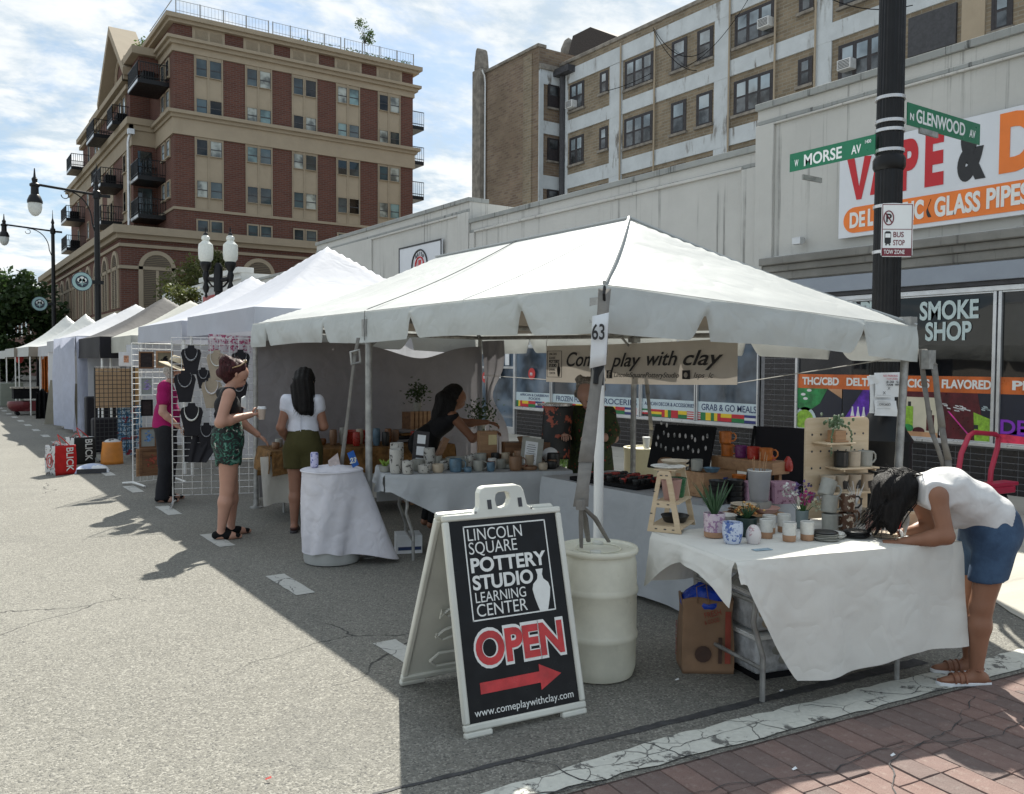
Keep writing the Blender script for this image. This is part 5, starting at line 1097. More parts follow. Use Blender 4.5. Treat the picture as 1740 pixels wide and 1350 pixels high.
def popup(name_label, x0, y0, s, ze, zp, mat, vh=.24, conc=1.25, group='white tents in the row down the street', vmat=None, sy=None, legs=True, seed=2, nm='popup_tent', wr=.011):
    sy = sy or s; cx, cy = x0+s/2, y0+sy/2; t = T(nm, name_label, 'tent', (cx, cy, 0), 0, group); nz = gnoise(seed); O_ = (cx, cy, 0)
    def roof(u, v):
        x = x0+s*u; y = y0+sy*v; d = 1-max(abs(2*u-1), abs(2*v-1)); z = ze+(zp-ze)*d**conc
        sagm = .05*math.sin(PI*min(1, d*1.2))*(1-abs(abs(2*u-1)-abs(2*v-1)))*-1
        return (x, y, z+wr*nz(x*2.4, y*2.4)*(1-abs(2*d-1)) - .03*math.sin(PI*d)*0 + sagm*.5)
    MB(O_).grid(roof, 40, 40).build('canopy', mat, t, smooth=40)
    vm = vmat or mat
    for P0, P1, sd in (((x0, y0), (x0, y0+sy), -1), ((x0, y0), (x0+s, y0), 1), ((x0+s, y0), (x0+s, y0+sy), 1), ((x0, y0+sy), (x0+s, y0+sy), -1)):
        P0, P1 = Vector((*P0, ze)), Vector((*P1, ze)); d = (P1-P0).normalized(); nn = Vector((d.y, -d.x, 0))*sd
        MB(O_).grid(lambda u, v: tuple(P0.lerp(P1, u)+nn*(.012*math.sin(u*13+v)+.02*nz(u*4, v*2))*v-Vector((0, 0, v*vh))), 30, 4).build('valance', vm, t, smooth=180)
    if legs:
        for x in (x0+.04, x0+s-.04):
            for y in (y0+.04, y0+sy-.04): MB(O_).tube([(x, y, 0), (x, y, ze-.02)], .022, 6).build('leg', M['white_paint'], t)
    return t
def wall(label, P0, P1, z0, z1, mat, amp=.03, freq=18, nm='side_curtain', n=50, seed=3, bil=0., cat='curtain'):
    P0, P1 = Vector((*P0, 0)), Vector((*P1, 0)); d = (P1-P0).normalized(); nn = Vector((d.y, -d.x, 0)); nz = gnoise(seed)
    m_ = MB(); m_.grid(lambda u, v: tuple(P0.lerp(P1, u)+nn*(amp*math.sin(u*freq+math.sin(v*2.5))*(1.1-.7*v)+amp*.9*nz(u*5, v*3)+bil*math.sin(PI*v)*(1-v))+Vector((0, 0, z0+(z1-z0)*v))), n, 24)
    return tag(m_.build(nm, mat, smooth=180), label, cat)
popup('blue white pop-up tent with a sharp peak right behind the big tent', 3.2, 10.0, 3.05, 2.30, 3.28, M['poly'], .28, 1.15, seed=5)
popup('second blue white pop-up tent, its peak left of the nearer sharp one', 3.15, 13.2, 3.05, 2.26, 3.12, M['poly'], .28, 1.2, seed=6)
popup('low cream tent with a loose flap between the blue white and the black tent', 3.05, 16.35, 2.6, 2.12, 2.85, M['cream_fab'], .3, 1.1, sy=2.3, seed=7, wr=.03)
popup('charcoal pop-up tent with a deep black valance in the middle of the row', 2.85, 18.3, 3.0, 2.14, 3.05, M['grey_top'], .42, 1.2, vmat=M['black_fab'], sy=2.8, seed=8)
popup('plain white pop-up tent just beyond the charcoal one', 2.85, 21.2, 3.0, 2.22, 3.06, M['poly2'], .3, 1.1, seed=9)
popup('plain white pop-up tent, second beyond the charcoal one', 2.9, 24.3, 3.0, 2.2, 3.0, M['poly2'], .3, 1.1, seed=10)
popup('white tent without a visible peak before the two pointed ones', 2.95, 27.4, 2.6, 2.1, 2.7, M['poly2'], .3, 1.2, seed=16)
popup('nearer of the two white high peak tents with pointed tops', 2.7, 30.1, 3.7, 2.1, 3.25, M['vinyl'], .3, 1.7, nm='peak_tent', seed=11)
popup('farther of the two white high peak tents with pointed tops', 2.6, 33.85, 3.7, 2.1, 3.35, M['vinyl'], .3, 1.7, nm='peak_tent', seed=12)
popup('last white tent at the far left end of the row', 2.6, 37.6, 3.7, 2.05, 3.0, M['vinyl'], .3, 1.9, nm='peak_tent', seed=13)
wall('long blue white side curtain hanging to the ground beside the charcoal tent', (2.72, 24.1), (2.8, 21.0), .1, 2.2, M['sheet'], .06, 14)
wall('end fold of the blue white side curtain', (2.8, 21.0), (3.5, 21.05), .1, 2.2, M['sheet'], .05, 9)
wall('thin white curtain inside the charcoal tent', (3.0, 20.9), (5.7, 20.95), .5, 1.9, M['sheer'], .04, 20)
wall('white back curtain of the charcoal tent', (5.75, 21.0), (5.75, 18.4), .3, 1.9, M['sheer'], .04, 20)
wall('white side wall of the farther white tent', (2.95, 27.2), (2.95, 24.4), .3, 2.0, M['sheer'], .05, 12)
wall('white back wall of the cream tent', (5.7, 18.6), (5.65, 16.3), .2, 2.1, M['sheer'], .03, 12)
wall('white back wall of the second blue white tent', (6.15, 16.2), (6.15, 13.2), .2, 2.1, M['sheer'], .03, 14)
wall('white back wall of the nearest blue white tent', (6.2, 13.0), (6.2, 10.05), .2, 2.1, M['sheer'], .03, 14)
wall('white partition between the two blue white tents', (3.5, 13.1), (6.15, 13.12), .2, 2.05, M['sheer'], .03, 16)
wall('white partition behind the framed pictures', (2.95, 16.25), (6.1, 16.3), .15, 1.95, M['sheer'], .03, 16)
wall('white partition in the farthest white tent', (3.0, 29.9), (5.5, 29.9), .3, 1.9, M['sheer'], .03, 16)
# ------------------------------------------------------------------ people: smooth-blended bodies meshed with surface nets
def surf(prims, res, clip=None, pad=.05, disp=None, k=.03, grow=0.):
    A = np.array([p[0] for p in prims]+[p[1] for p in prims], float); rm = max(max(p[2], p[3]) for p in prims)+pad+grow
    lo = A.min(0)-rm; hi = A.max(0)+rm; n = np.ceil((hi-lo)/res).astype(int)+1
    g = np.stack(np.meshgrid(*[lo[i]+res*np.arange(n[i]) for i in range(3)], indexing='ij'), -1).astype(np.float32)
    P = g.reshape(-1, 3); f = None
    for p in prims:
        a = np.array(p[0], np.float32); b_ = np.array(p[1], np.float32); ra, rb = p[2]+grow, p[3]+grow; fl = p[4] if len(p) > 4 else 1.
        ab = b_-a; L2 = float(ab@ab); t = np.clip(((P-a)@ab)/L2, 0, 1) if L2 > 1e-9 else np.zeros(len(P), np.float32)
        Q = P-(a+t[:, None]*ab); r = ra+(rb-ra)*t
        if fl != 1.: d = (np.sqrt(Q[:, 0]**2+(Q[:, 1]**2+Q[:, 2]**2)/fl**2)-r)*min(1, .5+fl/2)
        else: d = np.sqrt((Q*Q).sum(1))-r
        if f is None: f = d
        else:
            h = np.clip(.5+.5*(f-d)/k, 0, 1); f = f*(1-h)+d*h-k*h*(1-h)
    if disp is not None: f = f+disp(P)
    if clip is not None: f = np.maximum(f, clip(P))
    f = f.reshape(n); s = f < 0
    # surface nets
    cnt = np.zeros(n-1, np.float32); acc = np.zeros((*(n-1), 3), np.float32)
    sl = lambda o, ax: tuple(slice(o[i], n[i]-1+o[i]) for i in range(3))
    base = g[:-1, :-1, :-1]
    for ax in range(3):
        o1, o2 = [(ax+1) % 3, (ax+2) % 3]
        for i in (0, 1):
            for j in (0, 1):
                a = [0, 0, 0]; a[o1] = i; a[o2] = j; b_ = list(a); b_[ax] = 1
                fa = f[sl(a, 0)]; fb = f[sl(b_, 0)]; m_ = (fa < 0) != (fb < 0)
                t = np.where(m_, fa/np.where(m_, fa-fb, 1), 0); cnt += m_
                pt = [np.full(t.shape, a[q], np.float32) for q in range(3)]; pt[ax] = t
                for q in range(3): acc[..., q] += pt[q]*m_
    act = cnt > 0; idx = -np.ones(cnt.shape, np.int64); idx[act] = np.arange(act.sum())
    V_ = base[act]+acc[act]/cnt[act][:, None]*res; F_ = []
    for ax in range(3):
        o1, o2 = (ax+1) % 3, (ax+2) % 3
        a = [slice(1, n[i]-1) for i in range(3)]; b_ = list(a); a[ax] = slice(0, n[ax]-1); b_[ax] = slice(1, n[ax])
        fa = s[tuple(a)]; fb = s[tuple(b_)]; m_ = fa != fb; I = np.argwhere(m_)
        if len(I) == 0: continue
        off = np.ones(3, int); off[ax] = 0; I = I+off; e1 = np.zeros(3, int); e1[o1] = 1; e2 = np.zeros(3, int); e2[o2] = 1
        g_ = lambda J: idx[J[:, 0], J[:, 1], J[:, 2]]
        q = np.stack([g_(I-e1-e2), g_(I-e2), g_(I), g_(I-e1)], 1); fl = fa[m_]
        q = np.where(fl[:, None], q, q[:, ::-1]); F_.append(q)
    F_ = np.concatenate(F_); F_ = F_[(F_ >= 0).all(1)]
    return V_.tolist(), [tuple(map(int, x)) for x in F_]
def part(name, prims, mat, parent, res=.012, extra=None, **k):
    v, f = surf(prims, res, **k); mb = MB(); mb.add(v, f)
    if extra: mb.add(extra.v, extra.f)
    return mb.build(name, mat, parent, smooth=180)
def skinmat(name, c): return pm(name, c, .5, .06, 6, .08, 120, spec=.35)
SK1 = skinmat('skin_fair', (.46, .25, .18)); SK2 = skinmat('skin_tan', (.30, .15, .10)); SK3 = skinmat('skin_brown', (.26, .125, .075)); SK4 = skinmat('skin_old', (.42, .24, .18))
def hair_m(name, c):
    m, nt, N, L, b = newmat(name); cc = N.new('ShaderNodeTexCoord'); mp = N.new('ShaderNodeMapping'); L.new(cc.outputs['Object'], mp.inputs[0]); mp.inputs['Scale'].default_value = (90, 90, 7)
    n = _noise(nt, 1., 5, .7, co=mp.outputs[0], dist=.6); L.new(_mix(nt, _ramp(nt, n, .35, .7), tuple(x*.5 for x in c), tuple(x*1.8 for x in c)), b.inputs['Base Color'])
    b.inputs['Roughness'].default_value = .6; b.inputs['Specular IOR Level'].default_value = .2; _bump(nt, b, n, .9, .01); return m
H_blk = hair_m('hair_black', (.008, .007, .007)); H_red = hair_m('hair_auburn', (.045, .012, .014)); H_gry = hair_m('hair_grey', (.25, .22, .19)); H_wht = hair_m('hair_white', (.4, .38, .35))
def lerp(a, b_, t): return tuple(a[i]+(b_[i]-a[i])*t for i in range(3))
def hand(W, D, U, s=1., curl=.5, side=1):
    """palm and five fingers from wrist W, along D, back of hand towards U"""
    W, D, U = Vector(W), Vector(D).normalized(), Vector(U).normalized(); S = D.cross(U).normalized()*side; U = S.cross(D).normalized()*side; mb = MB()
    mb.tube([W-D*.02, W+D*.03, W+D*.06, W+D*.088], [.022*s, .030*s, .036*s, .034*s], 10, flat=.5)
    for i, (o, ln, r) in enumerate(((-.029, .062, .0078), (-.010, .074, .0082), (.010, .070, .008), (.028, .054, .007))):
        p = W+D*.08*s+S*o*s; a = 0; pts = [p-D*.02]
        for q, fr in enumerate((.45, .32, .25)):
            a += curl*(.55+.35*q); d = D*math.cos(a)-U*math.sin(a); p = p+d*ln*fr*s; pts.append(p)
        mb.tube(pts, [r*s*1.05, r*s, r*s*.92, r*s*.7], 7)
    p = W+D*.025*s-S*.028*s; t1 = (D*.7-S*.7-U*.35*curl).normalized(); t2 = (D*.9-S*.15-U*.6*curl).normalized()
    mb.tube([p, p+t1*.034*s, p+t1*.034*s+t2*.03*s, p+t1*.034*s+t2*.05*s], [.013*s, .011*s, .0095*s, .007*s], 7)
    return mb
def person(label, loc, rz, J, skin, H=1.65, group=None, wid=1., hands=None, faceup=(0, 1, 0), legs=1., arm=1.):
    t = T('person', label, 'person', loc, rz, group); j = J; P_ = []
    pel, wai, che, nb, hd = j['pelvis'], j['waist'], j['chest'], j['neck'], j['head']
    P_ += [(pel, wai, .150*wid, .118*wid, .72), (wai, che, .118*wid, .140*wid, .66), (che, lerp(che, nb, .7), .140*wid, .075, .62)]
    P_ += [(j['shL'], j['shR'], .052, .052), (nb, hd, .050, .052)]
    F_ = Vector(j.get('face', (0, 1, 0))).normalized(); U_ = (Vector(hd)-Vector(nb)).normalized(); h = Vector(hd)
    P_ += [(tuple(h+U_*.045-F_*.02), tuple(h+U_*.03+F_*.018), .088, .084), (tuple(h-U_*.03+F_*.035), tuple(h-U_*.055+F_*.055), .055, .032)]
    P_ += [(tuple(h+F_*.094+U_*.012), tuple(h+F_*.105-U_*.016), .007, .012), (tuple(h+F_*.078-U_*.045), tuple(h+F_*.086-U_*.045), .014, .012)]
    ex = MB()
    for s in 'LR':
        P_ += [(j['sh'+s], j['el'+s], .050*arm, .040*arm), (j['el'+s], lerp(j['el'+s], j['wr'+s], .3), .040*arm, .040*arm), (lerp(j['el'+s], j['wr'+s], .3), j['wr'+s], .040*arm, .025*arm)]
        P_ += [(j['hip'+s], j['kn'+s], .088*legs, .056*legs), (j['kn'+s], lerp(j['kn'+s], j['an'+s], .3), .052*legs, .056*legs), (lerp(j['kn'+s], j['an'+s], .3), j['an'+s], .056*legs, .034)]
        to = j['to'+s]; an = j['an'+s]; P_ += [(lerp(an, to, -.2)[:2]+(.04,), lerp(an, to, .55)[:2]+(.035,), .036, .032), (lerp(an, to, .5)[:2]+(.032,), to[:2]+(.024,), .032, .022)]
        hh = (hands or {}).get(s)
        if hh: m_ = hand(j['wr'+s], *hh[:2], 1., *hh[2:]); ex.add(m_.v, m_.f)
    b = part('body', P_, skin, t, .0115, extra=ex, k=.026)
    E_ = F_.cross(U_).normalized()
    for s_ in (-1, 1):
        MB().ball(h+F_*.083+E_*s_*.032+U_*.012, .011, 8, 6).build('eye', M['black'], b, smooth=180)
        MB().ball(h+E_*s_*.083-F_*.008-U_*.005, (.014, .014, .03), 8, 6).build('ear', skin, b, smooth=180)
    m_ = h+F_*.094-U_*.047; MB().tube([m_-E_*.02, m_+F_*.005, m_+E_*.02], .005, 6).build('mouth', pm('lips', (.3, .08, .07), .5, .05, 5, 0) if 'lips' not in M else M['lips'], b)
    return t
M['lips'] = pm('lips', (.28, .08, .07), .5, .05, 5, 0)
def stand(H=1.65, shw=.165, hipw=.09, toe=.17, feet=((-.1, 0), (.1, 0))):
    k = H/1.65; z = lambda v: v*k
    return dict(pelvis=(0, 0, z(.90)), waist=(0, .01, z(1.06)), chest=(0, .0, z(1.24)), neck=(0, -.01, z(1.40)), head=(0, .025, z(1.53)),
                shL=(-shw, -.01, z(1.345)), shR=(shw, -.01, z(1.345)), elL=(-.23, -.03, z(1.07)), elR=(.23, -.03, z(1.07)), wrL=(-.24, .04, z(.83)), wrR=(.24, .04, z(.83)),
                hipL=(-hipw, 0, z(.84)), hipR=(hipw, 0, z(.84)), knL=(feet[0][0]*.95, feet[0][1]*.5+.01, z(.46)), knR=(feet[1][0]*.95, feet[1][1]*.5+.01, z(.46)),
                anL=(feet[0][0], feet[0][1]-.02, z(.08)), anR=(feet[1][0], feet[1][1]-.02, z(.08)), toL=(feet[0][0]-.02, feet[0][1]+toe-.02, .03), toR=(feet[1][0]+.02, feet[1][1]+toe-.02, .03))
def torso(j, wid=1., sl=.25, arm=True, up=.72):
    P_ = [(j['pelvis'], j['waist'], .150*wid, .122*wid, .76), (j['waist'], j['chest'], .122*wid, .142*wid, .68), (j['chest'], lerp(j['chest'], j['neck'], up), .142*wid, .07, .62), (j['shL'], j['shR'], .055, .055)]
    if arm:
        for s in 'LR': P_.append((j['sh'+s], lerp(j['sh'+s], j['el'+s], sl), .056, .058))
    return P_
def shorts(j, wid=1., l=.55, flare=.098, wz=.0):
    P_ = [(lerp(j['pelvis'], j['waist'], wz), j['waist'], .155*wid, .13*wid, .80), (j['pelvis'], lerp(j['pelvis'], j['waist'], .3), .155*wid, .15*wid, .85)]
    for s in 'LR': P_.append((j['hip'+s], lerp(j['hip'+s], j['kn'+s], l+.15), .105*wid, flare))
    return P_
def nzf(fr, amp, seed=0):
    return lambda P: amp*(np.sin(P[:, 0]*fr+seed)*np.sin(P[:, 1]*fr*1.1+1+P[:, 2]*fr*.3)+.6*np.sin(P[:, 2]*fr*.8+P[:, 0]*fr*.7+seed))
def shoe(parent, j, s, mat, sole=None, h=.07, nm='shoe'):
    an, to = Vector(j['an'+s]), Vector(j['to'+s]); d = (to-an); d.z = 0; d.normalize(); a = an-d*.045; a.z = .045
    prs = [(tuple(a), tuple(a+d*.11), .038, .035, 1.), (tuple(a+d*.1-Vector((0, 0, .008))), tuple(a+d*.205-Vector((0, 0, .018))), .037, .024)]
    part(nm, prs, mat, parent, .008, clip=lambda P: np.maximum(P[:, 2]-h, .004-P[:, 2]), k=.02)
    if sole:
        mb = MB(); p = [(-.06, -.03), (.0, -.036), (.08, -.034), (.16, -.046), (.21, -.036), (.235, -.005), (.225, .025), (.17, .042), (.08, .032), (0, .036), (-.06, .03), (-.075, 0)]
        q = Vector((-d.y, d.x, 0)); mb.prism([a*1+d*x+q*y-Vector((0, 0, .044)) for x, y in p], (0, 0, .02)); mb.build('sole', sole, parent, bevel=.004)
def strands(parent, mat, n, root, tip, w_=.0035, seed=1, sway=.02, nm='hair_strands'):
    """loose ribbons of hair: root(r) and tip(r) give end points"""
    r_ = random.Random(seed); k = MB()
    for i in range(n):
        a, b_ = Vector(root(r_)), Vector(tip(r_)); s = Vector((r_.uniform(-1, 1), r_.uniform(-1, 1), r_.uniform(-.3, .3)))*sway
        k.tube([a, a.lerp(b_, .35)+s, a.lerp(b_, .7)+s*1.1, b_], [w_, w_, w_*.7, .0006], 4)
    return k.build(nm, mat, parent, smooth=180)
cotton = lambda n, c, **k: cloth(n, c, 0, 6, .55, 700, .06, .85, .02, **k)
# --- woman with cup at the left end of the stall
m, nt, N, L, b = newmat('tropical_print'); M['tropical'] = m
n1 = _noise(nt, 9, 3, .5, dist=3.5); n2 = _noise(nt, 14, 2, .5, dist=2.)
cc = _mix(nt, _ramp(nt, n1, .50, .53), (.008, .010, .010), (.015, .09, .06)); cc = _mix(nt, _ramp(nt, n1, .60, .63), cc, (.10, .22, .17)); cc = _mix(nt, _ramp(nt, n2, .66, .68), cc, (.5, .47, .42))
L.new(cc, b.inputs['Base Color']); b.inputs['Roughness'].default_value = .8; _bump(nt, b, _noise(nt, 9, 3), .4, .02)
J = stand(1.66, .17, .1, feet=((-.09, .06), (.1, -.06)))
J.update(elR=(.245, -.10, 1.10), wrR=(.10, .20, 1.16), elL=(-.22, .10, 1.12), wrL=(-.12, .30, .95), head=(0, .085, 1.535), neck=(0, .02, 1.40), face=(0.1, .8, -.75))
w1 = person('woman in a black sleeveless top and palm print shorts holding a coffee cup', (2.37, 8.22, 0), math.radians(-98), J, SK1, wid=1.14, legs=1.18, arm=1.15,
            hands=dict(R=((-.35, .9, .1), (.9, .35, .1), .9, 1), L=((.1, .7, -.6), (0, .6, .7), .3, -1)))
blk_c = cotton('black_jersey', (.012, .012, .014))
part('top', torso(J, 1.17, .06, False, .9)+[(J['shL'], lerp(J['shL'], J['neck'], .5), .058, .055), (J['shR'], lerp(J['shR'], J['neck'], .5), .058, .055)], blk_c, w1, .011, clip=lambda P: np.maximum(1.17-P[:, 2]+P[:, 1]*.1, np.maximum(P[:, 2]-1.42, np.abs(P[:, 0])-.185)), k=.03, grow=.004, disp=nzf(30, .002))
MB().prism([(.155, .10, 1.24), (.155, .10, 1.32), (.14, .13, 1.34), (.12, .14, 1.28), (.12, .14, 1.22)], (.01, .01, 0)).build('shirt_print', sgw, w1)
part('shorts', shorts(J, 1.15, .34, .115, .2), M['tropical'], w1, .011, clip=lambda P: np.maximum(P[:, 2]-1.10, .70-P[:, 2]-.02*np.sin(P[:, 0]*30)), k=.03, disp=nzf(28, .003))
hd = J['head']
part('hair', [((0, .03, 1.59), (0, .08, 1.59), .102, .095), ((0, -.02, 1.55), (0, .0, 1.50), .075, .05), ((0, .0, 1.66), (.01, -.02, 1.67), .058, .05)], H_red, w1, .009, clip=lambda P: (P[:, 1]-.115)*.8-(P[:, 2]-1.545)*.9, k=.03, disp=nzf(70, .006))
MB().tube([(-.10, .10, 1.62), (-.08, .145, 1.65), (0, .165, 1.665), (.08, .145, 1.65), (.10, .10, 1.62), (.105, .03, 1.60)], .006, 6).ball((.05, .16, 1.66), (.03, .012, .018)).ball((-.05, .16, 1.66), (.03, .012, .018)).build('sunglasses', pm('sunglasses', (.3, .2, .1), .2, .1, 5, 0), w1)
for s in 'LR': shoe(w1, J, s, M['black'], None, .085)
cup = T('coffee_cup', 'paper coffee cup with white lid held by the woman in palm print shorts', 'cup', (2.64, 8.05, 1.115))
MB().lathe([(.028, 0), (.039, .095), (.039, .1)], n=20).build('cup_body', pm('cup_kraft', (.45, .36, .3), .6, .08, 20, 0), cup); MB().lathe([(.042, .098), (.043, .108), (.038, .112), (.036, .122), (.02, .122)], n=20).build('lid', paper, cup)
# --- woman seen from behind
J = stand(1.57, .142, .085, feet=((-.085, .0), (.085, .05)))
J.update(elL=(-.21, -.03, 1.02), wrL=(-.17, .15, .86), elR=(.2, .02, 1.03), wrR=(.10, .22, 1.0), head=(.01, .05, 1.45), face=(.25, .9, -.3))
w2 = person('woman seen from behind with long black hair, white T-shirt and olive shorts', (3.07, 8.12, 0), math.radians(-32), J, SK2, wid=1.0, legs=1.0, hands=dict(L=((.1, .8, -.5), (0, .5, .8), .4, -1), R=((-.2, .9, .1), (0, 0, 1), .5, 1)))
wht = cotton('white_cotton', (.64, .66, .74)); olv = cotton('olive_twill', (.062, .056, .02))
part('t_shirt', torso(J, 1.02, .26)+[(lerp(J['pelvis'], J['waist'], .7), J['waist'], .14, .135, .78)], wht, w2, .011, clip=lambda P: np.maximum(.985-P[:, 2], P[:, 2]-1.345), k=.035, grow=.006, disp=nzf(26, .004))
MB().tube([(0, -.108, 1.29), (0, -.118, 1.2), (0, -.112, 1.08), (0, -.118, .99)], .004, 5).build('back_seam', wht, w2)
part('shorts', shorts(J, 1.05, .42, .105, .1), olv, w2, .011, clip=lambda P: np.maximum(P[:, 2]-1.01, .62-P[:, 2]), k=.025, disp=nzf(20, .004))
part('hair', [((.01, .03, 1.51), (.015, .05, 1.50), .102, .095), ((.01, -.05, 1.47), (.03, -.10, 1.20), .095, .07, .8), ((.07, -.05, 1.42), (.09, -.07, 1.17), .05, .035), ((-.06, -.04, 1.42), (-.04, -.09, 1.24), .05, .04)], H_blk, w2, .009, clip=lambda P: (P[:, 1]-.055)-(P[:, 2]-1.47)*.9*(P[:, 2] > 1.47), k=.03, disp=lambda P: .004*np.sin(P[:, 0]*130+np.sin(P[:, 2]*9)*2))
for s in 'LR': shoe(w2, J, s, pm('sandal_brown', (.07, .025, .018), .6, .2, 12, .2), M['dark'], .05, 'sandal')
# --- man with straw hat
J = stand(1.66, .18, .09, feet=((-.1, .03), (.1, -.03)))
J.update(head=(0, .12, 1.545), neck=(0, .04, 1.40), chest=(0, .015, 1.24), elR=(.24, -.03, 1.07), wrR=(.25, .14, .90), elL=(-.22, .04, 1.09), wrL=(-.14, .24, 1.02), face=(.1, .8, -.6))
w3 = person('man in a straw sun hat, magenta shirt and dark trousers looking at the jewellery rack', (2.38, 10.75, 0), math.radians(-104), J, SK4, hands=dict(R=((0, .6, -.6), (.9, .2, .1), .6, 1), L=((.1, .8, 0), (0, 0, 1), .6, -1)))
mag = cotton('magenta_shirt', (.30, .008, .10)); trs = cotton('dark_trousers', (.016, .016, .02))
part('shirt', torso(J, 1.14, .5)+[((J['pelvis'][0], J['pelvis'][1], .88), J['waist'], .165, .15, .85)], mag, w3, .012, clip=lambda P: np.maximum(.88-P[:, 2], P[:, 2]-1.44), k=.035, grow=.014, disp=nzf(22, .005))
part('trousers', shorts(J, 1.08, .8, .085)+[(J['kn'+s], (J['an'+s][0], J['an'+s][1], .05), .082, .075) for s in 'LR']+[(J['hip'+s], J['kn'+s], .11, .085) for s in 'LR'], trs, w3, .012, clip=lambda P: np.maximum(P[:, 2]-1.0, .035-P[:, 2]), k=.03, disp=nzf(24, .004))
hatm = woodmat('straw', (.42, .34, .22), (.6, .52, .38), 40, 160, .8)
hat = MB(); c = Vector((0, .115, 1.60)); Mt_ = Matrix.Rotation(-.42, 3, 'X')
hat.lathe([(.195, -.025), (.19, -.02), (.14, 0), (.10, .012), (.098, .05), (.09, .09), (.07, .115), (.001, .12)], c, 30, ax=Mt_)
hat.build('straw_hat', hatm, w3, solid=.004); MB().lathe([(.103, .012), (.101, .045)], c, 30, ax=Mt_, cap=False).build('hat_band', pm('hat_band', (.06, .05, .045), .8, .1, 10, 0), w3)
part('hair', [((0, .06, 1.55), (0, .07, 1.50), .09, .07)], H_wht, w3, .01, clip=lambda P: np.maximum((P[:, 1]-.09), P[:, 2]-1.60), k=.02)
for s in 'LR': shoe(w3, J, s, M['black'], None, .07)
# --- seller leaning forward behind the middle table
J = stand(1.6, .155, .085)
J.update(pelvis=(0, -.22, .84), waist=(0, -.14, .94), chest=(0, .0, 1.06), neck=(0, .08, 1.17), head=(0, .13, 1.29), shL=(-.15, .05, 1.12), shR=(.15, .05, 1.12), elL=(-.17, .30, 1.03), wrL=(-.08, .52, 1.04), elR=(.2, .24, .90), wrR=(.12, .46, .95), hipL=(-.09, -.2, .8), hipR=(.09, -.2, .8), knL=(-.1, -.06, .45), knR=(.1, -.06, .45), anL=(-.1, -.14, .08), anR=(.1, -.14, .08), toL=(-.1, .02, .03), toR=(.1, .02, .03), face=(.05, .85, -.4))
w4 = person('seller with long dark hair and a black sleeveless top reaching over the pottery', (4.36, 7.62, 0), math.radians(-100), J, SK3, hands=dict(L=((.1, .9, -.2), (0, 0, 1), .5, -1), R=((-.1, .9, 0), (0, 0, 1), .6, 1)))
part('top', torso(J, 1.08, .0, False, .9), blk_c, w4, .012, clip=lambda P: P[:, 2]-1.17-(P[:, 1]-.1)*.3, k=.03, grow=.006)
part('trousers', shorts(J, 1.08, .8, .08)+[(J['kn'+s], J['an'+s], .075, .06) for s in 'LR'], M['black'], w4, .014, clip=lambda P: .06-P[:, 2], k=.03)
part('hair', [((0, .10, 1.34), (0, .12, 1.35), .105, .10), ((0, .0, 1.30), (0, -.08, 1.05), .10, .075, .8), ((.07, .06, 1.25), (.08, -.02, 1.06), .055, .04)], H_blk, w4, .01, clip=lambda P: (P[:, 1]-.13)-(P[:, 2]-1.32)*.9*(P[:, 2] > 1.32), k=.03, disp=nzf(60, .004))
# --- older customer behind the leaning strap
J = stand(1.56, .17, .09)
J.update(head=(0, .10, 1.35), neck=(0, .04, 1.24), chest=(0, .01, 1.10), shL=(-.17, 0, 1.20), shR=(.17, 0, 1.20), elL=(-.26, .08, .97), wrL=(-.14, .30, 1.0), elR=(.26, .08, .97), wrR=(.14, .30, 1.0), face=(0, .8, -.6))
w5 = person('older customer with curly grey hair and a green patterned tunic holding a black bag', (5.22, 6.32, 0), math.radians(118), J, SK4, wid=1.12, hands=dict(L=((.4, .8, 0), (0, 0, 1), .8, -1), R=((-.4, .8, 0), (0, 0, 1), .8, 1)))
m, nt, N, L, b = newmat('green_tunic'); n1 = _noise(nt, 22, 2, .5, dist=1.); cc = _mix(nt, _ramp(nt, n1, .56, .6), (.032, .048, .012), (.012, .018, .008)); cc = _mix(nt, _ramp(nt, _noise(nt, 31, 2), .64, .67), cc, (.25, .03, .02)); L.new(cc, b.inputs['Base Color']); b.inputs['Roughness'].default_value = .85
part('tunic', torso(J, 1.2, .75)+[((0, .0, .62), J['waist'], .22, .165, .85), (lerp(J['shL'], J['elL'], .7), lerp(J['elL'], J['wrL'], .2), .058, .06), (lerp(J['shR'], J['elR'], .7), lerp(J['elR'], J['wrR'], .2), .058, .06)], m, w5, .013, clip=lambda P: np.maximum(P[:, 2]-1.26, .55-P[:, 2]), k=.05, grow=.008, disp=nzf(24, .004))
part('trousers', [(J['hip'+s], J['kn'+s], .1, .08) for s in 'LR']+[(J['kn'+s], J['an'+s], .08, .07) for s in 'LR'], M['black'], w5, .014)
r_ = random.Random(5)
part('hair', [((0, .04, 1.42), (0, .08, 1.42), .115, .11)]+[(p := (r_.uniform(-.1, .1), r_.uniform(-.06, .08), r_.uniform(1.30, 1.52)), (p[0]+.01, p[1], p[2]), .045, .045) for _ in range(16)], H_gry, w5, .01, clip=lambda P: (P[:, 1]-.11)-(P[:, 2]-1.42)*.8, k=.02, disp=nzf(90, .006))
for s in 'LR': shoe(w5, J, s, M['black'], None, .07)
bg_ = T('shopping_bag', 'large black bag with flower print held by the older customer', 'bag', (4.82, 6.36, .78))
fl_m = speckle('floral_print', (.012, .012, .013), (.4, .09, .05), 9, .56, .5)
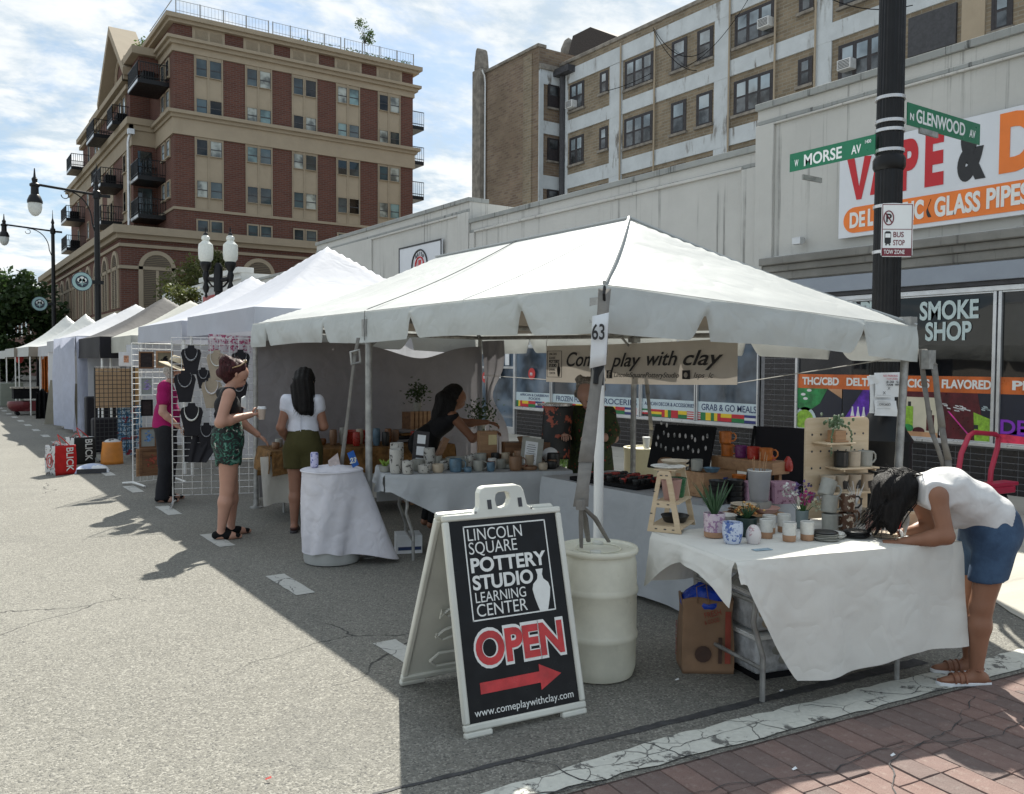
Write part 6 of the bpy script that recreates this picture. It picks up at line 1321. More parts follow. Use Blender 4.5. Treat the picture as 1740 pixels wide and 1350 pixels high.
MB().grid(lambda u, v: (.17*math.cos(2*PI*u)*(1+.05*math.sin(9*u)), .10*math.sin(2*PI*u), v*.5-.0), 28, 10).build('bag_body', fl_m, bg_, solid=.004, rot=(0, .1, .2)); MB().lathe([(.001, .0), (.16, .0), (.165, .02), (.001, .03)], (0, 0, .49), 20).build('crumpled_foil', pm('foil', (.7, .7, .72), .25, .2, 30, .9, 30, metal=.6), bg_); MB().ball((-.1, -.07, .05), (.09, .05, .07)).build('white_bundle', paper, bg_)
# --- woman bending over the front table
J = dict(pelvis=(0, -.12, .84), waist=(0, -.03, .98), chest=(0, .13, 1.06), neck=(0, .30, 1.10), head=(0, .41, 1.04), shL=(-.15, .25, 1.05), shR=(.15, .25, 1.05), elL=(-.20, .22, .84), wrL=(-.10, .42, .785), elR=(.21, .12, .81), wrR=(.09, .38, .785),
         hipL=(-.09, -.10, .79), hipR=(.09, -.10, .79), knL=(-.09, -.03, .44), knR=(.10, -.06, .44), anL=(-.09, -.01, .08), anR=(.10, -.07, .08), toL=(-.10, .17, .03), toR=(.10, .12, .03), face=(.1, .25, -1))
w6 = person('woman in a white sleeveless blouse and denim shorts bending over the front table', (4.53, 2.37, 0), math.radians(54), J, SK3, wid=.98, legs=1.04, arm=1.0, hands=dict(L=((.3, .9, -.1), (0, .1, 1), .55, -1), R=((-.25, .95, -.1), (.2, .1, 1), .7, 1)))
wbl = cotton('white_blouse', (.62, .61, .60)); m, nt, N, L, b = newmat('denim'); den = m
n1 = _noise(nt, 5, 6, .65); L.new(_mix(nt, _ramp(nt, n1, .3, .7), (.018, .04, .085), (.05, .10, .18)), b.inputs['Base Color']); b.inputs['Roughness'].default_value = .85; _bump(nt, b, _math(nt, 'ADD', _noise(nt, 12, 4), _math(nt, 'MULTIPLY', _noise(nt, 700, 2), .1)), .5, .01)
Pb = torso(J, 1.1, .0, False, .95)+[((0, -.10, .93), J['chest'], .145, .15, .8), ((0, .0, .96), (0, .1, .93), .10, .08, .9), (J['shL'], J['shR'], .066, .066)]
part('blouse', Pb, wbl, w6, .009, clip=lambda P: np.maximum(np.maximum(-(P[:, 1]+.155)-(P[:, 2]-.9)*.5, P[:, 1]-.315), np.abs(P[:, 0])-.168), k=.04, grow=.012, disp=lambda P: .005*np.sin(P[:, 1]*30+P[:, 2]*24+np.sin(P[:, 0]*14))+.0015*np.sin(P[:, 2]*60-P[:, 1]*20))
part('denim_shorts', shorts(J, 1.0, .42, .092, .1)+[((0, -.12, .83), (0, -.11, .88), .155, .15, .95)], den, w6, .009, clip=lambda P: np.maximum((P[:, 2]-.955)-(P[:, 1]+.1)*(-.35), .575-P[:, 2]-.12*P[:, 1]), k=.035, grow=.004, disp=nzf(26, .003))
stc = pm('stitching', (.3, .35, .42), .7, .1, 9, 0)
MB().tube([(.193, -.17, .70), (.203, -.17, .80), (.198, -.165, .86), (.2, -.10, .865), (.2, -.06, .80), (.19, -.065, .70)], .002, 4).build('pocket_stitching', stc, w6)
part('hair', [((0, .40, 1.05), (0, .39, 1.085), .108, .10), ((-.03, .44, 1.07), (.03, .44, 1.07), .085, .085), ((0, .465, 1.04), (0, .49, .97), .08, .06), ((0, .46, 1.0), (0, .49, .90), .07, .04), ((-.07, .42, 1.0), (-.08, .46, .86), .05, .03), ((.075, .42, 1.0), (.085, .45, .87), .05, .028)]+[((r_.uniform(-.08, .08), r_.uniform(.38, .5), .98), (r_.uniform(-.1, .1), r_.uniform(.42, .56), r_.uniform(.80, .9)), .022, .006) for _ in range(14)], H_blk, w6, .0085, k=.02, disp=lambda P: .004*np.sin(P[:, 0]*90+P[:, 1]*70+P[:, 2]*30))
strands(w6, H_blk, 150, lambda r: (r.uniform(-.105, .105), r.uniform(.33, .50), r.uniform(.99, 1.13)), lambda r: (r.uniform(-.13, .13), r.uniform(.42, .60), r.uniform(.80, .93)), .0028, 3, .018)
strands(w6, H_blk, 40, lambda r: (r.uniform(-.08, .08), r.uniform(.28, .42), 1.15), lambda r: (r.uniform(-.11, .11), r.uniform(.36, .52), r.uniform(1.12, 1.2)), .003, 4, .02)
strands(w2, H_blk, 110, lambda r: (r.uniform(-.09, .12), r.uniform(-.06, .02), r.uniform(1.42, 1.52)), lambda r: (r.uniform(-.07, .13), r.uniform(-.15, -.06), r.uniform(1.12, 1.24)), .0035, 5, .02)
strands(w1, H_red, 60, lambda r: (r.uniform(-.09, .09), r.uniform(-.04, .08), r.uniform(1.56, 1.68)), lambda r: (r.uniform(-.1, .1), r.uniform(-.09, .10), r.uniform(1.55, 1.74)), .003, 6, .03)
strands(w4, H_blk, 80, lambda r: (r.uniform(-.09, .10), r.uniform(-.02, .10), r.uniform(1.22, 1.38)), lambda r: (r.uniform(-.08, .11), r.uniform(-.13, -.02), r.uniform(.98, 1.1)), .0035, 7, .02)
w6.scale = (.945, .945, .945)
MB().grid(lambda u, v: (.03+(u-.5)*.06, .34+.01*math.sin(v*8+u*3), 1.02-v*.22+.004*math.sin(u*9)), 4, 10).build('blouse_tie', wbl, w6, solid=.003); MB().ball((.03, .36, .93), (.055, .02, .03)).build('bow', wbl, w6)
MB().lathe([(.031, -.012), (.033, 0), (.031, .012)], lerp(J['elR'], J['wrR'], .88), 16, cap=False, ax=Vector(Vector(J['wrR'])-Vector(J['elR'])).to_track_quat('Z', 'Y').to_matrix()).build('watch_strap', paper, w6, solid=.003)
c_ = Vector(lerp(J['elR'], J['wrR'], .88)); MB().box(c_+Vector((.022, 0, .024)), (.03, .032, .012)).build('watch', M['black'], w6, bevel=.004)
tan = pm('sandal_tan', (.22, .09, .05), .6, .15, 12, .1)
for s in 'LR':
    an, to = Vector(J['an'+s]), Vector(J['to'+s]); d = (to-an); d.z = 0; d.normalize(); q = Vector((-d.y, d.x, 0)); a = Vector((an.x, an.y, 0))-d*.0
    p = [(-.075, -.028), (0, -.034), (.08, -.034), (.15, -.046), (.2, -.036), (.222, -.005), (.21, .025), (.16, .042), (.08, .034), (0, .034), (-.075, .028), (-.088, 0)]
    so_ = MB().prism([a+d*x+q*y+Vector((0, 0, .002)) for x, y in p], (0, 0, .022)).build('sandal', paper, w6, bevel=.006)
    MB().prism([a+d*x*.97+q*y*.95+Vector((0, 0, .0245)) for x, y in p], (0, 0, .004)).build('footbed', tan, so_)
    sb_ = MB()
    for x, h, w_ in ((.13, .052, .012), (.10, .058, .012), (.07, .062, .012)): sb_.tube([a+d*x+q*(.042*math.cos(e))+Vector((0, 0, .022+(h-.01)*math.sin(e))) for e in [PI*i/10 for i in range(11)]], .006, 6)
    sb_.tube([a+d*(.02*math.cos(e)-.0)+q*(.038*math.sin(e))+Vector((0, 0, .09)) for e in [2*PI*i/14 for i in range(14)]], .006, 6, closed=True).tube([a+d*.06+Vector((0, 0, .065)), a+d*.02+Vector((0, 0, .095))], .006, 5).build('strap', tan, so_)
# pen in her hand
pn = T('pen', 'red pen held by the woman bending over the front table', 'pen', (4.60-.36*math.sin(math.radians(54))*1.08, 2.36+.44*math.cos(math.radians(54)), .80))
MB().tube([(0, 0, -.02), (.03, -.02, .11)], .005, 6).build('barrel', red, pn)
# --- small dark figures at the far end
for i, (x, y, rz_, hh, c1_, lab) in enumerate(((1.9, 37.5, .4, 1.65, (.02, .02, .03), 'distant person in black clothes at the far left edge of the street'), (2.35, 41.5, 2.4, 1.75, (.03, .03, .05), 'distant standing person in dark clothes behind the last tent'))):
    J = stand(hh); pr_ = person(lab, (x, y, 0), rz_, J, SK2)
    part('shirt', torso(J, 1.1, .5), cotton('shirt_%d' % i, c1_), pr_, .02, clip=lambda P: .9-P[:, 2], grow=.01); part('trousers', [(J['hip'+s], J['kn'+s], .1, .08) for s in 'LR']+[(J['kn'+s], J['an'+s], .08, .07) for s in 'LR'], trs, pr_, .02)
    part('hair', [((0, .0, hh*.955), (0, .02, hh*.955), .1, .1)], H_blk, pr_, .02)
# ------------------------------------------------------------------ sandwich board
ab_ = T('sandwich_board', 'white plastic sandwich board with black face reading LINCOLN SQUARE POTTERY STUDIO OPEN', 'sandwich board', (1.945, 3.19, 0), math.atan2(-.105, .995))
th = math.radians(15.5); sn, cn = math.sin(th), math.cos(th); SWD, SHT = .635, .985
def SP(a, b_, d=0): return Vector((a, b_*sn-d*cn, b_*cn+d*sn))
def BPt(a, b_, d=0): return Vector((a-.03*(1-b_), .72-b_*.40+d*.92, b_*.955+d*.38))     # back leaf
plast = pm('sign_plastic', (.60, .60, .54), .4, .08, 4, .12, 30); 
def leaf(F_, sgn):
    m_ = MB(); t_ = .034*sgn
    def bar(a0, b0, a1, b1):
        P = [F_(a0, b0, 0), F_(a1, b0, 0), F_(a1, b1, 0), F_(a0, b1, 0), F_(a0, b0, -t_), F_(a1, b0, -t_), F_(a1, b1, -t_), F_(a0, b1, -t_)]
        m_.add(P, [(0, 1, 2, 3), (7, 6, 5, 4), (0, 4, 5, 1), (1, 5, 6, 2), (2, 6, 7, 3), (3, 7, 4, 0)] if sgn > 0 else [(3, 2, 1, 0), (4, 5, 6, 7), (1, 5, 4, 0), (2, 6, 5, 1), (3, 7, 6, 2), (0, 4, 7, 3)])
    bar(0, .0, .135, .028); bar(SWD-.135, .0, SWD, .028); bar(0, .028, SWD, .06); bar(0, .06, .03, SHT-.03); bar(SWD-.03, .06, SWD, SHT-.03); bar(0, SHT-.03, SWD, SHT)
    return m_
leaf(SP, 1).build('front_frame', plast, ab_, bevel=.008); 
m_ = MB(); P = [SP(.03, .06, -.012), SP(SWD-.03, .06, -.012), SP(SWD-.03, SHT-.03, -.012), SP(.03, SHT-.03, -.012)]; Pb_ = [p+Vector((0, .02*cn, -.02*sn)) for p in P]
m_.add(P+Pb_, [(0, 1, 2, 3), (7, 6, 5, 4)]); face = m_.build('black_face', pm('sign_face', (.006, .006, .007), .35, .25, 7, .08, 40, spec=.25), ab_)
leaf(BPt, -1).build('back_frame', plast, ab_, bevel=.008)
m_ = MB(); P = [BPt(.01, .04, .012), BPt(SWD-.01, .04, .012), BPt(SWD-.01, SHT-.01, .012), BPt(.01, SHT-.01, .012)]; m_.add(P+[p+Vector((0, .012, .004)) for p in P], [(0, 1, 2, 3), (7, 6, 5, 4)])
bk = m_.build('back_panel', plast, ab_)
m_ = MB()
def loop(a0, b0, a1, b1, sl=0, r=.008):
    c = .04; pts = [(a0+c, b0), (a1-c, b0+sl), (a1, b0+c+sl), (a1, b1-c+sl), (a1-c, b1+sl), (a0+c, b1), (a0, b1-c), (a0, b0+c)]
    m_.tube([BPt(a, b_, -.026) for a, b_ in pts], r, 6, closed=True)
loop(.12, .12, .5, .2); loop(.12, .28, .5, .34, .08); loop(.12, .42, .5, .46, .1); loop(.12, .62, .5, .85); m_.build('moulded_rib', plast, bk)
# carrying handle
hp = [(.185, 0), (.20, .03), (.215, .10), (.235, .125), (.40, .125), (.42, .10), (.445, .0)]
hp = [(.15, -.01), (.165, .0), (.19, .02), (.20, .09), (.212, .112), (.235, .12), (.405, .12), (.428, .112), (.44, .09), (.45, .02), (.475, .0), (.49, -.01)]
ho = [(.285, .02), (.28, .055), (.287, .08), (.305, .09), (.34, .09), (.358, .08), (.362, .055), (.35, .03), (.335, .018), (.305, .012)]
m_ = MB(); O_ = [SP(a, SHT+b_, 0)+Vector((0, .0, 0)) for a, b_ in hp]; e = Vector((0, .05, 0)); n = len(hp); k = len(ho); I_ = [SP(a, SHT+b_, 0) for a, b_ in ho]
bmh = bmesh.new()
def face_hole(off):
    vo = [bmh.verts.new(p+off) for p in O_]; vi = [bmh.verts.new(p+off) for p in I_]
    es = [bmh.edges.new((vo[i], vo[(i+1) % n])) for i in range(n)]+[bmh.edges.new((vi[i], vi[(i+1) % k])) for i in range(k)]
    bmesh.ops.triangle_fill(bmh, edges=es, use_beauty=True); return vo, vi
a_, b0_ = face_hole(Vector()), face_hole(e)
for i in range(n): bmh.faces.new((a_[0][i], a_[0][(i+1) % n], b0_[0][(i+1) % n], b0_[0][i]))
for i in range(k): bmh.faces.new((a_[1][i], b0_[1][i], b0_[1][(i+1) % k], a_[1][(i+1) % k]))
bmesh.ops.recalc_face_normals(bmh, faces=bmh.faces); me = bpy.data.meshes.new('handle'); bmh.to_mesh(me); bmh.free(); me.materials.append(plast)
hd_ = inst('handle', me, ab_); bv = hd_.modifiers.new('b', 'BEVEL'); bv.width = .004; bv.limit_method = 'ANGLE'
for a in (.235, .40): MB().add([SP(a+x, SHT+.012+z, .0015) for x, z in ((0, 0), (.022, 0), (.022, .045), (0, .045))], [(0, 1, 2, 3)]).build('slot', M['dark'], hd_)
for a in (.168, .47): MB().ball(SP(a, SHT+.003, .002), .006, 8, 6).build('bolt', M['dull_metal'], hd_)
MB().bx(.12, SHT*sn+.03, SHT*cn-.02, .5, .72-.4*SHT-.02, SHT*cn+.004).build('hinge_block', plast, ab_, bevel=.006)
# graphics
fw_, fh_ = SWD-.06, SHT-.09; GF = lambda x, y: SP(.03+x*fw_, SHT-.03-y*fh_, -.0115); ru, uu_ = Vector((1, 0, 0)), Vector((0, sn, cn))
gw = pm('print_white', (.72, .73, .70), .35, .05, 20, 0); gr = pm('print_red', (.50, .028, .03), .35, .2, 12, 0)
def ft(s, x, y, h, wd, off=0., m_=gw, z=0.): return text(s, 'print', m_, ab_, GF(x, y), ru, uu_, h*fh_, width=wd*fw_, off=off, ext=.0006, z=z)
for a in ((.12, .03, .89, .037), (.12, .508, .89, .515), (.12, .03, .131, .515), (.879, .03, .89, .515)):
    MB().add([GF(a[0], a[3])+Vector((0, -.001, 0)), GF(a[2], a[3])+Vector((0, -.001, 0)), GF(a[2], a[1])+Vector((0, -.001, 0)), GF(a[0], a[1])+Vector((0, -.001, 0))], [(0, 1, 2, 3)]).build('print', gw, ab_)
ft('LINCOLN', .155, .108, .062, .50, -.004); ft('SQUARE', .155, .178, .062, .44, -.004); ft('POTTERY', .155, .27, .07, .70, .03); ft('STUDIO', .155, .358, .068, .555, .03); ft('LEARNING', .165, .425, .052, .46, -.002); ft('CENTER', .165, .495, .062, .46, -.002)
vs_ = [(a, b_) for a, b_ in vase(0, 0, 1)]
MB().prism([GF(.775+a*.42, .508-b_*.228)+Vector((0, -.0005, 0)) for a, b_ in vs_], (0, -.0012, 0)).build('print', gw, ab_, smooth=0)
ft('OPEN', .10, .735, .165, .84, .075, gw); ft('OPEN', .117, .729, .152, .806, .038, gr, .0018)
MB().prism([GF(x, y)+Vector((0, -.0005, 0)) for x, y in ((.12, .815), (.66, .812), (.66, .775), (.86, .84), (.66, .905), (.66, .868), (.12, .87))], (0, -.0012, 0)).build('print', gr, ab_, smooth=0)
ft('www.comeplaywithclay.com', .05, .972, .036, .90, .0)

# ------------------------------------------------------------------ barrels
barm = pm('barrel_plastic', (.76, .745, .63), .35, .08, 5, .2, 25, trans=.25)
t = T('water_barrel', 'translucent white plastic barrel weighing down the near tent corner', 'barrel', (2.965, 3.52, 0))
R_ = .207; pr_ = [(.17, 0), (.188, .008), (.196, .03)]
for z, d in ((.06, 0), (.20, 0), (.21, .006), (.225, .008), (.24, .004), (.25, 0), (.44, 0), (.45, .006), (.465, .008), (.48, .003), (.49, 0), (.60, -.002), (.63, -.008), (.652, -.012), (.656, .004), (.664, .008), (.676, .008), (.684, .003), (.684, -.012), (.672, -.02), (.668, -.05)): pr_.append((R_+d-.004+.004*math.sin(z*4), z))
pr_.append((.001, .672)); MB().lathe(pr_, n=48, cap=False).build('barrel_body', barm, t)
for a in (.9, 3.9): MB().lathe([(.03, 0), (.03, .012), (.022, .014), (.001, .014)], (.12*math.cos(a), .12*math.sin(a), .67), 14).build('bung', plast, t)
MB().tube([(.12*math.cos(q), .12*math.sin(q), .673) for q in [2*PI*i/20 for i in range(20)]], .004, 5, closed=True).build('moulding', barm, t)
sheetm = cloth('white_bedsheet', (.66, .65, .70), .10, 4, .9, 500, .03, .85, .03)
t = T('cloth_covered_barrel', 'barrel wrapped in a wrinkled white sheet beside the left tent post', 'barrel', (2.80, 6.75, 0))
MB().lathe([(.2, 0), (.225, .01), (.232, .04), (.232, .72), (.22, .74), (.001, .74)], n=40).build('barrel_body', pm('barrel_grey', (.4, .41, .4), .4, .08, 5, .1), t)
nz = gnoise(31)
def shf(u, v):
    a = 2*PI*u; r = .246+.012*math.sin(a*9+v*5)*v+.010*nz(a*2, v*3)+.014*v*max(0, math.sin(a*3+2)); d = math.exp(-((a-.2-PI*0)%(2*PI)-0)**2/.3) if True else 0
    fl = math.exp(-(((a+.65+PI) % (2*PI))-PI)**2/.16); r += fl*v*.32; z = .775-.67*v*(1+.12*fl); z = max(.012, z+.012*math.sin(a*5)*v)
    return (r*math.cos(a), r*math.sin(a), z)
MB().grid(shf, 120, 30, closeu=True).build('sheet', sheetm, t, smooth=180)
MB().grid(lambda u, v: (.246*v*math.cos(2*PI*u), .246*v*math.sin(2*PI*u), .775+.03*nz(u*6, v*4)*(1-v)+.03*(1-v)), 60, 10, closeu=True).build('sheet_top', sheetm, t, smooth=180)
MB().tube([(.25*math.cos(q), .25*math.sin(q), .765) for q in [2*PI*i/40 for i in range(40)]], .008, 6, closed=True).build('cord', sheetm, t)
t = T('drink_can', 'lilac patterned drink can standing on the cloth covered barrel', 'can', (2.66, 6.78, .79)); MB().lathe([(.024, 0), (.032, .01), (.032, .115), (.026, .125), (.001, .123)], n=20).build('can_body', speckle('can_print', (.45, .44, .62), (.08, .1, .3), 30, .55, .3), t)
t = T('card_holder', 'folded white leaflet lying on the cloth covered barrel', 'leaflet', (2.82, 6.72, .80)); MB().add([(-.06, 0, 0), (.05, .02, 0), (.04, .05, .10), (-.05, .04, .04), (.07, .06, 0)], [(0, 1, 2, 3), (1, 4, 2)]).build('card', pm('leaflet', (.5, .42, .4), .7, .15, 30, 0), t)
t = T('price_card', 'bright blue card leaning on the post above the cloth covered barrel', 'card', (2.95, 6.63, .79), .25); MB().box((0, .02, .065), (.065, .005, .13), M=Matrix.Rotation(-.3, 3, 'Y') @ Matrix.Rotation(-.2, 3, 'X')).build('card', pm('blue_card', (.02, .12, .45), .4, .1, 9, 0), t); text('23', 'print', gw, t, (-.04, .012, .03), (1, 0, .1), (.1, 0, 1), .045, off=.03)
t = T('water_barrel', 'sunlit cream barrel with a cup on top, behind the back middle post', 'barrel', (6.55, 6.95, 0))
MB().lathe([(.2, 0), (.25, .02), (.26, .25), (.26, .70), (.27, .72), (.27, .75), (.24, .75), (.24, .735), (.001, .735)], n=32).build('barrel_body', pm('barrel_cream', (.62, .58, .40), .4, .06, 5, .1, trans=.1), t)
t = T('paper_cup', 'white paper cup standing on the sunlit cream barrel', 'cup', (6.42, 6.84, .75)); MB().lathe([(.03, 0), (.04, .11), (.044, .11), (.044, .125), (.001, .125)], n=16).build('cup_body', paper, t)
strap('brown strap running from the back tent post to the sunlit cream barrel', [(6.2, 6.66, 1.8), (6.3, 6.7, 1.35), (6.5, 6.85, .95), (6.52, 6.9, .75)], .04)

# ------------------------------------------------------------------ tables
def table(label, A, ang, Lx, D, h=.72, legm=None):
    t = T('folding_table', label, 'table', (*A, 0), ang)
    MB().bx(0, 0, h-.03, Lx, D, h).build('tabletop', M['white_plastic'], t, bevel=.006)
    for x in (.17, Lx-.22):
        s = -1 if x < Lx/2 else 1
        for y in (.09, D-.09): MB().tube([(x, y, h-.03), (x-.01*s, y, .46), (x, y+(.05 if y < D/2 else -.05)*0, .40), (x+.06*s*-1, y, .22), (x+.06*s*-1, y, .0)], .014, 8).build('leg', M['dull_metal'], t)
        MB().tube([(x-.06*s, .09, .16), (x-.06*s, D-.09, .16)], .011, 6).build('stretcher', M['dull_metal'], t); MB().tube([(x, .09, .5), (x, D-.09, .5)], .011, 6).build('stretcher', M['dull_metal'], t)
        MB().tube([(x, D/2, .5), (x-.25*s, D/2, h-.04)], .010, 6).build('brace', M['dull_metal'], t)
    return t
def tcloth(label, A, ang, Lx, D, h, drops, mat, seed=1, diag=None, ow=.012):
    """drops: bottom height functions for front, left, right, back sides"""
    t = T('tablecloth', label, 'tablecloth', (*A, h), ang); nz = gnoise(seed)
    MB().grid(lambda u, v: (Lx*u, D*v, .004+.003*nz(u*5, v*4)), 30, 16).build('top_cloth', mat, t, smooth=180)
    def side(P0, P1, nn, zf, nm):
        P0, P1 = Vector((*P0, .004)), Vector((*P1, .004)); nn = Vector(nn)
        Ls = (P1-P0).length
        def f(u, v):
            zb = zf(u); hh = h-zb; return tuple(P0.lerp(P1, u)+nn*(.012*min(1, v*8)+(ow*1.6*math.sin(u*Ls*15+nz(u*3, 0)*3)*(.35+.65*v)+.026*nz(u*Ls*2.2, v*1.0)+.005*nz(u*Ls*6+5, v*2.5))*min(1, v*1.4)+.025*v)-Vector((0, 0, hh*v+.0)))
        MB().grid(f, int(60*Ls)+10, 26).build(nm, mat, t, smooth=180)
    for k_, zf in drops.items():
        P = dict(front=((0, 0), (Lx, 0), (0, -1, 0)), left=((0, D), (0, 0), (-1, 0, 0)), right=((Lx, 0), (Lx, D), (1, 0, 0)), back=((Lx, D), (0, D), (0, 1, 0)))[k_]; side(*P, zf, k_+'_drape')
    return t
aR = math.atan2(-.234, .972); A_ = (3.10, 2.70)
table('front folding table carrying the display of mugs and cups', (3.14, 2.73), aR, 1.36, .70)
tcloth('off-white cloth over the front table, its front corner hanging low', A_, aR, 1.40, .76, .735,
       dict(front=lambda u: .64-.50*min(1, max(0, (u-.02)/.22))**.85+.06*max(0, u-.3)+.012*math.sin(u*9) if u < .24 else .14+.075*(u-.27)/.73+.012*math.sin(u*11), left=lambda u: .60-.16*math.exp(-((u-.0)/.25)**2)-.08*math.exp(-((u-1)/.14)**2)+.05*math.sin(PI*u), right=lambda u: .2+.05*u, back=lambda u: .45), M['tablecloth'], 3)
def RT(a, b_, z=.742): c, s = math.cos(aR), math.sin(aR); return (A_[0]+a*c-b_*s, A_[1]+a*s+b_*c, z)
aM = math.atan2(-.348, .937)
table('middle folding table inside the tent with pots and a framed photo strip', (3.13, 6.40), aM, 1.55, .70)
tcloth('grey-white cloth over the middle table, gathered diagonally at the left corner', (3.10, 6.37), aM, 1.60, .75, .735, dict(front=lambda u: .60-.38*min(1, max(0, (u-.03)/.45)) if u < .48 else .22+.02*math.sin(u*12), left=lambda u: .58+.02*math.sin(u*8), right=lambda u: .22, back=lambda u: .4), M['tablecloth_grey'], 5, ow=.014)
table('side folding table running back along the inside of the tent', (4.90, 3.80), PI/2, 1.85, .68)
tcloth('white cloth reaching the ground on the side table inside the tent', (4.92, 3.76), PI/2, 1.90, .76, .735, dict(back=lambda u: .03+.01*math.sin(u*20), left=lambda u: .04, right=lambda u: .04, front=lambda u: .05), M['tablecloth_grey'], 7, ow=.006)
tan_c = cloth('ochre_cloth', (.16, .085, .03), .0, 7, .8, 300, .5, .8, .03)
table('far folding table below the grey curtain, left of the woman in olive shorts', (2.98, 8.72), -.12, 2.0, .65)
tcloth('ochre batik cloth over the far table under the women looking at jars', (2.95, 8.70), -.12, 2.05, .68, .735, dict(front=lambda u: .48+.05*math.sin(u*7), left=lambda u: .5, right=lambda u: .3, back=lambda u: .4), tan_c, 9)
mb = MB(); mb.grid(lambda u, v: (2.86+u*2.1, 8.78-.25*u-.10*(1-v)*math.cos(u*30), .18+.5*v+.05*u*0), 80, 12); tag(mb.build('table_skirt', M['tablecloth'], smooth=180), 'white skirt hanging below the ochre cloth of the far table', 'cloth')

# ------------------------------------------------------------------ pottery and goods
gl = lambda n, c, r=.3, v=.1: pm(n, c, r, v, 14, .12, 40)
c_whi = gl('glaze_white', (.58, .57, .53)); c_bei = gl('glaze_beige', (.42, .35, .26), .45); c_gry = gl('glaze_grey', (.28, .28, .25), .4); c_blk2 = gl('glaze_black', (.015, .015, .015), .35)
c_ter = gl('terracotta', (.36, .18, .10), .75); c_raw = gl('raw_clay', (.38, .22, .13), .8); c_pnk = gl('glaze_pink', (.42, .24, .20), .45); c_brn = gl('glaze_brown', (.20, .11, .06), .4); c_grn = gl('glaze_green', (.03, .12, .05), .3)
c_org = gl('glaze_orange', (.42, .12, .018), .35, .3); c_red2 = gl('glaze_red', (.35, .03, .02), .3); c_blu = gl('glaze_blue', (.03, .06, .25), .3); c_lbl = gl('glaze_pale_blue', (.09, .16, .22), .35, .3)
sp_pink = speckle('speckled_pink_glaze', (.55, .46, .50), (.30, .17, .28), 42, .52, .4); sp_blue = speckle('marbled_blue_glaze', (.50, .55, .66), (.07, .13, .36), 34, .52, .3); sp_spot = speckle('spotted_glaze', (.10, .05, .03), (.6, .54, .44), 30, .56, .3, .02); sp_birch = speckle('birch_glaze', (.40, .39, .36), (.06, .055, .05), 28, .57, .6)
sp_egg = speckle('pale_marble_glaze', (.58, .54, .53), (.40, .25, .27), 26, .58, .3)
ply = woodmat('plywood', (.50, .38, .24), (.60, .48, .33), 3, 26, .6); wood = woodmat('brown_wood', (.10, .045, .02), (.2, .10, .045), 3, 30, .55); wood_l = woodmat('warm_wood', (.26, .14, .07), (.38, .22, .11), 3, 30, .55)
def vessel(name, label, cat, loc, r0, r1, h, mat, t_=.004, base=None, bh=0, group=None, n=28, tilt=None, belly=0., handle=None, hm=None, hs=1.):
    t = T(name, label, cat, loc, 0, group); k = 8
    pr_ = [(.001, 0), (r0*.94, 0), (r0, .004)]+[(r0+(r1-r0)*i/k+belly*math.sin(PI*i/k), h*i/k) for i in range(1, k)]+[(r1, h-.002), (r1-t_*.5, h), (r1-t_, h-.002), (r1-t_-(r1-r0)*.3+belly*.5, h*.6), (r0-t_, .012), (.001, .010)]
    if base:
        MB().lathe([(.001, 0), (r0*.94, 0), (r0, .003), (r0+(r1-r0)*bh/h+.0004, bh)], n=n, cap=False).build('clay_base', base, t)
        pr_ = [(r0+(r1-r0)*bh/h, bh)]+[p for p in pr_ if p[1] > bh]+pr_[-2:]
        MB().lathe(pr_, n=n, cap=False).build('glazed_body', mat, t)
    else: MB().lathe(pr_, n=n, cap=False).build('body', mat, t)
    if handle is not None:
        d = Vector((math.cos(handle), math.sin(handle), 0)); q = r1*.98
        MB().tube([d*(q-.004)+Vector((0, 0, h*.86)), d*(q+.018*hs)+Vector((0, 0, h*.9)), d*(q+.034*hs)+Vector((0, 0, h*.72)), d*(q+.035*hs)+Vector((0, 0, h*.45)), d*(q+.02*hs)+Vector((0, 0, h*.25)), d*(q-.006)+Vector((0, 0, h*.2))], .0055, 8).build('handle', hm or mat, t)
    if tilt: t.rotation_euler = tilt
    return t
def leafy(parent, c, n, ln, m_, spread=.5, w_=.006, seed=1, nm='leaves'):
    r_ = random.Random(seed); k = MB(); c = Vector(c)
    for i in range(n):
        a = r_.uniform(0, 2*PI); s = r_.uniform(.2, 1)*spread; L_ = ln*r_.uniform(.6, 1.1); d = Vector((math.cos(a)*s, math.sin(a)*s, 1)).normalized(); q = d.cross(Vector((-math.sin(a), math.cos(a), 0))).normalized(); sd = Vector((-math.sin(a), math.cos(a), 0))
        k.tube([c+d*L_*f+Vector((math.cos(a), math.sin(a), 0))*(f**2)*L_*.18*s for f in (0, .35, .7, 1)], [w_*.8, w_, w_*.6, .0008], 5, flat=.45)
    return k.build(nm, m_, parent)
lf_al = pm('aloe_green', (.035, .085, .035), .45, .25, 20, .1)
pot = vessel('plant_pot', 'pink speckled pot with a spiky aloe at the front of the table', 'plant pot', (3.455, 3.155, .742), .052, .057, .128, sp_pink, .006, c_raw, .03); MB().lathe([(.001, .1), (.05, .1)], n=20, cap=False).build('soil', M['dark'], pot); leafy(pot, (0, 0, .1), 26, .20, lf_al, .55, .008, 2)
vessel('marbled_pot', 'squat blue and white marbled pot beside the pink speckled one', 'pot', (3.41, 2.99, .742), .040, .050, .108, sp_blue, .008, belly=.007)
t = T('egg_sculpture', 'small pale egg shaped ceramic at the table edge', 'ceramic egg', (3.50, 2.93, .742)); MB().lathe([(.001, 0), (.03, 0), (.037, .02), (.039, .04), (.036, .062), (.027, .08), (.015, .092), (.001, .095)], n=24).build('egg', sp_egg, t)
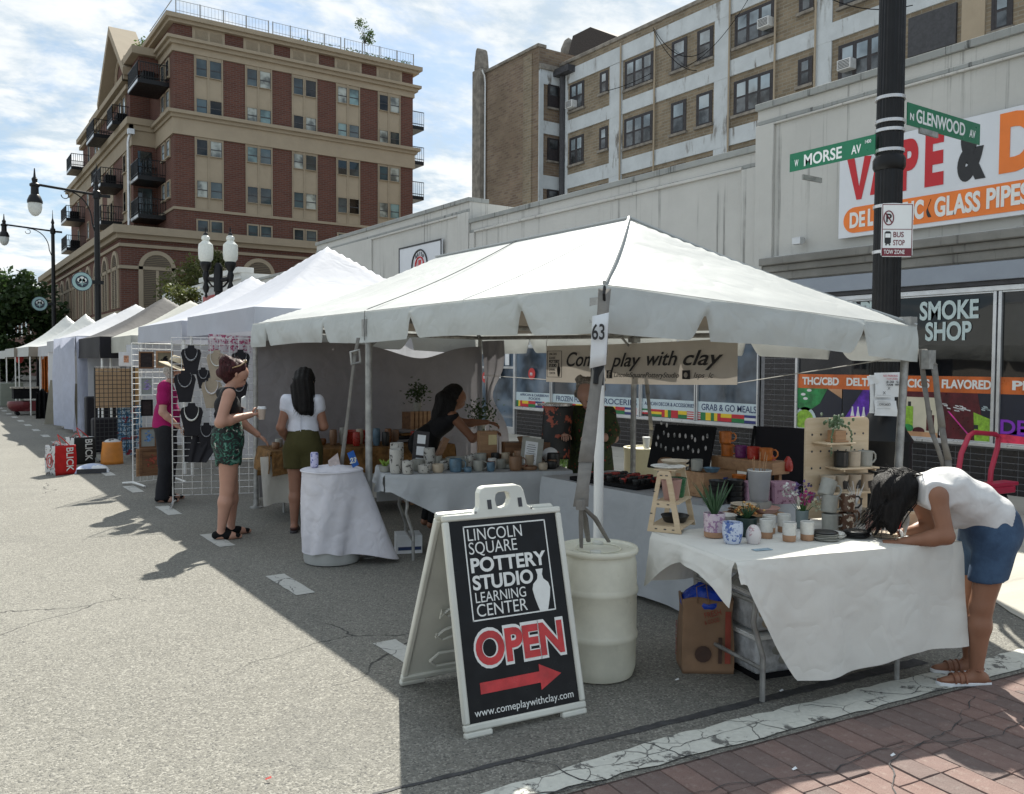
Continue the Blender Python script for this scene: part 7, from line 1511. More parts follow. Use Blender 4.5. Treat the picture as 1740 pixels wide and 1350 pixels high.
pot = vessel('planter', 'dark green planter with succulents and dried orange flowers behind the egg', 'plant pot', (3.62, 3.08, .742), .05, .058, .10, gl('dark_teal', (.012, .03, .028), .4), .005); leafy(pot, (0, 0, .08), 30, .10, lf_al, .9, .006, 4)
m_ = MB(); r_ = random.Random(9)
for i in range(70): c = (.05+r_.gauss(0, .035), .03+r_.gauss(0, .03), .13+r_.uniform(-.02, .03)); m_.ball(c, (.008, .008, .006), 6, 4)
m_.build('dried_flowers', speckle('dried_orange', (.35, .12, .02), (.6, .4, .15), 60, .5, .7), pot)
for i, (x, y, lab) in enumerate(((3.665, 2.985, 'leftmost white dipped tumbler with raw clay base in the front group'), (3.78, 3.06, 'white dipped tumbler standing behind the leftmost one'), (3.70, 2.865, 'white dipped tumbler in the middle nearest the table edge'), (3.88, 3.04, 'white dipped tumbler at the back of the group beside the vase'), (3.80, 2.83, 'rightmost white dipped tumbler in the front group'))):
    vessel('tumbler', lab, 'cup', (x, y, .742), .033, .036, .098, c_whi, .004, c_raw, .033, group='white dipped tumblers with raw clay bases')
for i in range(3): vessel('bowl', ['lowest', 'middle', 'top'][i]+' white bowl in the stack behind the blue marbled pot', 'bowl', (3.60+.006*i, 3.22, .742+.03*i), .045, .065, .035, c_whi, .005, group='stack of white bowls')
# flowers in a glass jar
t = vessel('flower_jar', 'small glass jar with magenta, white and lilac flowers behind the tumblers', 'flowers in a jar', (4.06, 3.06, .742), .032, .036, .10, pm('jar_glass', (.3, .36, .36), .1, .1, 6, 0, trans=.4), .003)
r_ = random.Random(21); st_m = pm('stem_green', (.05, .12, .03), .6, .2, 10, 0)
for cc_, pos, nn, rr_2 in (((.36, .03, .16), (.0, -.03, .17), 34, .028), ((.62, .62, .45), (.07, -.05, .13), 34, .028), ((.6, .6, .58), (-.06, .04, .21), 30, .035), ((.18, .12, .3), (.03, .03, .22), 26, .045), ((.6, .6, .6), (.14, -.03, .15), 16, .02), ((.35, .2, .4), (.08, .02, .17), 20, .03)):
    m_ = MB(); s_ = MB(); s_.tube([(0, 0, .05), tuple(Vector(pos)*.6+Vector((0, 0, .04))), pos], .0016, 4)
    for i in range(nn):
        d = Vector((r_.gauss(0, 1), r_.gauss(0, 1), r_.gauss(0, .7))).normalized(); p = Vector(pos)+d*rr_2*1.25*r_.uniform(.3, 1); q = d.cross(Vector((.3, .8, .5))).normalized()*.008; e = d*.017
        m_.add([p-q, p+e*.4-q*1.2, p+e+q*0, p+e*.4+q*1.2, p+q], [(0, 1, 2, 3, 4)])
    m_.build('blossom', pm('petal_%02d' % (nn+int(rr_2*1000)), cc_, .6, .15, 30, 0), t, smooth=0); s_.build('stem', st_m, t)
leafy(t, (0, 0, .06), 16, .14, st_m, .7, .003, 6)
# riser with brown plates, bucket of rods
t = T('wooden_riser', 'low brown wooden riser under the stack of tan plates', 'riser', (3.93, 3.30, .742), aR); MB().bx(-.15, -.07, .05, .17, .08, .065).bx(-.10, -.04, 0, -.07, .04, .05).bx(.08, -.04, 0, .11, .04, .05).build('riser_board', wood_l, t, bevel=.002)
for i in range(4): vessel('plate', ['lowest', 'second', 'third', 'top'][i]+' tan plate in the stack on the wooden riser', 'plate', (3.83+.01*i, 3.30+.006*(i % 2), .808+.014*i), .05, .075, .013, c_brn if i < 2 else c_bei, .004, group='tan plates on the riser')
vessel('dish', 'wide tan dish with pink rim right of the plate stack on the riser', 'dish', (3.99, 3.26, .808), .06, .085, .03, c_pnk, .004)
bkt = vessel('wire_bin', 'pale wire bin with tall rods standing at the back of the front table', 'bin', (4.02, 3.33, .86), .052, .068, .18, pm('bin_white', (.45, .45, .46), .4, .05, 9, 0, trans=.45), .002)
m_ = MB()
for i, (a, b_) in enumerate(((-.05, .0), (-.02, .02), (.02, -.02), (.05, .02), (-.035, -.03))): m_.tube([(a*.4, b_, .0), (a, b_, .16), (a*1.4+.01, b_*1.2, .25+.01*i)], .0028, 5)
m_.build('rods', wood_l, bkt); MB().lathe([(.068, .176), (.071, .18), (.068, .184)], n=28, cap=False).build('rim', c_whi, bkt)
MB().bx(-.05, -.05, -.118, .05, .05, 0).build('stand', c_gry, bkt)
# plates in front
for (x, y, n_, m_, lab) in ((3.885, 2.785, 5, c_gry, 'dark grey slate'), (3.965, 2.80, 3, c_whi, 'white'), (4.085, 2.735, 4, c_blk2, 'glossy black'), (4.235, 2.665, 2, c_bei, 'sandy beige')):
    for i in range(n_): vessel('plate', '%s coaster plate %s its low stack at the table edge' % (lab, ['at the bottom of', 'second in', 'third in', 'fourth in', 'on top of'][i if i < n_-1 else 4]), 'plate', (x+rnd.uniform(-.006, .006), y+rnd.uniform(-.006, .006), .742+.0085*i), .055, .068, .010, m_ if not (i == n_-1 and lab.startswith('dark')) else c_blk2, .003, group='low stacks of coaster plates', n=26)
# mugs
hang = -.6
for i, (x, y, z, m_, hm_, lab, tl) in enumerate(((4.13, 2.93, .742, c_gry, None, 'speckled grey mug at the bottom of the leaning pair', 0), (4.125, 2.935, .842, c_gry, None, 'speckled grey mug leaning on top of the other', .14), (4.225, 2.895, .742, sp_spot, c_gry, 'brown mug with cream spots, lower one', 0), (4.23, 2.895, .845, sp_spot, c_blk2, 'brown mug with cream spots and black handle, upper one', .06), (4.34, 2.80, .742, c_pnk, None, 'pinkish tan mug right of the spotted ones', 0), (4.33, 2.95, .742, c_brn, None, 'dark tan mug behind the pinkish one', 0), (4.12, 2.96, .93, c_gry, None, 'grey mug lying tilted on top of the pair', .5))):
    o = vessel('mug', lab, 'mug', (x, y, z), .041, .044, .094, m_, .004, handle=hang+.2*(i % 3), hm=hm_)
    if tl: o.rotation_euler = (0, tl, 0)
for i, (x, y, r1, h_, m_, lab) in enumerate(((4.47, 2.86, .06, .085, c_brn, 'wide brown bowl left of the writing hand'), (4.58, 2.90, .055, .07, c_bei, 'tan bowl behind the writing hand'), (4.50, 3.0, .06, .08, c_bei, 'beige bowl at the back right of the front table'), (4.62, 2.75, .045, .08, c_bei, 'narrow beige cup at the far right end'), (4.44, 2.98, .035, .11, c_whi, 'small white cone vase with sprigs beside the pegboard'))):
    o = vessel('bowl', lab, 'bowl', (x, y, .742), r1*.75, r1, h_, m_, .004)
    if i == 4: leafy(o, (0, 0, .1), 12, .14, M['white_paint'], .5, .003, 3, 'sprigs')
t = T('notepad', 'white notepad under the hands of the bending woman', 'notepad', (4.30, 2.50, .742), .5); MB().bx(-.06, -.08, 0, .06, .08, .006).build('pad', paper, t); MB().bx(-.055, -.07, .006, .0, .06, .009).build('dark_card', ink, t)
t = T('price_label', 'small printed card lying flat at the front left of the cloth', 'card', (3.41, 2.80, .7425), aR); MB().bx(-.05, -.02, 0, .05, .02, .0015).build('card', pm('card_blue', (.25, .35, .42), .5, .4, 60, 0), t)
# A-frame plywood shelf
t = T('ladder_shelf', 'small A-shaped plywood shelf with slots at the left end of the front table', 'shelf', (3.26, 3.46, .742), math.atan2(-.87, .5))
def aside(yo):
    O_ = [(0, 0), (.19, 0), (.125, .325), (.115, .335), (.065, .335), (.055, .325)]; H1 = [(.033, .035), (.153, .035), (.132, .135), (.048, .135)]; H2 = [(.052, .17), (.126, .17), (.103, .29), (.073, .29)]
    b_ = bmesh.new()
    def fc(y):
        L_ = [[b_.verts.new((x, y, z)) for x, z in q] for q in (O_, H1, H2)]; es = [b_.edges.new((q[i], q[(i+1) % len(q)])) for q in L_ for i in range(len(q))]; bmesh.ops.triangle_fill(b_, edges=es, use_beauty=True); return L_
    a, c = fc(yo), fc(yo+.012)
    for q, w_ in zip(a, c):
        for i in range(len(q)): b_.faces.new((q[i], q[(i+1) % len(q)], w_[(i+1) % len(q)], w_[i]))
    bmesh.ops.recalc_face_normals(b_, faces=b_.faces); me = bpy.data.meshes.new('side_panel'); b_.to_mesh(me); b_.free(); me.materials.append(ply); return inst('side_panel', me, t)
s0 = aside(0); aside(.30)
sl_ = MB()
for x, z in ((.075, .31), (.105, .31), (.06, .153), (.115, .153), (.05, .018), (.10, .018), (.145, .018), (.022, .10), (.037, .22)): sl_.bx(x-.007, -.001, z-.003, x+.007, .0, z+.003)
sl_.build('slots', M['dark'], s0)
for z, x0, x1 in ((.335, .03, .15), (.155, .03, .17), (.02, .0, .19)): MB().bx(x0, -.0+.012, z, x1, .30, z+.008).build('shelf_board', ply, t, bevel=.001)
def LS(x, y, z): a = math.atan2(-.87, .5); return (3.26+x*math.cos(a)-y*math.sin(a), 3.46+x*math.sin(a)+y*math.cos(a), .742+z)
vessel('planter', 'dusty pink stepped planter on the middle shelf of the A-shaped stand', 'plant pot', LS(.10, .12, .163), .04, .058, .115, c_pnk, .005); vessel('planter', 'dark green stepped planter on the middle shelf of the A-shaped stand', 'plant pot', LS(.10, .235, .163), .04, .055, .11, c_grn, .005)
vessel('plate', 'cream plate on top of the A-shaped stand', 'plate', LS(.09, .08, .343), .07, .095, .014, c_whi, .004); vessel('bowl', 'brown shallow bowl on top of the A-shaped stand', 'bowl', LS(.09, .22, .343), .05, .08, .03, c_bei, .004); vessel('plate', 'dark stacked plates on the lowest shelf of the A-shaped stand', 'plate', LS(.1, .2, .028), .06, .08, .04, c_blk2, .004)
# pegboard with shelves
PB = (4.53, 3.17, .742); t = T('peg_board', 'cream plywood peg board with three small shelves at the back of the front table', 'display board', PB, aR)
hb = bmesh.new(); W2, H2 = .235, .60; rcx = .03
outl = [(-W2, 0), (W2, 0), (W2, H2-rcx)]+[(W2-rcx+rcx*math.cos(q), H2-rcx+rcx*math.sin(q)) for q in [PI/2*i/5 for i in range(1, 6)]]+[(-W2+rcx-rcx*math.sin(q), H2-rcx+rcx*math.cos(q)) for q in [PI/2*i/5 for i in range(0, 6)]]
MB().prism([(x, .0, z) for x, z in outl], (0, .015, 0)).build('board', ply, t, bevel=.001); hb.free()
hl = MB()
for i in range(7):
    for j in range(5): hl.lathe([(.001, 0), (.007, 0), (.007, .001)], (-.19+.0635*i, -.0012, .10+.10*j), 8, ax=Matrix(((1, 0, 0), (0, 0, 1), (0, -1, 0))))
hl.build('peg_hole', M['dark'], t)
for x0, x1, z in ((-.19, .02, .45), (-.09, .20, .30), (-.21, .24, .155)): MB().bx(x0, -.13, z, x1, .0, z+.010).build('shelf_board', ply, t, bevel=.002); MB().tube([(x0+.03, -.13, z-.006), (x0+.03, 0, z-.006)], .006, 6).tube([(x1-.03, -.13, z-.006), (x1-.03, 0, z-.006)], .006, 6).build('peg', ply, t)
def PBt(x, y, z): c, s = math.cos(aR), math.sin(aR); return (PB[0]+x*c-y*s, PB[1]+x*s+y*c, .742+z)
pot = T('plant_pot', 'square tan pot with trailing plant on the top shelf of the peg board', 'plant pot', PBt(-.07, -.07, .46), aR); MB().bx(-.04, -.035, 0, .04, .035, .07).bx(-.05, -.045, 0, .05, .045, .012).build('pot_body', wood_l, pot, bevel=.003)
m_ = MB(); r_ = random.Random(3)
for i in range(60): p = Vector((r_.gauss(0, .035), r_.gauss(0, .025), .09+abs(r_.gauss(0, .03)))); m_.ball(p, (.011, .007, .012), 6, 4)
for P0, sg, ln in (((-.045, -.03, .08), -1, .17), ((.05, -.02, .08), 1, .14)):
    P0 = Vector(P0); m_.tube([P0+Vector((sg*.03*min(1, f*2), -.01, .01-ln*f*f)) for f in (0, .2, .4, .6, .8, 1)], .003, 4)
    for i in range(14): f = i/14; m_.ball(P0+Vector((sg*.03*min(1, f*2)+r_.uniform(-.006, .006), -.012, .01-ln*f*f)), (.006, .005, .008), 5, 4)
m_.build('trailing_leaves', speckle('succulent', (.08, .13, .06), (.35, .38, .3), 60, .58, .6), pot)
for i, (x, m_, lab) in enumerate(((-.03, c_blk2, 'black mug on the middle shelf of the peg board'), (.06, c_bei, 'beige mug on the middle shelf of the peg board'), (.15, c_gry, 'grey mug on the middle shelf of the peg board'))): vessel('mug', lab, 'mug', PBt(x, -.065, .31), .040, .043, .092, m_, .004, handle=-.25)
anim = {0: [(-.03, 0), (-.02, .03), (0, .036), (.022, .034), (.03, .015), (.024, -.0), (.018, -.01), (.012, -.03), (.004, -.03), (.004, -.008), (-.01, -.006), (-.012, -.03), (-.02, -.03)], 1: [(-.028, .02), (-.018, .03), (.012, .02), (.02, .036), (.03, .03), (.022, .01), (.014, -.03), (.008, -.03), (.006, -.002), (-.012, 0), (-.016, -.03), (-.022, -.03)], 2: [(-.025, -.03), (-.02, 0), (-.005, .026), (.012, .03), (.022, .012), (.02, -.03), (.008, -.03), (.002, -.01), (-.01, -.03)], 3: [(-.03, .015), (-.01, .02), (.018, .022), (.028, .032), (.03, .02), (.018, .0), (.014, -.03), (.008, -.03), (.002, -.002), (-.014, 0), (-.02, -.03), (-.024, -.03)]}
for i in range(4):
    o = vessel('tumbler', 'tan tumbler printed with a dark %s on the lowest peg board shelf' % ['bison', 'horse', 'bear', 'dog'][i], 'cup', PBt(-.125+.095*i, -.068, .165), .036, .043, .10, c_bei, .004)
    q = MB(); pts = anim[i]
    def cy(x, z): a = -PI/2-.15+x/.043; rr_ = .0372+.007*(z+.05)/.1+.0012; return (rr_*math.cos(a), rr_*math.sin(a), .045+z)
    bmn = bmesh.new(); vs = [bmn.verts.new(cy(x*.9, z*.9)) for x, z in pts]; bmn.faces.new(vs); bmesh.ops.triangulate(bmn, faces=bmn.faces); me = bpy.data.meshes.new('animal_print'); bmn.to_mesh(me); bmn.free(); me.materials.append(c_blk2); inst('animal_print', me, o)
# --- side table goods
t = T('display_tray', 'black tray of small red pots at the far end of the side table', 'tray', (4.42, 5.0, .742), .1); MB().bx(-.2, -.35, 0, .2, .35, .03).build('tray', M['black'], t, bevel=.004); 
m_ = MB()
for i in range(26): m_.lathe([(.001, 0), (.02, 0), (.03, .03), (.025, .04), (.001, .02)], (-.15+.06*(i % 6), -.3+.13*(i//6), .03), 10)
m_.build('small_pots', speckle('red_pots', (.02, .02, .02), (.35, .05, .04), 8, .52, .5), t, kind='stuff')
t = T('wooden_crate', 'open brown wooden crate on the side table under the black earring board', 'crate', (4.40, 4.12, .742)); MB().bx(0, 0, 0, .34, .40, .02).bx(0, 0, .02, .015, .40, .17).bx(.325, 0, .02, .34, .40, .17).bx(.015, 0, .02, .325, .015, .17).bx(.015, .385, .02, .325, .40, .17).bx(.015, .015, .15, .325, .385, .165).build('crate_body', wood_l, t, bevel=.003)
bd = T('earring_board', 'black sloping board with rows of small oval spoons and pendants', 'display board', (4.62, 4.55, .90), math.atan2(-.9, .25)); sl = Matrix.Rotation(-.35, 3, 'X')
MB().box((0, 0, .14), (.50, .02, .34), M=sl).build('board', M['black'], bd); r_ = random.Random(8); m_ = MB()
for i in range(22): m_.ball(sl @ Vector((-.2+.045*(i % 10)+r_.uniform(-.01, .01), -.014, -.01+.09*(i//10)+r_.uniform(-.02, .02)))+Vector((0, 0, .14)), (.009, .003, .02), 6, 5)
m_.build('pendants', speckle('pendant_glaze', (.35, .33, .32), (.1, .1, .1), 20, .5, .3), bd, kind='stuff')
t = T('display_riser', 'long tan wooden display box carrying orange and red mugs', 'riser', (4.72, 3.80, .91)); MB().bx(0, 0, 0, .18, .55, .085).build('box_body', wood_l, t, bevel=.004); MB().bx(.02, .05, -.168, .05, .09, 0).bx(.02, .46, -.168, .05, .5, 0).bx(.13, .05, -.168, .16, .09, 0).bx(.13, .46, -.168, .16, .5, 0).build('riser_leg', wood_l, t)
for i, (y, z, m_, n_) in enumerate(((4.27, 1.0, c_org, 'orange mug at the left of the row on the tan display box'), (4.29, 1.09, c_org, 'orange mug stacked on the left one'), (4.14, 1.0, gl('glaze_violet', (.12, .02, .1)), 'violet mug on the tan display box'), (4.03, 1.0, c_red2, 'red mug in the middle of the tan display box'), (3.92, 1.0, c_org, 'orange mug at the right end of the tan display box'))): vessel('mug', n_, 'mug', (4.80, y, z-.004), .042, .046, .085, m_, .004, handle=-1.2)
for i, (x, y, r1, h_, m_, n_, lab) in enumerate(((4.30, 3.90, .062, .045, c_blk2, 4, 'black bowl'), (4.42, 3.86, .062, .045, c_blk2, 4, 'charcoal bowl'), (4.62, 4.0, .05, .06, c_org, 3, 'orange cup'), (4.68, 3.9, .05, .06, c_red2, 3, 'dark red cup'), (4.62, 4.16, .048, .07, c_blu, 2, 'deep blue cup'), (4.70, 4.3, .048, .07, c_blu, 2, 'navy cup'), (4.45, 4.35, .04, .07, speckle('checker_glaze', (.02, .02, .02), (.6, .6, .58), 16, .5, .3), 1, 'checkered cup'))):
    for j in range(n_): vessel('stacked_cup', '%s %s of its stack on the side table' % (lab, ['at the bottom', 'second', 'third', 'topmost'][j if j < n_-1 or n_ == 1 else 3]), 'bowl', (x, y, (.742 if i != 6 else .912)+j*h_*.82), r1*.8, r1, h_, m_, .004, group='stacked coloured cups on the side table')
vessel('bowl', 'brown round pot at the corner of the wooden crate', 'pot', (4.42, 4.50, .912), .045, .04, .07, c_brn, .005, belly=.02); vessel('mug', 'grey mug on the crate beside the earring board', 'mug', (4.47, 4.25, .912), .04, .042, .08, c_gry, .004, handle=.5); vessel('dish', 'dark dish on the crate edge', 'dish', (4.5, 4.14, .912), .04, .06, .03, c_lbl, .004)
for i, (y, x) in enumerate(((3.78, 4.45), (3.68, 4.60))):
    t = T('printed_box', ['pink printed box behind the flowers, left one', 'pink printed box behind the flowers, right one'][i], 'box', (x, y, .742), -.4); MB().bx(0, 0, 0, .16, .12, .14).build('box_body', speckle('pink_print', (.42, .25, .33), (.2, .08, .14), 30, .56, .6), t, bevel=.002)
for i, (x, y) in enumerate(((4.86, 3.92), (4.88, 3.80))): vessel('soap_bottle', ['red glazed bottle with spout, left one by the peg board', 'red glazed bottle with spout, right one by the peg board'][i], 'bottle', (x, y, .93), .03, .01, .10, c_red2, .003, belly=.012); 
t = T('camp_chair', 'black folding camp chair standing behind the side table', 'chair', (5.35, 4.35, 0), -1.2); MB().bx(-.26, 0, .40, .26, .45, .43).build('seat', M['black_fab'], t); MB().bx(-.26, .44, .60, .26, .47, 1.15).build('backrest', M['black_fab'], t, bevel=.02)
for x in (-.26, .26): MB().tube([(x, 0, 0), (x, .45, 1.15)], .012, 6).tube([(x, .45, 0), (x, 0, .6), (x, .45, .62)], .012, 6).build('frame', M['black'], t)
# --- middle table goods
def MT(a, b_, z=.742): c, s = math.cos(aM), math.sin(aM); return (3.10+a*c-b_*s, 6.37+a*s+b_*c, z)
t = vessel('planter', 'small dark planter with yellow green leaves at the left corner of the middle table', 'plant pot', MT(.02, .22), .04, .05, .05, c_gry, .004); leafy(t, (0, 0, .04), 14, .09, pm('lime_leaf', (.25, .4, .06), .5, .2, 20, 0, trans=.3), 1.2, .012, 5)
for i, (a, b_, r1, h_, m_, lab) in enumerate(((.10, .10, .055, .20, sp_birch, 'tall birch bark patterned vase, front left'), (.13, .3, .06, .235, sp_birch, 'tallest birch patterned vase at the back left'), (.19, .04, .048, .11, sp_birch, 'short birch patterned cup at the table edge'), (.33, .07, .055, .07, sp_birch, 'birch patterned bowl beside the short cup'), (.40, .25, .05, .19, sp_birch, 'birch patterned vase right of the photo strip'), (.30, .22, .05, .10, c_gry, 'grey cup in front of the photo strip'), (.45, .09, .05, .07, c_bei, 'tan bowl between birch pots and blue bowl'), (.47, .3, .05, .12, c_gry, 'grey jar in front of the dark frame'), (.60, .10, .055, .11, c_lbl, 'blue glazed mug with lid at the table edge'), (.70, .07, .035, .04, c_lbl, 'tiny blue bowl beside the blue mug'), (.66, .28, .12, .10, c_gry, 'wide grey serving bowl at the back'), (.80, .12, .045, .09, c_gry, 'grey mug in the middle of the table'), (.86, .30, .05, .13, c_gry, 'grey canister at the back middle'), (.90, .08, .035, .075, c_lbl, 'pale blue cup at the edge'), (.95, .25, .04, .09, c_whi, 'white cup behind the pale blue one'), (1.12, .10, .058, .12, c_brn, 'brown ribbed mug with a handle in front of the price list'), (1.22, .32, .06, .15, c_brn, 'dark brown vase by the paper sign'), (1.36, .08, .04, .06, c_bei, 'small tan pot in front of the paper sign'), (1.25, .12, .07, .03, c_brn, 'brown shallow dish beside the price list'), (1.45, .15, .06, .06, c_blk2, 'black bowl at the right end'), (1.52, .3, .06, .12, c_blk2, 'black jar at the right end'), (.75, .45, .05, .09, c_bei, 'beige cup at the back row'), (1.05, .48, .055, .10, c_brn, 'brown cup at the back row'))):
    vessel('pot', lab, 'pot', MT(a, b_), r1*.85, r1*.95, h_, m_, .004, belly=.004, handle=(-.6 if i in (8, 11, 15) else None), n=22)
t = T('photo_strip_frame', 'dark leaning frame holding three small white prints on the middle table', 'picture frame', MT(.30, .30), aM); Rf = Matrix.Rotation(.12, 3, 'Y') @ Matrix.Rotation(-.2, 3, 'X')
MB().box((.03, 0, .16), (.13, .015, .34), M=Rf).build('frame', M['old_sash'], t)
for k_ in (-.1, 0, .1): MB().box(Vector((.03, 0, .16))+Rf @ Vector((0, -.009, k_)), (.07, .003, .075), M=Rf).build('print', paper, t)
t = T('brown_frame', 'dark brown slanted board leaning right of the photo strip', 'board', MT(.50, .35), aM); MB().box((0, 0, .13), (.04, .12, .30), M=Matrix.Rotation(.45, 3, 'Y')).build('board', wood, t)
t = T('paper_sign_stand', 'grey slanted stand with a white printed price list on the middle table', 'sign', MT(1.30, .22), aM-.1); Rf = Matrix.Rotation(.15, 3, 'Y') @ Matrix.Rotation(-.25, 3, 'X'); MB().box((0, .02, .13), (.19, .02, .27), M=Rf).build('board', c_gry, t); MB().box(Vector((-.01, .02, .13))+Rf @ Vector((0, -.012, 0)), (.11, .003, .20), M=Rf).build('paper', paper, t)
q = MB()
for i in range(8): q.box(Vector((-.01, .02, .13))+Rf @ Vector((0, -.014, .07-i*.019)), (.08 if i % 3 else .06, .001, .004), M=Rf)
q.build('print', ink, t)
t = T('wooden_box', 'upright light wooden display box with a kraft label between seller and price list', 'box', MT(.98, .60), aM); MB().bx(-.08, -.06, 0, .08, .06, .30).build('box_body', wood_l, t, bevel=.003); MB().bx(.0, -.065, .18, .075, -.06, .27).build('label', pm('cream_label', (.65, .55, .3), .6, .1, 5, 0), t)
t = T('shelf_box', 'long wooden shelf box on the middle table right of the seller', 'box', MT(1.22, .55), aM); MB().bx(-.1, -.08, 0, .32, .08, .20).build('box_body', wood, t, bevel=.003); vessel('bowl', 'small brown bowl on the long wooden shelf box', 'bowl', MT(1.3, .52, .942), .04, .06, .05, c_brn)
r_ = random.Random(14)
kinds = [('brown', c_brn), ('grey', c_gry), ('rust red', gl('glaze_rust', (.16, .045, .03), .4, .4)), ('beige', c_bei), ('dark', c_blk2), ('birch patterned', sp_birch)]
for i in range(22):
    a = .55+(i % 11)*.093+r_.uniform(-.02, .02); b_ = (.24 if i < 11 else .40)+r_.uniform(-.03, .03); nm_, mt_ = r_.choice(kinds); sh = r_.choice([('shallow bowl', .055, .035), ('round pot', .045, .08), ('small cup', .035, .07), ('tall beaker', .038, .12)])
    vessel('pot', '%s %s, %s from the left in the %s row of the middle table' % (nm_, sh[0], ORD[i % 11], 'centre' if i < 11 else 'back'), 'pot', MT(a, b_), sh[1]*.8, sh[1], sh[2], mt_, .004, belly=.004, n=18, group='pots crowded on the middle table')
for i in range(16):
    y = 3.95+(i % 8)*.115; x = 4.62+(.14 if i > 7 else 0)+r_.uniform(-.02, .02); nm_, mt_ = r_.choice([('orange', c_org), ('dark red', c_red2), ('navy', c_blu), ('black', c_blk2), ('olive', gl('glaze_olive', (.06, .06, .02))), ('brown', c_brn)])
    vessel('mug', '%s glazed cup, %s of the %s row under the tan display box' % (nm_, ORD[i % 8], 'front' if i < 8 else 'back'), 'mug', (x, y, .742), .038, .042, r_.uniform(.07, .11), mt_, .004, handle=-2+r_.random(), n=18, group='glazed cups crowded on the side table')
# --- far table goods
r_ = random.Random(77); mats_ = [c_brn, c_gry, c_red2, c_bei, c_lbl, c_blk2, gl('jar_amber', (.18, .07, .02))]
for i in range(18):
    a = .08+i*.10+r_.uniform(-.02, .02); b_ = r_.uniform(.08, .5); c, s = math.cos(-.12), math.sin(-.12)
    vessel('jar', '%s jar %s on the far table' % (['brown', 'grey', 'red', 'beige', 'blue', 'black', 'amber'][i % 7], 'number' and ['squat', 'tall', 'small'][i//7]), 'jar', (2.95+a*c-b_*s, 8.70+a*s+b_*c, .742), .035, .038, [.07, .15, .11][i//7]+.02*(i % 3), mats_[i % 7], .003, belly=.006, n=16, group='jars crowded on the far table')
t = T('red_tub', 'red plastic tub on the far table in front of the grey curtain', 'tub', (4.05, 9.15, .742)); MB().lathe([(.001, 0), (.13, 0), (.16, .14), (.15, .14), (.125, .01), (.001, .01)], n=24).build('tub_body', c_red2, t)
t = T('folded_textiles', 'pile of dark folded textiles at the right end of the far table', 'textiles', (4.62, 9.0, .742), .1)
for i in range(4): MB().box((.01*i, 0, .02+.035*i), (.34-.03*i, .26, .03)).build('folded_cloth', [M['grey_curtain'], M['black_fab'], tan_c, M['grey_curtain']][i], t, bevel=.01)
t = T('slatted_crate', 'tall brown slatted crate standing behind the seller', 'crate', (4.82, 9.05, 0))
for i in range(5): MB().bx(-.13+i*.055, -.1, 0, -.09+i*.055, -.085, 1.09).build('slat', wood_l, t)
MB().bx(-.13, -.085, 0, .13, .13, 1.08).build('crate_body', wood, t)
for lab, loc, n_, sp_ in (('bushy dark plant in a small pot on the slatted crate', (4.84, 9.08, 1.09), 240, .14), ('leafy dark plant in front of the gathered curtain', (5.5, 8.7, .85), 300, .18)):
    pt_ = vessel('plant_pot', lab, 'plant', loc, .045, .05, .10, c_gry, .004); m_ = MB()
    for i in range(n_):
        p = Vector((r_.gauss(0, sp_*.5), r_.gauss(0, sp_*.5), .22+r_.gauss(0, sp_*.45))); u = Vector((r_.gauss(0, 1), r_.gauss(0, 1), r_.gauss(0, 1))).normalized()*.022; v_ = u.cross(Vector((.2, .5, .8))).normalized()*.012; m_.add([p-u, p+v_, p+u, p-v_], [(0, 1, 2, 3)])
    m_.build('leaves', lf_dark, pt_, smooth=0); MB().tube([(0, 0, .05), (.01, 0, .25)], .005, 5).build('stem', bark, pt_)

# ------------------------------------------------------------------ things under the tables
kraft = pm('kraft_paper', (.24, .145, .085), .8, .12, 5, .5, 12); kred = pm('kraft_red_print', (.28, .05, .03), .7, .2, 9, 0); kdk = pm('kraft_brown_print', (.06, .03, .02), .7, .2, 9, 0)
t = T('paper_bag', 'brown paper grocery bag with a blue bag stuffed on top, under the front table', 'bag', (3.50, 3.25, 0), -.62)
nz = gnoise(51)
def bagf(u, v):
    a = u*4; k_ = int(a) % 4; f = a-int(a); w_, d_ = .135, .09; C4 = [(-w_, -d_), (w_, -d_), (w_, d_), (-w_, d_)]; p = C4[k_]; q = C4[(k_+1) % 4]; x = p[0]+(q[0]-p[0])*f; y = p[1]+(q[1]-p[1])*f
    cr = .010*nz(u*14, v*4)*(v > .02); return (x*(1+.03*math.sin(v*6))+cr, y*(1-.1*v)+cr, v*.40+.012*math.sin(u*25)*v)
MB().grid(bagf, 64, 18, closeu=True).build('bag_body', kraft, t, smooth=50, solid=.002)
for s, x, z, h_, w_ in (('FRESH', -.02, .30, .03, .09), ('& GOOD', -.02, .265, .022, .08)): text(s, 'print', kred, t, (x, -.092, z), (1, 0, .25), (-.25, 0, 1), h_, width=w_, ext=.0005)
text('TOGETHER', 'print', kred, t, (-.147, .04, .05), (0, 0, 1), (0, 1, 0), .03, width=.2, ext=.0005)
MB().lathe([(.001, 0), (.045, 0), (.045, .001), (.001, .001)], (-.03, -.104, .11), 14, ax=Matrix(((1, 0, 0), (0, 0, 1), (0, -1, 0)))).build('print', kdk, t)
for x0, w_ in ((.085, .03), (.05, .02)): MB().bx(x0, -.104, .06, x0+w_, -.103, .34 if w_ > .025 else .2).build('print', kred if w_ > .025 else kdk, t)
m_ = MB(); nzb = gnoise(77); m_.grid(lambda u, v: ((.13+.03*nzb(u*6, v*3))*math.cos(2*PI*u)*math.sin(PI*v*.55+.1), (.09+.03*nzb(u*7, v*4))*math.sin(2*PI*u)*math.sin(PI*v*.55+.1), .36+.10*math.cos(PI*v*.55)+.02*nzb(u*9, v*6)), 40, 14, closeu=True)
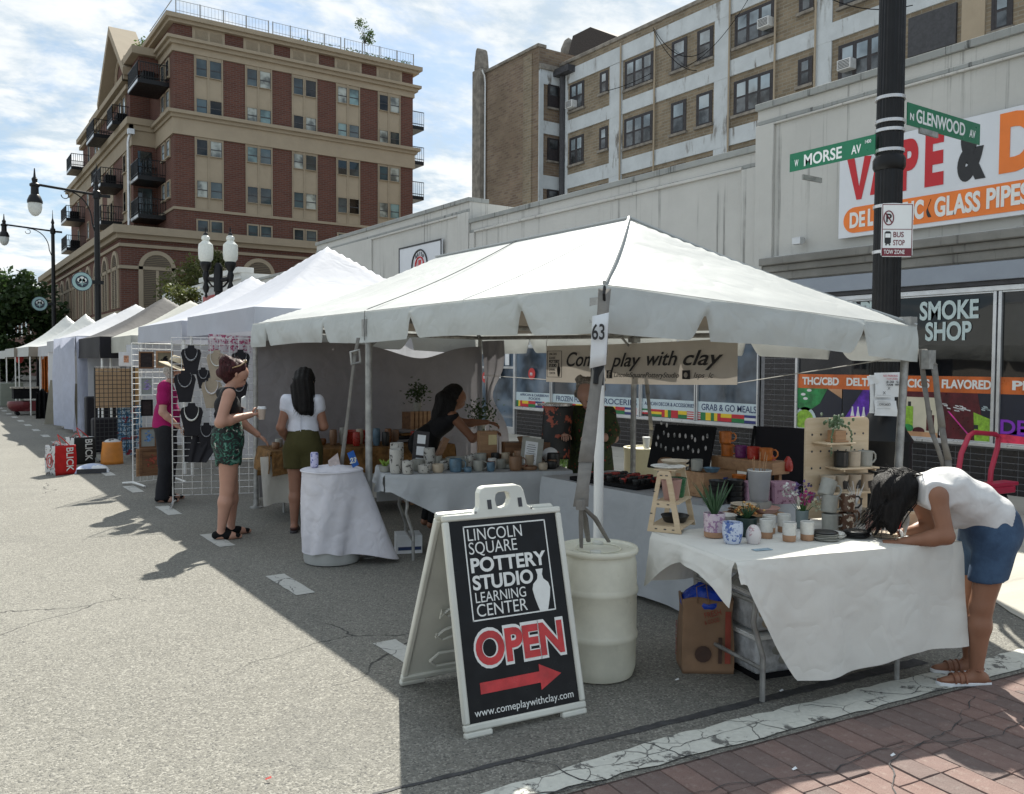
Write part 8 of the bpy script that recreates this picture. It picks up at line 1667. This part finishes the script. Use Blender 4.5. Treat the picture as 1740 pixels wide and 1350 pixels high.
m_.build('blue_plastic_bag', pm('blue_plastic', (.01, .06, .50), .3, .2, 12, .8, 20, trans=.2), t, smooth=180); MB().tube([(-.06, -.09, .38), (-.07, -.10, .47), (-.02, -.10, .49), (.0, -.095, .38)], .006, 6, flat=.4).build('handle', kraft, t)
binm = pm('clear_bin', (.50, .51, .52), .25, .45, 9, .5, 14, trans=.15)
for i, (z, lab) in enumerate(((.03, 'lower clear plastic storage bin with white lid under the front table'), (.255, 'upper clear plastic storage bin with white lid under the front table'))):
    t = T('storage_bin', lab, 'storage bin', (3.79, 3.05+.01*i, z), aR, 'clear storage bins under the front table'); MB().prism([(-.19, -.14, 0), (.19, -.14, 0), (.19, .14, 0), (-.19, .14, 0)], (0, 0, .19)).build('bin_body', binm, t, bevel=.02); MB().bx(-.21, -.16, .19, .21, .16, .205).bx(-.205, -.155, .205, .205, .155, .212).build('lid', M['white_paint'], t, bevel=.008)
    q = MB(); r_ = random.Random(i)
    for k_ in range(12): q.ball((r_.uniform(-.15, .15), -.142, r_.uniform(.04, .15)), (.03, .004, .025), 6, 4)
    q.build('contents', [c_gry, c_bei][i], t)
t = T('black_crate', 'low black box beneath the two clear storage bins', 'crate', (3.79, 3.05, 0), aR); MB().bx(-.18, -.13, 0, .18, .13, .03).build('box_body', M['black'], t)
t = T('storage_bin', 'small white plastic bin with a red mark half hidden by the hanging cloth', 'storage bin', (4.06, 2.86, 0), aR+.05); MB().bx(-.11, -.07, 0, .11, .1, .12).build('bin_body', pm('bin_white2', (.5, .5, .5), .35, .08, 9, .2, trans=.2), t, bevel=.015); MB().bx(-.02, -.072, .04, .03, -.07, .09).build('print', red, t)
t = T('cardboard_box', 'flat open cardboard box far under the front table', 'box', (4.35, 2.98, 0), aR); MB().bx(-.15, -.1, 0, .15, .12, .10).build('box_body', kraft, t)
t = T('blue_bag', 'bright blue bag on the ground at the right end under the table', 'bag', (4.62, 2.86, 0)); MB().ball((0, 0, .05), (.09, .06, .05)).build('bag_body', pm('blue_fabric', (.02, .12, .4), .6, .2, 9, .5), t)
t = T('cardboard_box', 'white and blue carton under the middle table behind the sandwich board', 'box', (3.50, 6.75, 0), aM); MB().bx(-.1, -.1, 0, .12, .12, .16).build('box_body', paper, t, bevel=.003); MB().bx(-.09, -.102, .03, .11, -.1, .06).build('stripe', navy, t)
# --- red hand truck and black wheel on the pavement
pkr = pm('hand_truck_red', (.45, .02, .06), .35, .08, 5, .05)
t = T('hand_truck', 'crimson hand truck with bent tube handle standing on the pavement', 'hand truck', (8.95, 4.6, .15), -.1)
for x0, x1, y in ((-.38, -.18, 0), (.12, .26, .0)): pass
MB().tube([(-.34, 0, .12), (-.36, 0, .32), (-.30, 0, .62), (-.18, 0, .80), (-.10, 0, .83), (.26, 0, .80), (.31, 0, .77), (.30, 0, .66), (.20, 0, .42), (.19, 0, .3)], .026, 10).build('handle', pkr, t)
MB().bx(-.22, -.14, .27, .46, .02, .31).bx(-.22, -.145, .20, .40, -.10, .27).build('plate', pkr, t, bevel=.008)
MB().lathe([(.02, -.03), (.11, -.03), (.12, 0), (.11, .03), (.02, .03)], (-.2, 0, .12), 18, ax=Matrix(((0, 0, 1), (0, 1, 0), (-1, 0, 0)))).build('wheel', M['black'], t); MB().lathe([(.02, -.03), (.11, -.03), (.12, 0), (.11, .03), (.02, .03)], (.3, 0, .12), 18, ax=Matrix(((0, 0, 1), (0, 1, 0), (-1, 0, 0)))).build('wheel', M['black'], t)
t = T('cart_wheel', 'black rubber wheel with a grey upright behind the bending woman', 'cart', (6.02, 3.08, .01)); MB().lathe([(.03, -.03), (.10, -.035), (.125, -.02), (.13, 0), (.125, .02), (.10, .035), (.03, .03)], (0, 0, .13), 26, ax=Matrix(((1, 0, 0), (0, 0, -1), (0, 1, 0)))).build('tyre', M['black'], t); MB().bx(-.09, .02, .10, .03, .10, .46).build('upright', pm('slate_blue', (.06, .08, .12), .6, .2, 6, .2), t, bevel=.02); MB().bx(-.06, .04, .0, .02, .1, .1).build('foot', M['black'], t)
# bits of litter
for i, (x, y) in enumerate(((3.22, 3.18), (3.55, 2.78), (1.1, 3.3), (2.9, 2.2), (3.35, 2.05))):
    t = MB().add([(-.012, -.004, .01), (.012, -.006, .012), (.014, .006, .016), (-.01, .006, .011)], [(0, 1, 2, 3)]).build('litter', paper if i != 2 else c_red2, loc=(x, y, .003)); tag(t, ['scrap of paper on the asphalt left of the grocery bag', 'white scrap near the crossing line', 'tiny dark red scrap on the sunlit asphalt', 'pale pebble on the brick crossing', 'second pale pebble on the brick crossing'][i], 'litter')
# ------------------------------------------------------------------ neighbouring stalls
def grid_rack(label, P0, P1, z0, z1, mat, nx, nz_, feet=True, r=.0035, fr_=.008):
    P0, P1 = Vector((*P0, 0)), Vector((*P1, 0)); t = T('grid_rack', label, 'display rack', tuple(P0)); d = P1-P0; f = MB()
    f.tube([Vector((0, 0, z0)), Vector((0, 0, z1)), d+Vector((0, 0, z1)), d+Vector((0, 0, z0))], fr_, 6, closed=True); f.build('frame', mat, t)
    g = MB()
    for i in range(1, nx): g.tube([d*(i/nx)+Vector((0, 0, z0)), d*(i/nx)+Vector((0, 0, z1))], r, 4)
    for j in range(1, nz_): z = z0+(z1-z0)*j/nz_; g.tube([Vector((0, 0, z)), d+Vector((0, 0, z))], r, 4)
    g.build('wire_grid', mat, t, kind='stuff')
    if feet:
        n_ = Vector((d.y, -d.x, 0)).normalized()
        for q in (Vector(), d): MB().tube([q+n_*.28+Vector((0, 0, .02)), q+Vector((0, 0, .05)), q-n_*.25+Vector((0, 0, .02))], .014, 6).tube([q+Vector((0, 0, 0.03)), q+Vector((0, 0, z0+.1))], .01, 5).build('foot', mat, t)
    return t
silver = pm('chrome_wire', (.6, .6, .6), .3, .08, 6, 0, metal=.6)
grid_rack('silver wire grid rack hung with necklace displays at the nearest blue white tent', (2.36, 10.35), (3.25, 10.05), .12, 1.93, silver, 9, 24)
grid_rack('white wire grid rack hung with framed pictures left of the man in the hat', (2.30, 12.3), (2.86, 12.5), .05, 1.9, M['white_paint'], 6, 24)
gs_ = grid_rack('black wire grid screen on castors between the picture rack and the charcoal tent', (2.36, 15.7), (2.98, 15.75), .12, 1.56, M['black_paint'], 9, 20, True, .005, .014)
kr = pm('kraft_board', (.50, .33, .19), .75, .08, 3, .2); MB().bx(.01, .08, .88, .59, .092, 1.54).build('tan_panel', kr, gs_)
t = T('plank', 'narrow yellow brown plank standing beside the black grid screen', 'plank', (2.95, 15.95, .5)); MB().bx(0, 0, 0, .14, .012, 1.05).build('panel', woodmat('yellow_plank', (.4, .23, .09), (.5, .32, .14), 30, 6, .7, 2), t)
tx = T('textile', 'blue and red patterned textile hanging behind the black grid screen', 'textile', (2.72, 15.86, .06))
m, nt, N, L, b = newmat('patterned_textile'); n1 = _noise(nt, 14, 3, .6, dist=2.); n2 = _noise(nt, 9, 2, .5); cc = _mix(nt, _ramp(nt, n1, .48, .54), (.05, .16, .28), (.45, .55, .62)); cc = _mix(nt, _ramp(nt, n2, .58, .62), cc, (.32, .03, .05)); L.new(cc, b.inputs['Base Color']); b.inputs['Roughness'].default_value = .85
MB().grid(lambda u, v: (u*.4, .02*math.sin(u*16), v*.85), 24, 12).build('cloth', m, tx, smooth=180)
t = T('art_print', 'small white print with a red and yellow square hanging under the cream tent', 'picture', (2.80, 16.1, 1.58)); MB().bx(0, 0, 0, .24, .004, .24).build('sheet', paper, t); MB().bx(.08, -.003, .06, .16, 0, .18).build('print', pm('print_orange', (.5, .25, .15), .6, .5, 30, 0), t)
# framed pictures
def frame_pic(label, P, w_, h_, fm, inner, motif=None, rz=0.):
    t = T('framed_picture', label, 'picture', P, rz, 'framed pictures on the white rack'); f = MB(); k_ = min(w_, h_)*.11
    f.bx(0, -.02, 0, w_, .0, k_).bx(0, -.02, h_-k_, w_, 0, h_).bx(0, -.02, k_, k_, 0, h_-k_).bx(w_-k_, -.02, k_, w_, 0, h_-k_); f.build('frame', fm, t, bevel=.002); MB().bx(k_, -.008, k_, w_-k_, -.004, h_-k_).build('picture', inner, t)
    if motif:
        q = MB(); r_ = random.Random(len(label))
        for i in range(20): a = r_.uniform(0, 6.28); d = r_.random()*.28; q.add([(w_/2+math.cos(a)*d*w_+x, -.010-.001*i/20, h_*.55+math.sin(a)*d*h_+z) for x, z in ((-.02, 0), (0, .013), (.02, 0), (0, -.013))], [(0, 1, 2, 3)])
        q.build('motif', motif, t, smooth=0)
    return t
dkf = wood; inn_d = pm('dark_velvet', (.02, .012, .012), .8, .4, 20, 0); inn_g = pm('grey_mount', (.25, .27, .26), .8, .05, 9, 0); inn_o = pm('olive_mount', (.2, .17, .11), .8, .1, 9, 0)
r0 = dict(); mot_b = pm('motif_blue', (.1, .22, .45), .5, .6, 40, 0); mot_p = pm('motif_violet', (.25, .2, .4), .5, .6, 40, 0); mot_r = pm('motif_red', (.25, .05, .03), .5, .6, 40, 0)
for lab, x, y, z, w_, h_, fm, im, mo in (('dark square picture at the top left of the white rack', 2.38, 12.28, 1.56, .19, .23, dkf, inn_d, None), ('brown framed picture at the top beside the straw hat', 2.60, 12.3, 1.57, .22, .23, wood_l, inn_o, M['black']), ('grey picture with a violet flower below the dark square one', 2.39, 12.28, 1.20, .17, .25, M['white_paint'], inn_g, mot_p), ('black picture in the middle of the white rack', 2.40, 12.28, .93, .15, .22, M['black'], inn_d, None), ('brown framed picture of a blue flower pot lower on the rack', 2.37, 12.26, .50, .22, .28, dkf, inn_g, mot_b), ('large brown framed picture leaning at the foot of the rack', 2.36, 12.2, .14, .32, .36, dkf, wood, mot_r), ('light backed frame leaning behind the large brown one', 2.33, 12.26, .13, .3, .37, wood_l, inn_o, None), ('brown square picture half hidden by the man in the hat', 2.62, 12.3, 1.1, .2, .24, dkf, inn_d, None)):
    frame_pic(lab, (x, y, z), w_, h_, fm, im, mo)
# necklace busts
def bust(label, P, m_, neck_m, s=1., rz=-.3, kind=0):
    t = T('necklace_bust', label, 'necklace display', P, rz, 'necklace displays on the silver grid rack'); pts = [(-.055, -.19), (.055, -.19), (.10, .03), (.085, .07), (.035, .085), (.03, .115), (-.03, .115), (-.035, .085), (-.085, .07), (-.10, .03)]
    MB().prism([(x*s, .0, z*s) for x, z in pts], (0, .02, 0)).build('bust_board', m_, t, bevel=.004)
    MB().tube([(.062*s*math.sin(q), -.006, (.055-.10*math.cos(q)*(1 if abs(q) < 1.6 else .6))*s) for q in [-2.2+4.4*i/16 for i in range(17)]], [.003+.011*s*math.exp(-((i-8)/4.5)**2)*(1.6 if kind else 1) for i in range(17)], 7, flat=.5).build('necklace', neck_m, t)
    return t
bb = M['black_fab']; bg2 = cloth('beige_linen', (.36, .30, .23), 0, 6, .3, 600, .08, .9, .01); nk1 = speckle('stone_beads', (.35, .35, .36), (.08, .08, .1), 60, .5, .4); nk2 = speckle('floral_collar', (.6, .58, .58), (.3, .04, .12), 45, .6, .6); nk3 = pm('white_collar', (.66, .66, .62), .5, .06, 20, .2)
for lab, px_, z, m_, nk, s, k_ in (('black bust with a grey stone necklace, top row left', .20, 1.72, bb, nk1, 1.1, 1), ('beige bust with a white scarf necklace, top row middle', .48, 1.66, bg2, nk3, 1.15, 0), ('black bust with a pale tag, top row right', .74, 1.68, bb, nk1, 1.05, 0), ('plain black bust in the second row left', .13, 1.42, bb, nk1, 1.2, 0), ('beige bust with a floral collar in the second row', .42, 1.34, bg2, nk2, 1.15, 1), ('black bust second row right', .72, 1.36, bb, nk1, 1.0, 0), ('black bust with a thick white collar in the third row', .20, 1.04, bb, nk3, 1.25, 1), ('black bust in the third row by the printed shorts', .55, 1.02, bb, nk1, 1.1, 0), ('small black bust low on the rack', .36, .84, bb, nk1, 1.0, 0), ('small dark bust high in the middle behind the others', .33, 1.5, bb, nk1, .8, 0)):
    bust(lab, (2.36+px_*.948, 10.35-px_*.32-.03, z), m_, nk, s, -.32, k_)
t = T('hanging_scarf', 'red and white checked scarf hanging at the top of the jewellery stall', 'scarf', (2.75, 10.3, 1.78)); MB().grid(lambda u, v: (u*.5, -.02+.01*math.sin(u*30), v*.2-.02*u), 20, 6).build('cloth', speckle('scarf_check', (.5, .45, .48), (.3, .05, .12), 30, .52, .9), t, smooth=180)
t = T('black_cloth', 'black cloth draped low on the silver grid rack', 'cloth', (2.38, 10.32, .5)); MB().grid(lambda u, v: (u*.5*(.4+.6*v)+.1, -.17*u+.015*math.sin(u*18), v*.42), 20, 10).build('cloth', bb, t, smooth=180)
t = T('dark_garment', 'patterned dark red garment hanging beside the white collar bust', 'garment', (2.95, 10.10, .62)); MB().grid(lambda u, v: (u*.16*(.6+.4*v), .012*math.sin(u*12), v*.62), 12, 10).build('cloth', speckle('dark_red_print', (.03, .015, .02), (.25, .05, .06), 30, .58, .8), t, smooth=180)
# bags on the road
def tote(label, P, w_, d_, h_, front, side, rz, word=None, wm_=None, group=None):
    t = T('tote_bag', label, 'bag', P, rz, group); nz = gnoise(len(label))
    def bf(u, v):
        a = u*4; k_ = int(a) % 4; f = a-int(a); C4 = [(-w_/2, -d_/2), (w_/2, -d_/2), (w_/2, d_/2), (-w_/2, d_/2)]; p = C4[k_]; q = C4[(k_+1) % 4]; s = 1+.06*math.sin(PI*v); return ((p[0]+(q[0]-p[0])*f)*s+.006*nz(u*9, v*4), (p[1]+(q[1]-p[1])*f)*s, v*h_)
    m_ = MB(); m_.grid(bf, 48, 10, closeu=True); nf_ = len(m_.f)
    for i in range(nf_):
        if (i % 48) >= 12: m_.m[i] = 1
    m_.build('bag_body', [front, side], t, smooth=50, solid=.004)
    MB().tube([(-w_*.2, -d_*.5, h_), (-w_*.28, -d_*.3, h_+.16), (-w_*.05, -d_*.3, h_+.10), (w_*.2, -d_*.5, h_)], .011, 6, flat=.35).tube([(-w_*.2, d_*.4, h_), (-w_*.1, d_*.2, h_+.06), (w_*.15, d_*.3, h_)], .011, 6, flat=.35).build('handle', red, t)
    if word: text(word, 'print', wm_, t, (.03*w_, -d_/2*1.07-.004, h_*.92), (0, 0, -1), (1, 0, 0), w_*.34, width=h_*.8, off=.012, ext=.001)
    return t
redc = cloth('red_tote', (.50, .02, .02), .05, 5, .4, 300, .1, .6, .02); blkc = cloth('black_tote', (.02, .02, .02), 0, 5, .4, 300, .1, .6, .02); prn = speckle('print_pattern', (.5, .5, .5), (.06, .05, .05), 12, .54, .5)
def logo(t, x, y, z, r=.07):
    MB().tube([(x, y, z+0)]+[(x-.0, y, z)], .001, 3) if 0 else None
    MB().tube([(x+r*math.cos(q), y, z+r*1.2*math.sin(q)) for q in [2*PI*i/20 for i in range(20)]], .008, 5, closed=True).build('print', red, t); MB().lathe([(.001, 0), (r*.7, 0), (r*.7, .002)], (x, y, z), 16, ax=Matrix(((1, 0, 0), (0, 0, 1), (0, -1, 0)))).build('print', M['dark'], t)
a_ = .38
t1 = tote('red and white patterned art store tote with white BLICK lettering on red', (1.66, 14.15, 0), .30, .26, .43, redc, prn, a_, 'BLICK', gw)
t2 = tote('black and white patterned art store tote with white BLICK lettering on black', (2.10, 15.5, 0), .34, .26, .43, blkc, prn, a_, 'BLICK', gw)
for t_, w_, d_ in ((t1, .30, .26), (t2, .34, .26)):
    # patterned side faces left, towards the street
    MB().tube([(-w_/2-.012, .0+.08*math.cos(q), .21+.10*math.sin(q)) for q in [2*PI*i/20 for i in range(20)]], .008, 5, closed=True).tube([(-w_/2-.012, .0+.04*math.cos(q), .21+.05*math.sin(q)) for q in [2*PI*i/14 for i in range(14)]], .008, 5, closed=True).build('print', red, t_)
t = T('pouch', 'orange soft pouch beside the two art store totes', 'bag', (2.52, 15.15, 0)); nzp = gnoise(44)
MB().grid(lambda u, v: (.17*math.cos(2*PI*u)*(1-.15*v+.05*nzp(u*6, v*3)), .12*math.sin(2*PI*u)*(1-.2*v+.05*nzp(u*6+3, v*3)), .36*v**.8), 36, 12, closeu=True).build('pouch_body', pm('orange_fabric', (.55, .20, .03), .5, .12, 6, .6, 14), t, smooth=180, solid=.004); MB().ball((0, 0, .33), (.14, .1, .08)).build('stuffing', prn, t)
t = T('flat_bag', 'pale blue and grey bag lying flat in front of the totes', 'bag', (2.08, 14.15, 0), -.2); MB().grid(lambda u, v: ((u-.5)*.46, (v-.5)*.34, .008+.125*(math.sin(PI*u)*math.sin(PI*v))**.4), 22, 16).build('bag_body', speckle('pale_bag', (.38, .45, .62), (.66, .68, .7), 5, .5, .5), t, smooth=180); MB().bx(-.2, -.172, .01, .2, -.165, .07).build('panel', M['dark'], t)
t = T('equipment_case', 'tall black equipment case beside the charcoal tent', 'case', (2.70, 19.0, 0)); MB().bx(0, 0, .02, .55, .3, .95).build('case_body', M['black_fab'], t, bevel=.03); MB().tube([(.22, -.02, .95), (.22, -.03, .5), (.18, -.05, .12)], .018, 6).build('white_strap', paper, t)
t = T('black_bag', 'small black bag behind the black grid screen', 'bag', (2.55, 17.2, 0)); MB().bx(0, 0, 0, .5, .3, .62).build('bag_body', M['black_fab'], t, bevel=.04)
t = T('canvas_drape', 'grey beige canvas draped over a low stand beside the long side curtain', 'cloth', (2.75, 25.3, 0)); MB().grid(lambda u, v: (u*.7-.15*(1-v)*(1-u), -.1*u, .02+v*1.15*(1-.1*u)), 12, 10).build('cloth', cloth('canvas_drab', (.28, .26, .21), 0, 4, .4, 300, .08, .9, .02), t, smooth=180)
t = T('wall_art', 'tan canvas picture hanging in the open white tent', 'picture', (3.0, 26.2, 1.25)); MB().bx(0, 0, 0, .4, .02, .5).build('canvas', kr, t)
t = T('handcart', 'dark red cart with rounded ends and small wheels at the far stalls', 'cart', (2.30, 30.5, 0)); mb = MB(); mb.lathe([(.001, .12), (.3, .12), (.38, .2), (.42, .32), (.40, .42), (.001, .42)], (.25, 0, 0), 20); mb.bx(.25, -.35, .13, .9, .35, .42); mb.build('tub', pm('maroon', (.12, .015, .02), .35, .1, 5, .1), t)
for x in (0.1, .75): MB().tube([(x, -.3, .06), (x, .3, .06)], .06, 10).build('wheel', M['black'], t)
t = T('goods_table', 'low table with striped cloths above the dark red cart', 'table', (2.35, 31.6, 0)); MB().bx(0, 0, .78, 1.0, .8, .82).build('tabletop', speckle('striped_goods', (.5, .45, .38), (.05, .05, .06), 12, .5, .7), t); MB().bx(.05, 0.02, .45, .95, .7, .78).build('goods', M['black'], t)
t = T('storage_box', 'grey storage box standing at the far left stall', 'box', (2.35, 36.6, 0)); MB().bx(0, 0, 0, .75, .6, .85).build('box_body', pm('grey_green_box', (.22, .24, .2), .6, .06, 5, .1), t, bevel=.02)
t = T('balloon', 'red balloon tied under the last white tent', 'balloon', (3.05, 37.4, 1.75)); MB().ball((0, 0, 0), (.14, .14, .18)).build('balloon_body', red, t, smooth=180); MB().tube([(0, 0, -.18), (-.3, 0, -1.0)], .02, 5).build('string', M['dark'], t)
for i, (x, y, w_, h_, z, m_, lab) in enumerate(((3.5, 35, .9, .9, .9, c_red, 'bright red bag hanging in a far stall'), (3.2, 33.2, .5, 1.6, .2, M['dark'], 'rack of dark clothes in a far stall'), (3.9, 34.8, .7, 1.4, .3, M['black_fab'], 'black clothes hanging deep in a far stall'), (3.0, 29.6, .25, 1.1, .7, c_org, 'orange and white garments on a rail in a far stall'), (3.2, 28.8, .3, 1.3, .5, paper, 'white garment on a rail in a far stall'), (2.7, 28.2, .35, .8, 0, M['black'], 'black bin at the front of a far stall'), (4.2, 38.5, 1.8, 1.7, 0, M['dark'], 'dark backdrop of goods in the last stall'))):
    t = T('stall_goods', lab, 'goods', (x, y, z)); nzg = gnoise(i); MB().grid(lambda u, v: (u*w_+.02*nzg(u*4, v*3), .06*math.sin(u*18)+.12*math.sin(PI*u), v*h_*(1-.08*math.sin(PI*u*3))), 24, 12).build('cloth', m_, t, smooth=180, solid=.02)
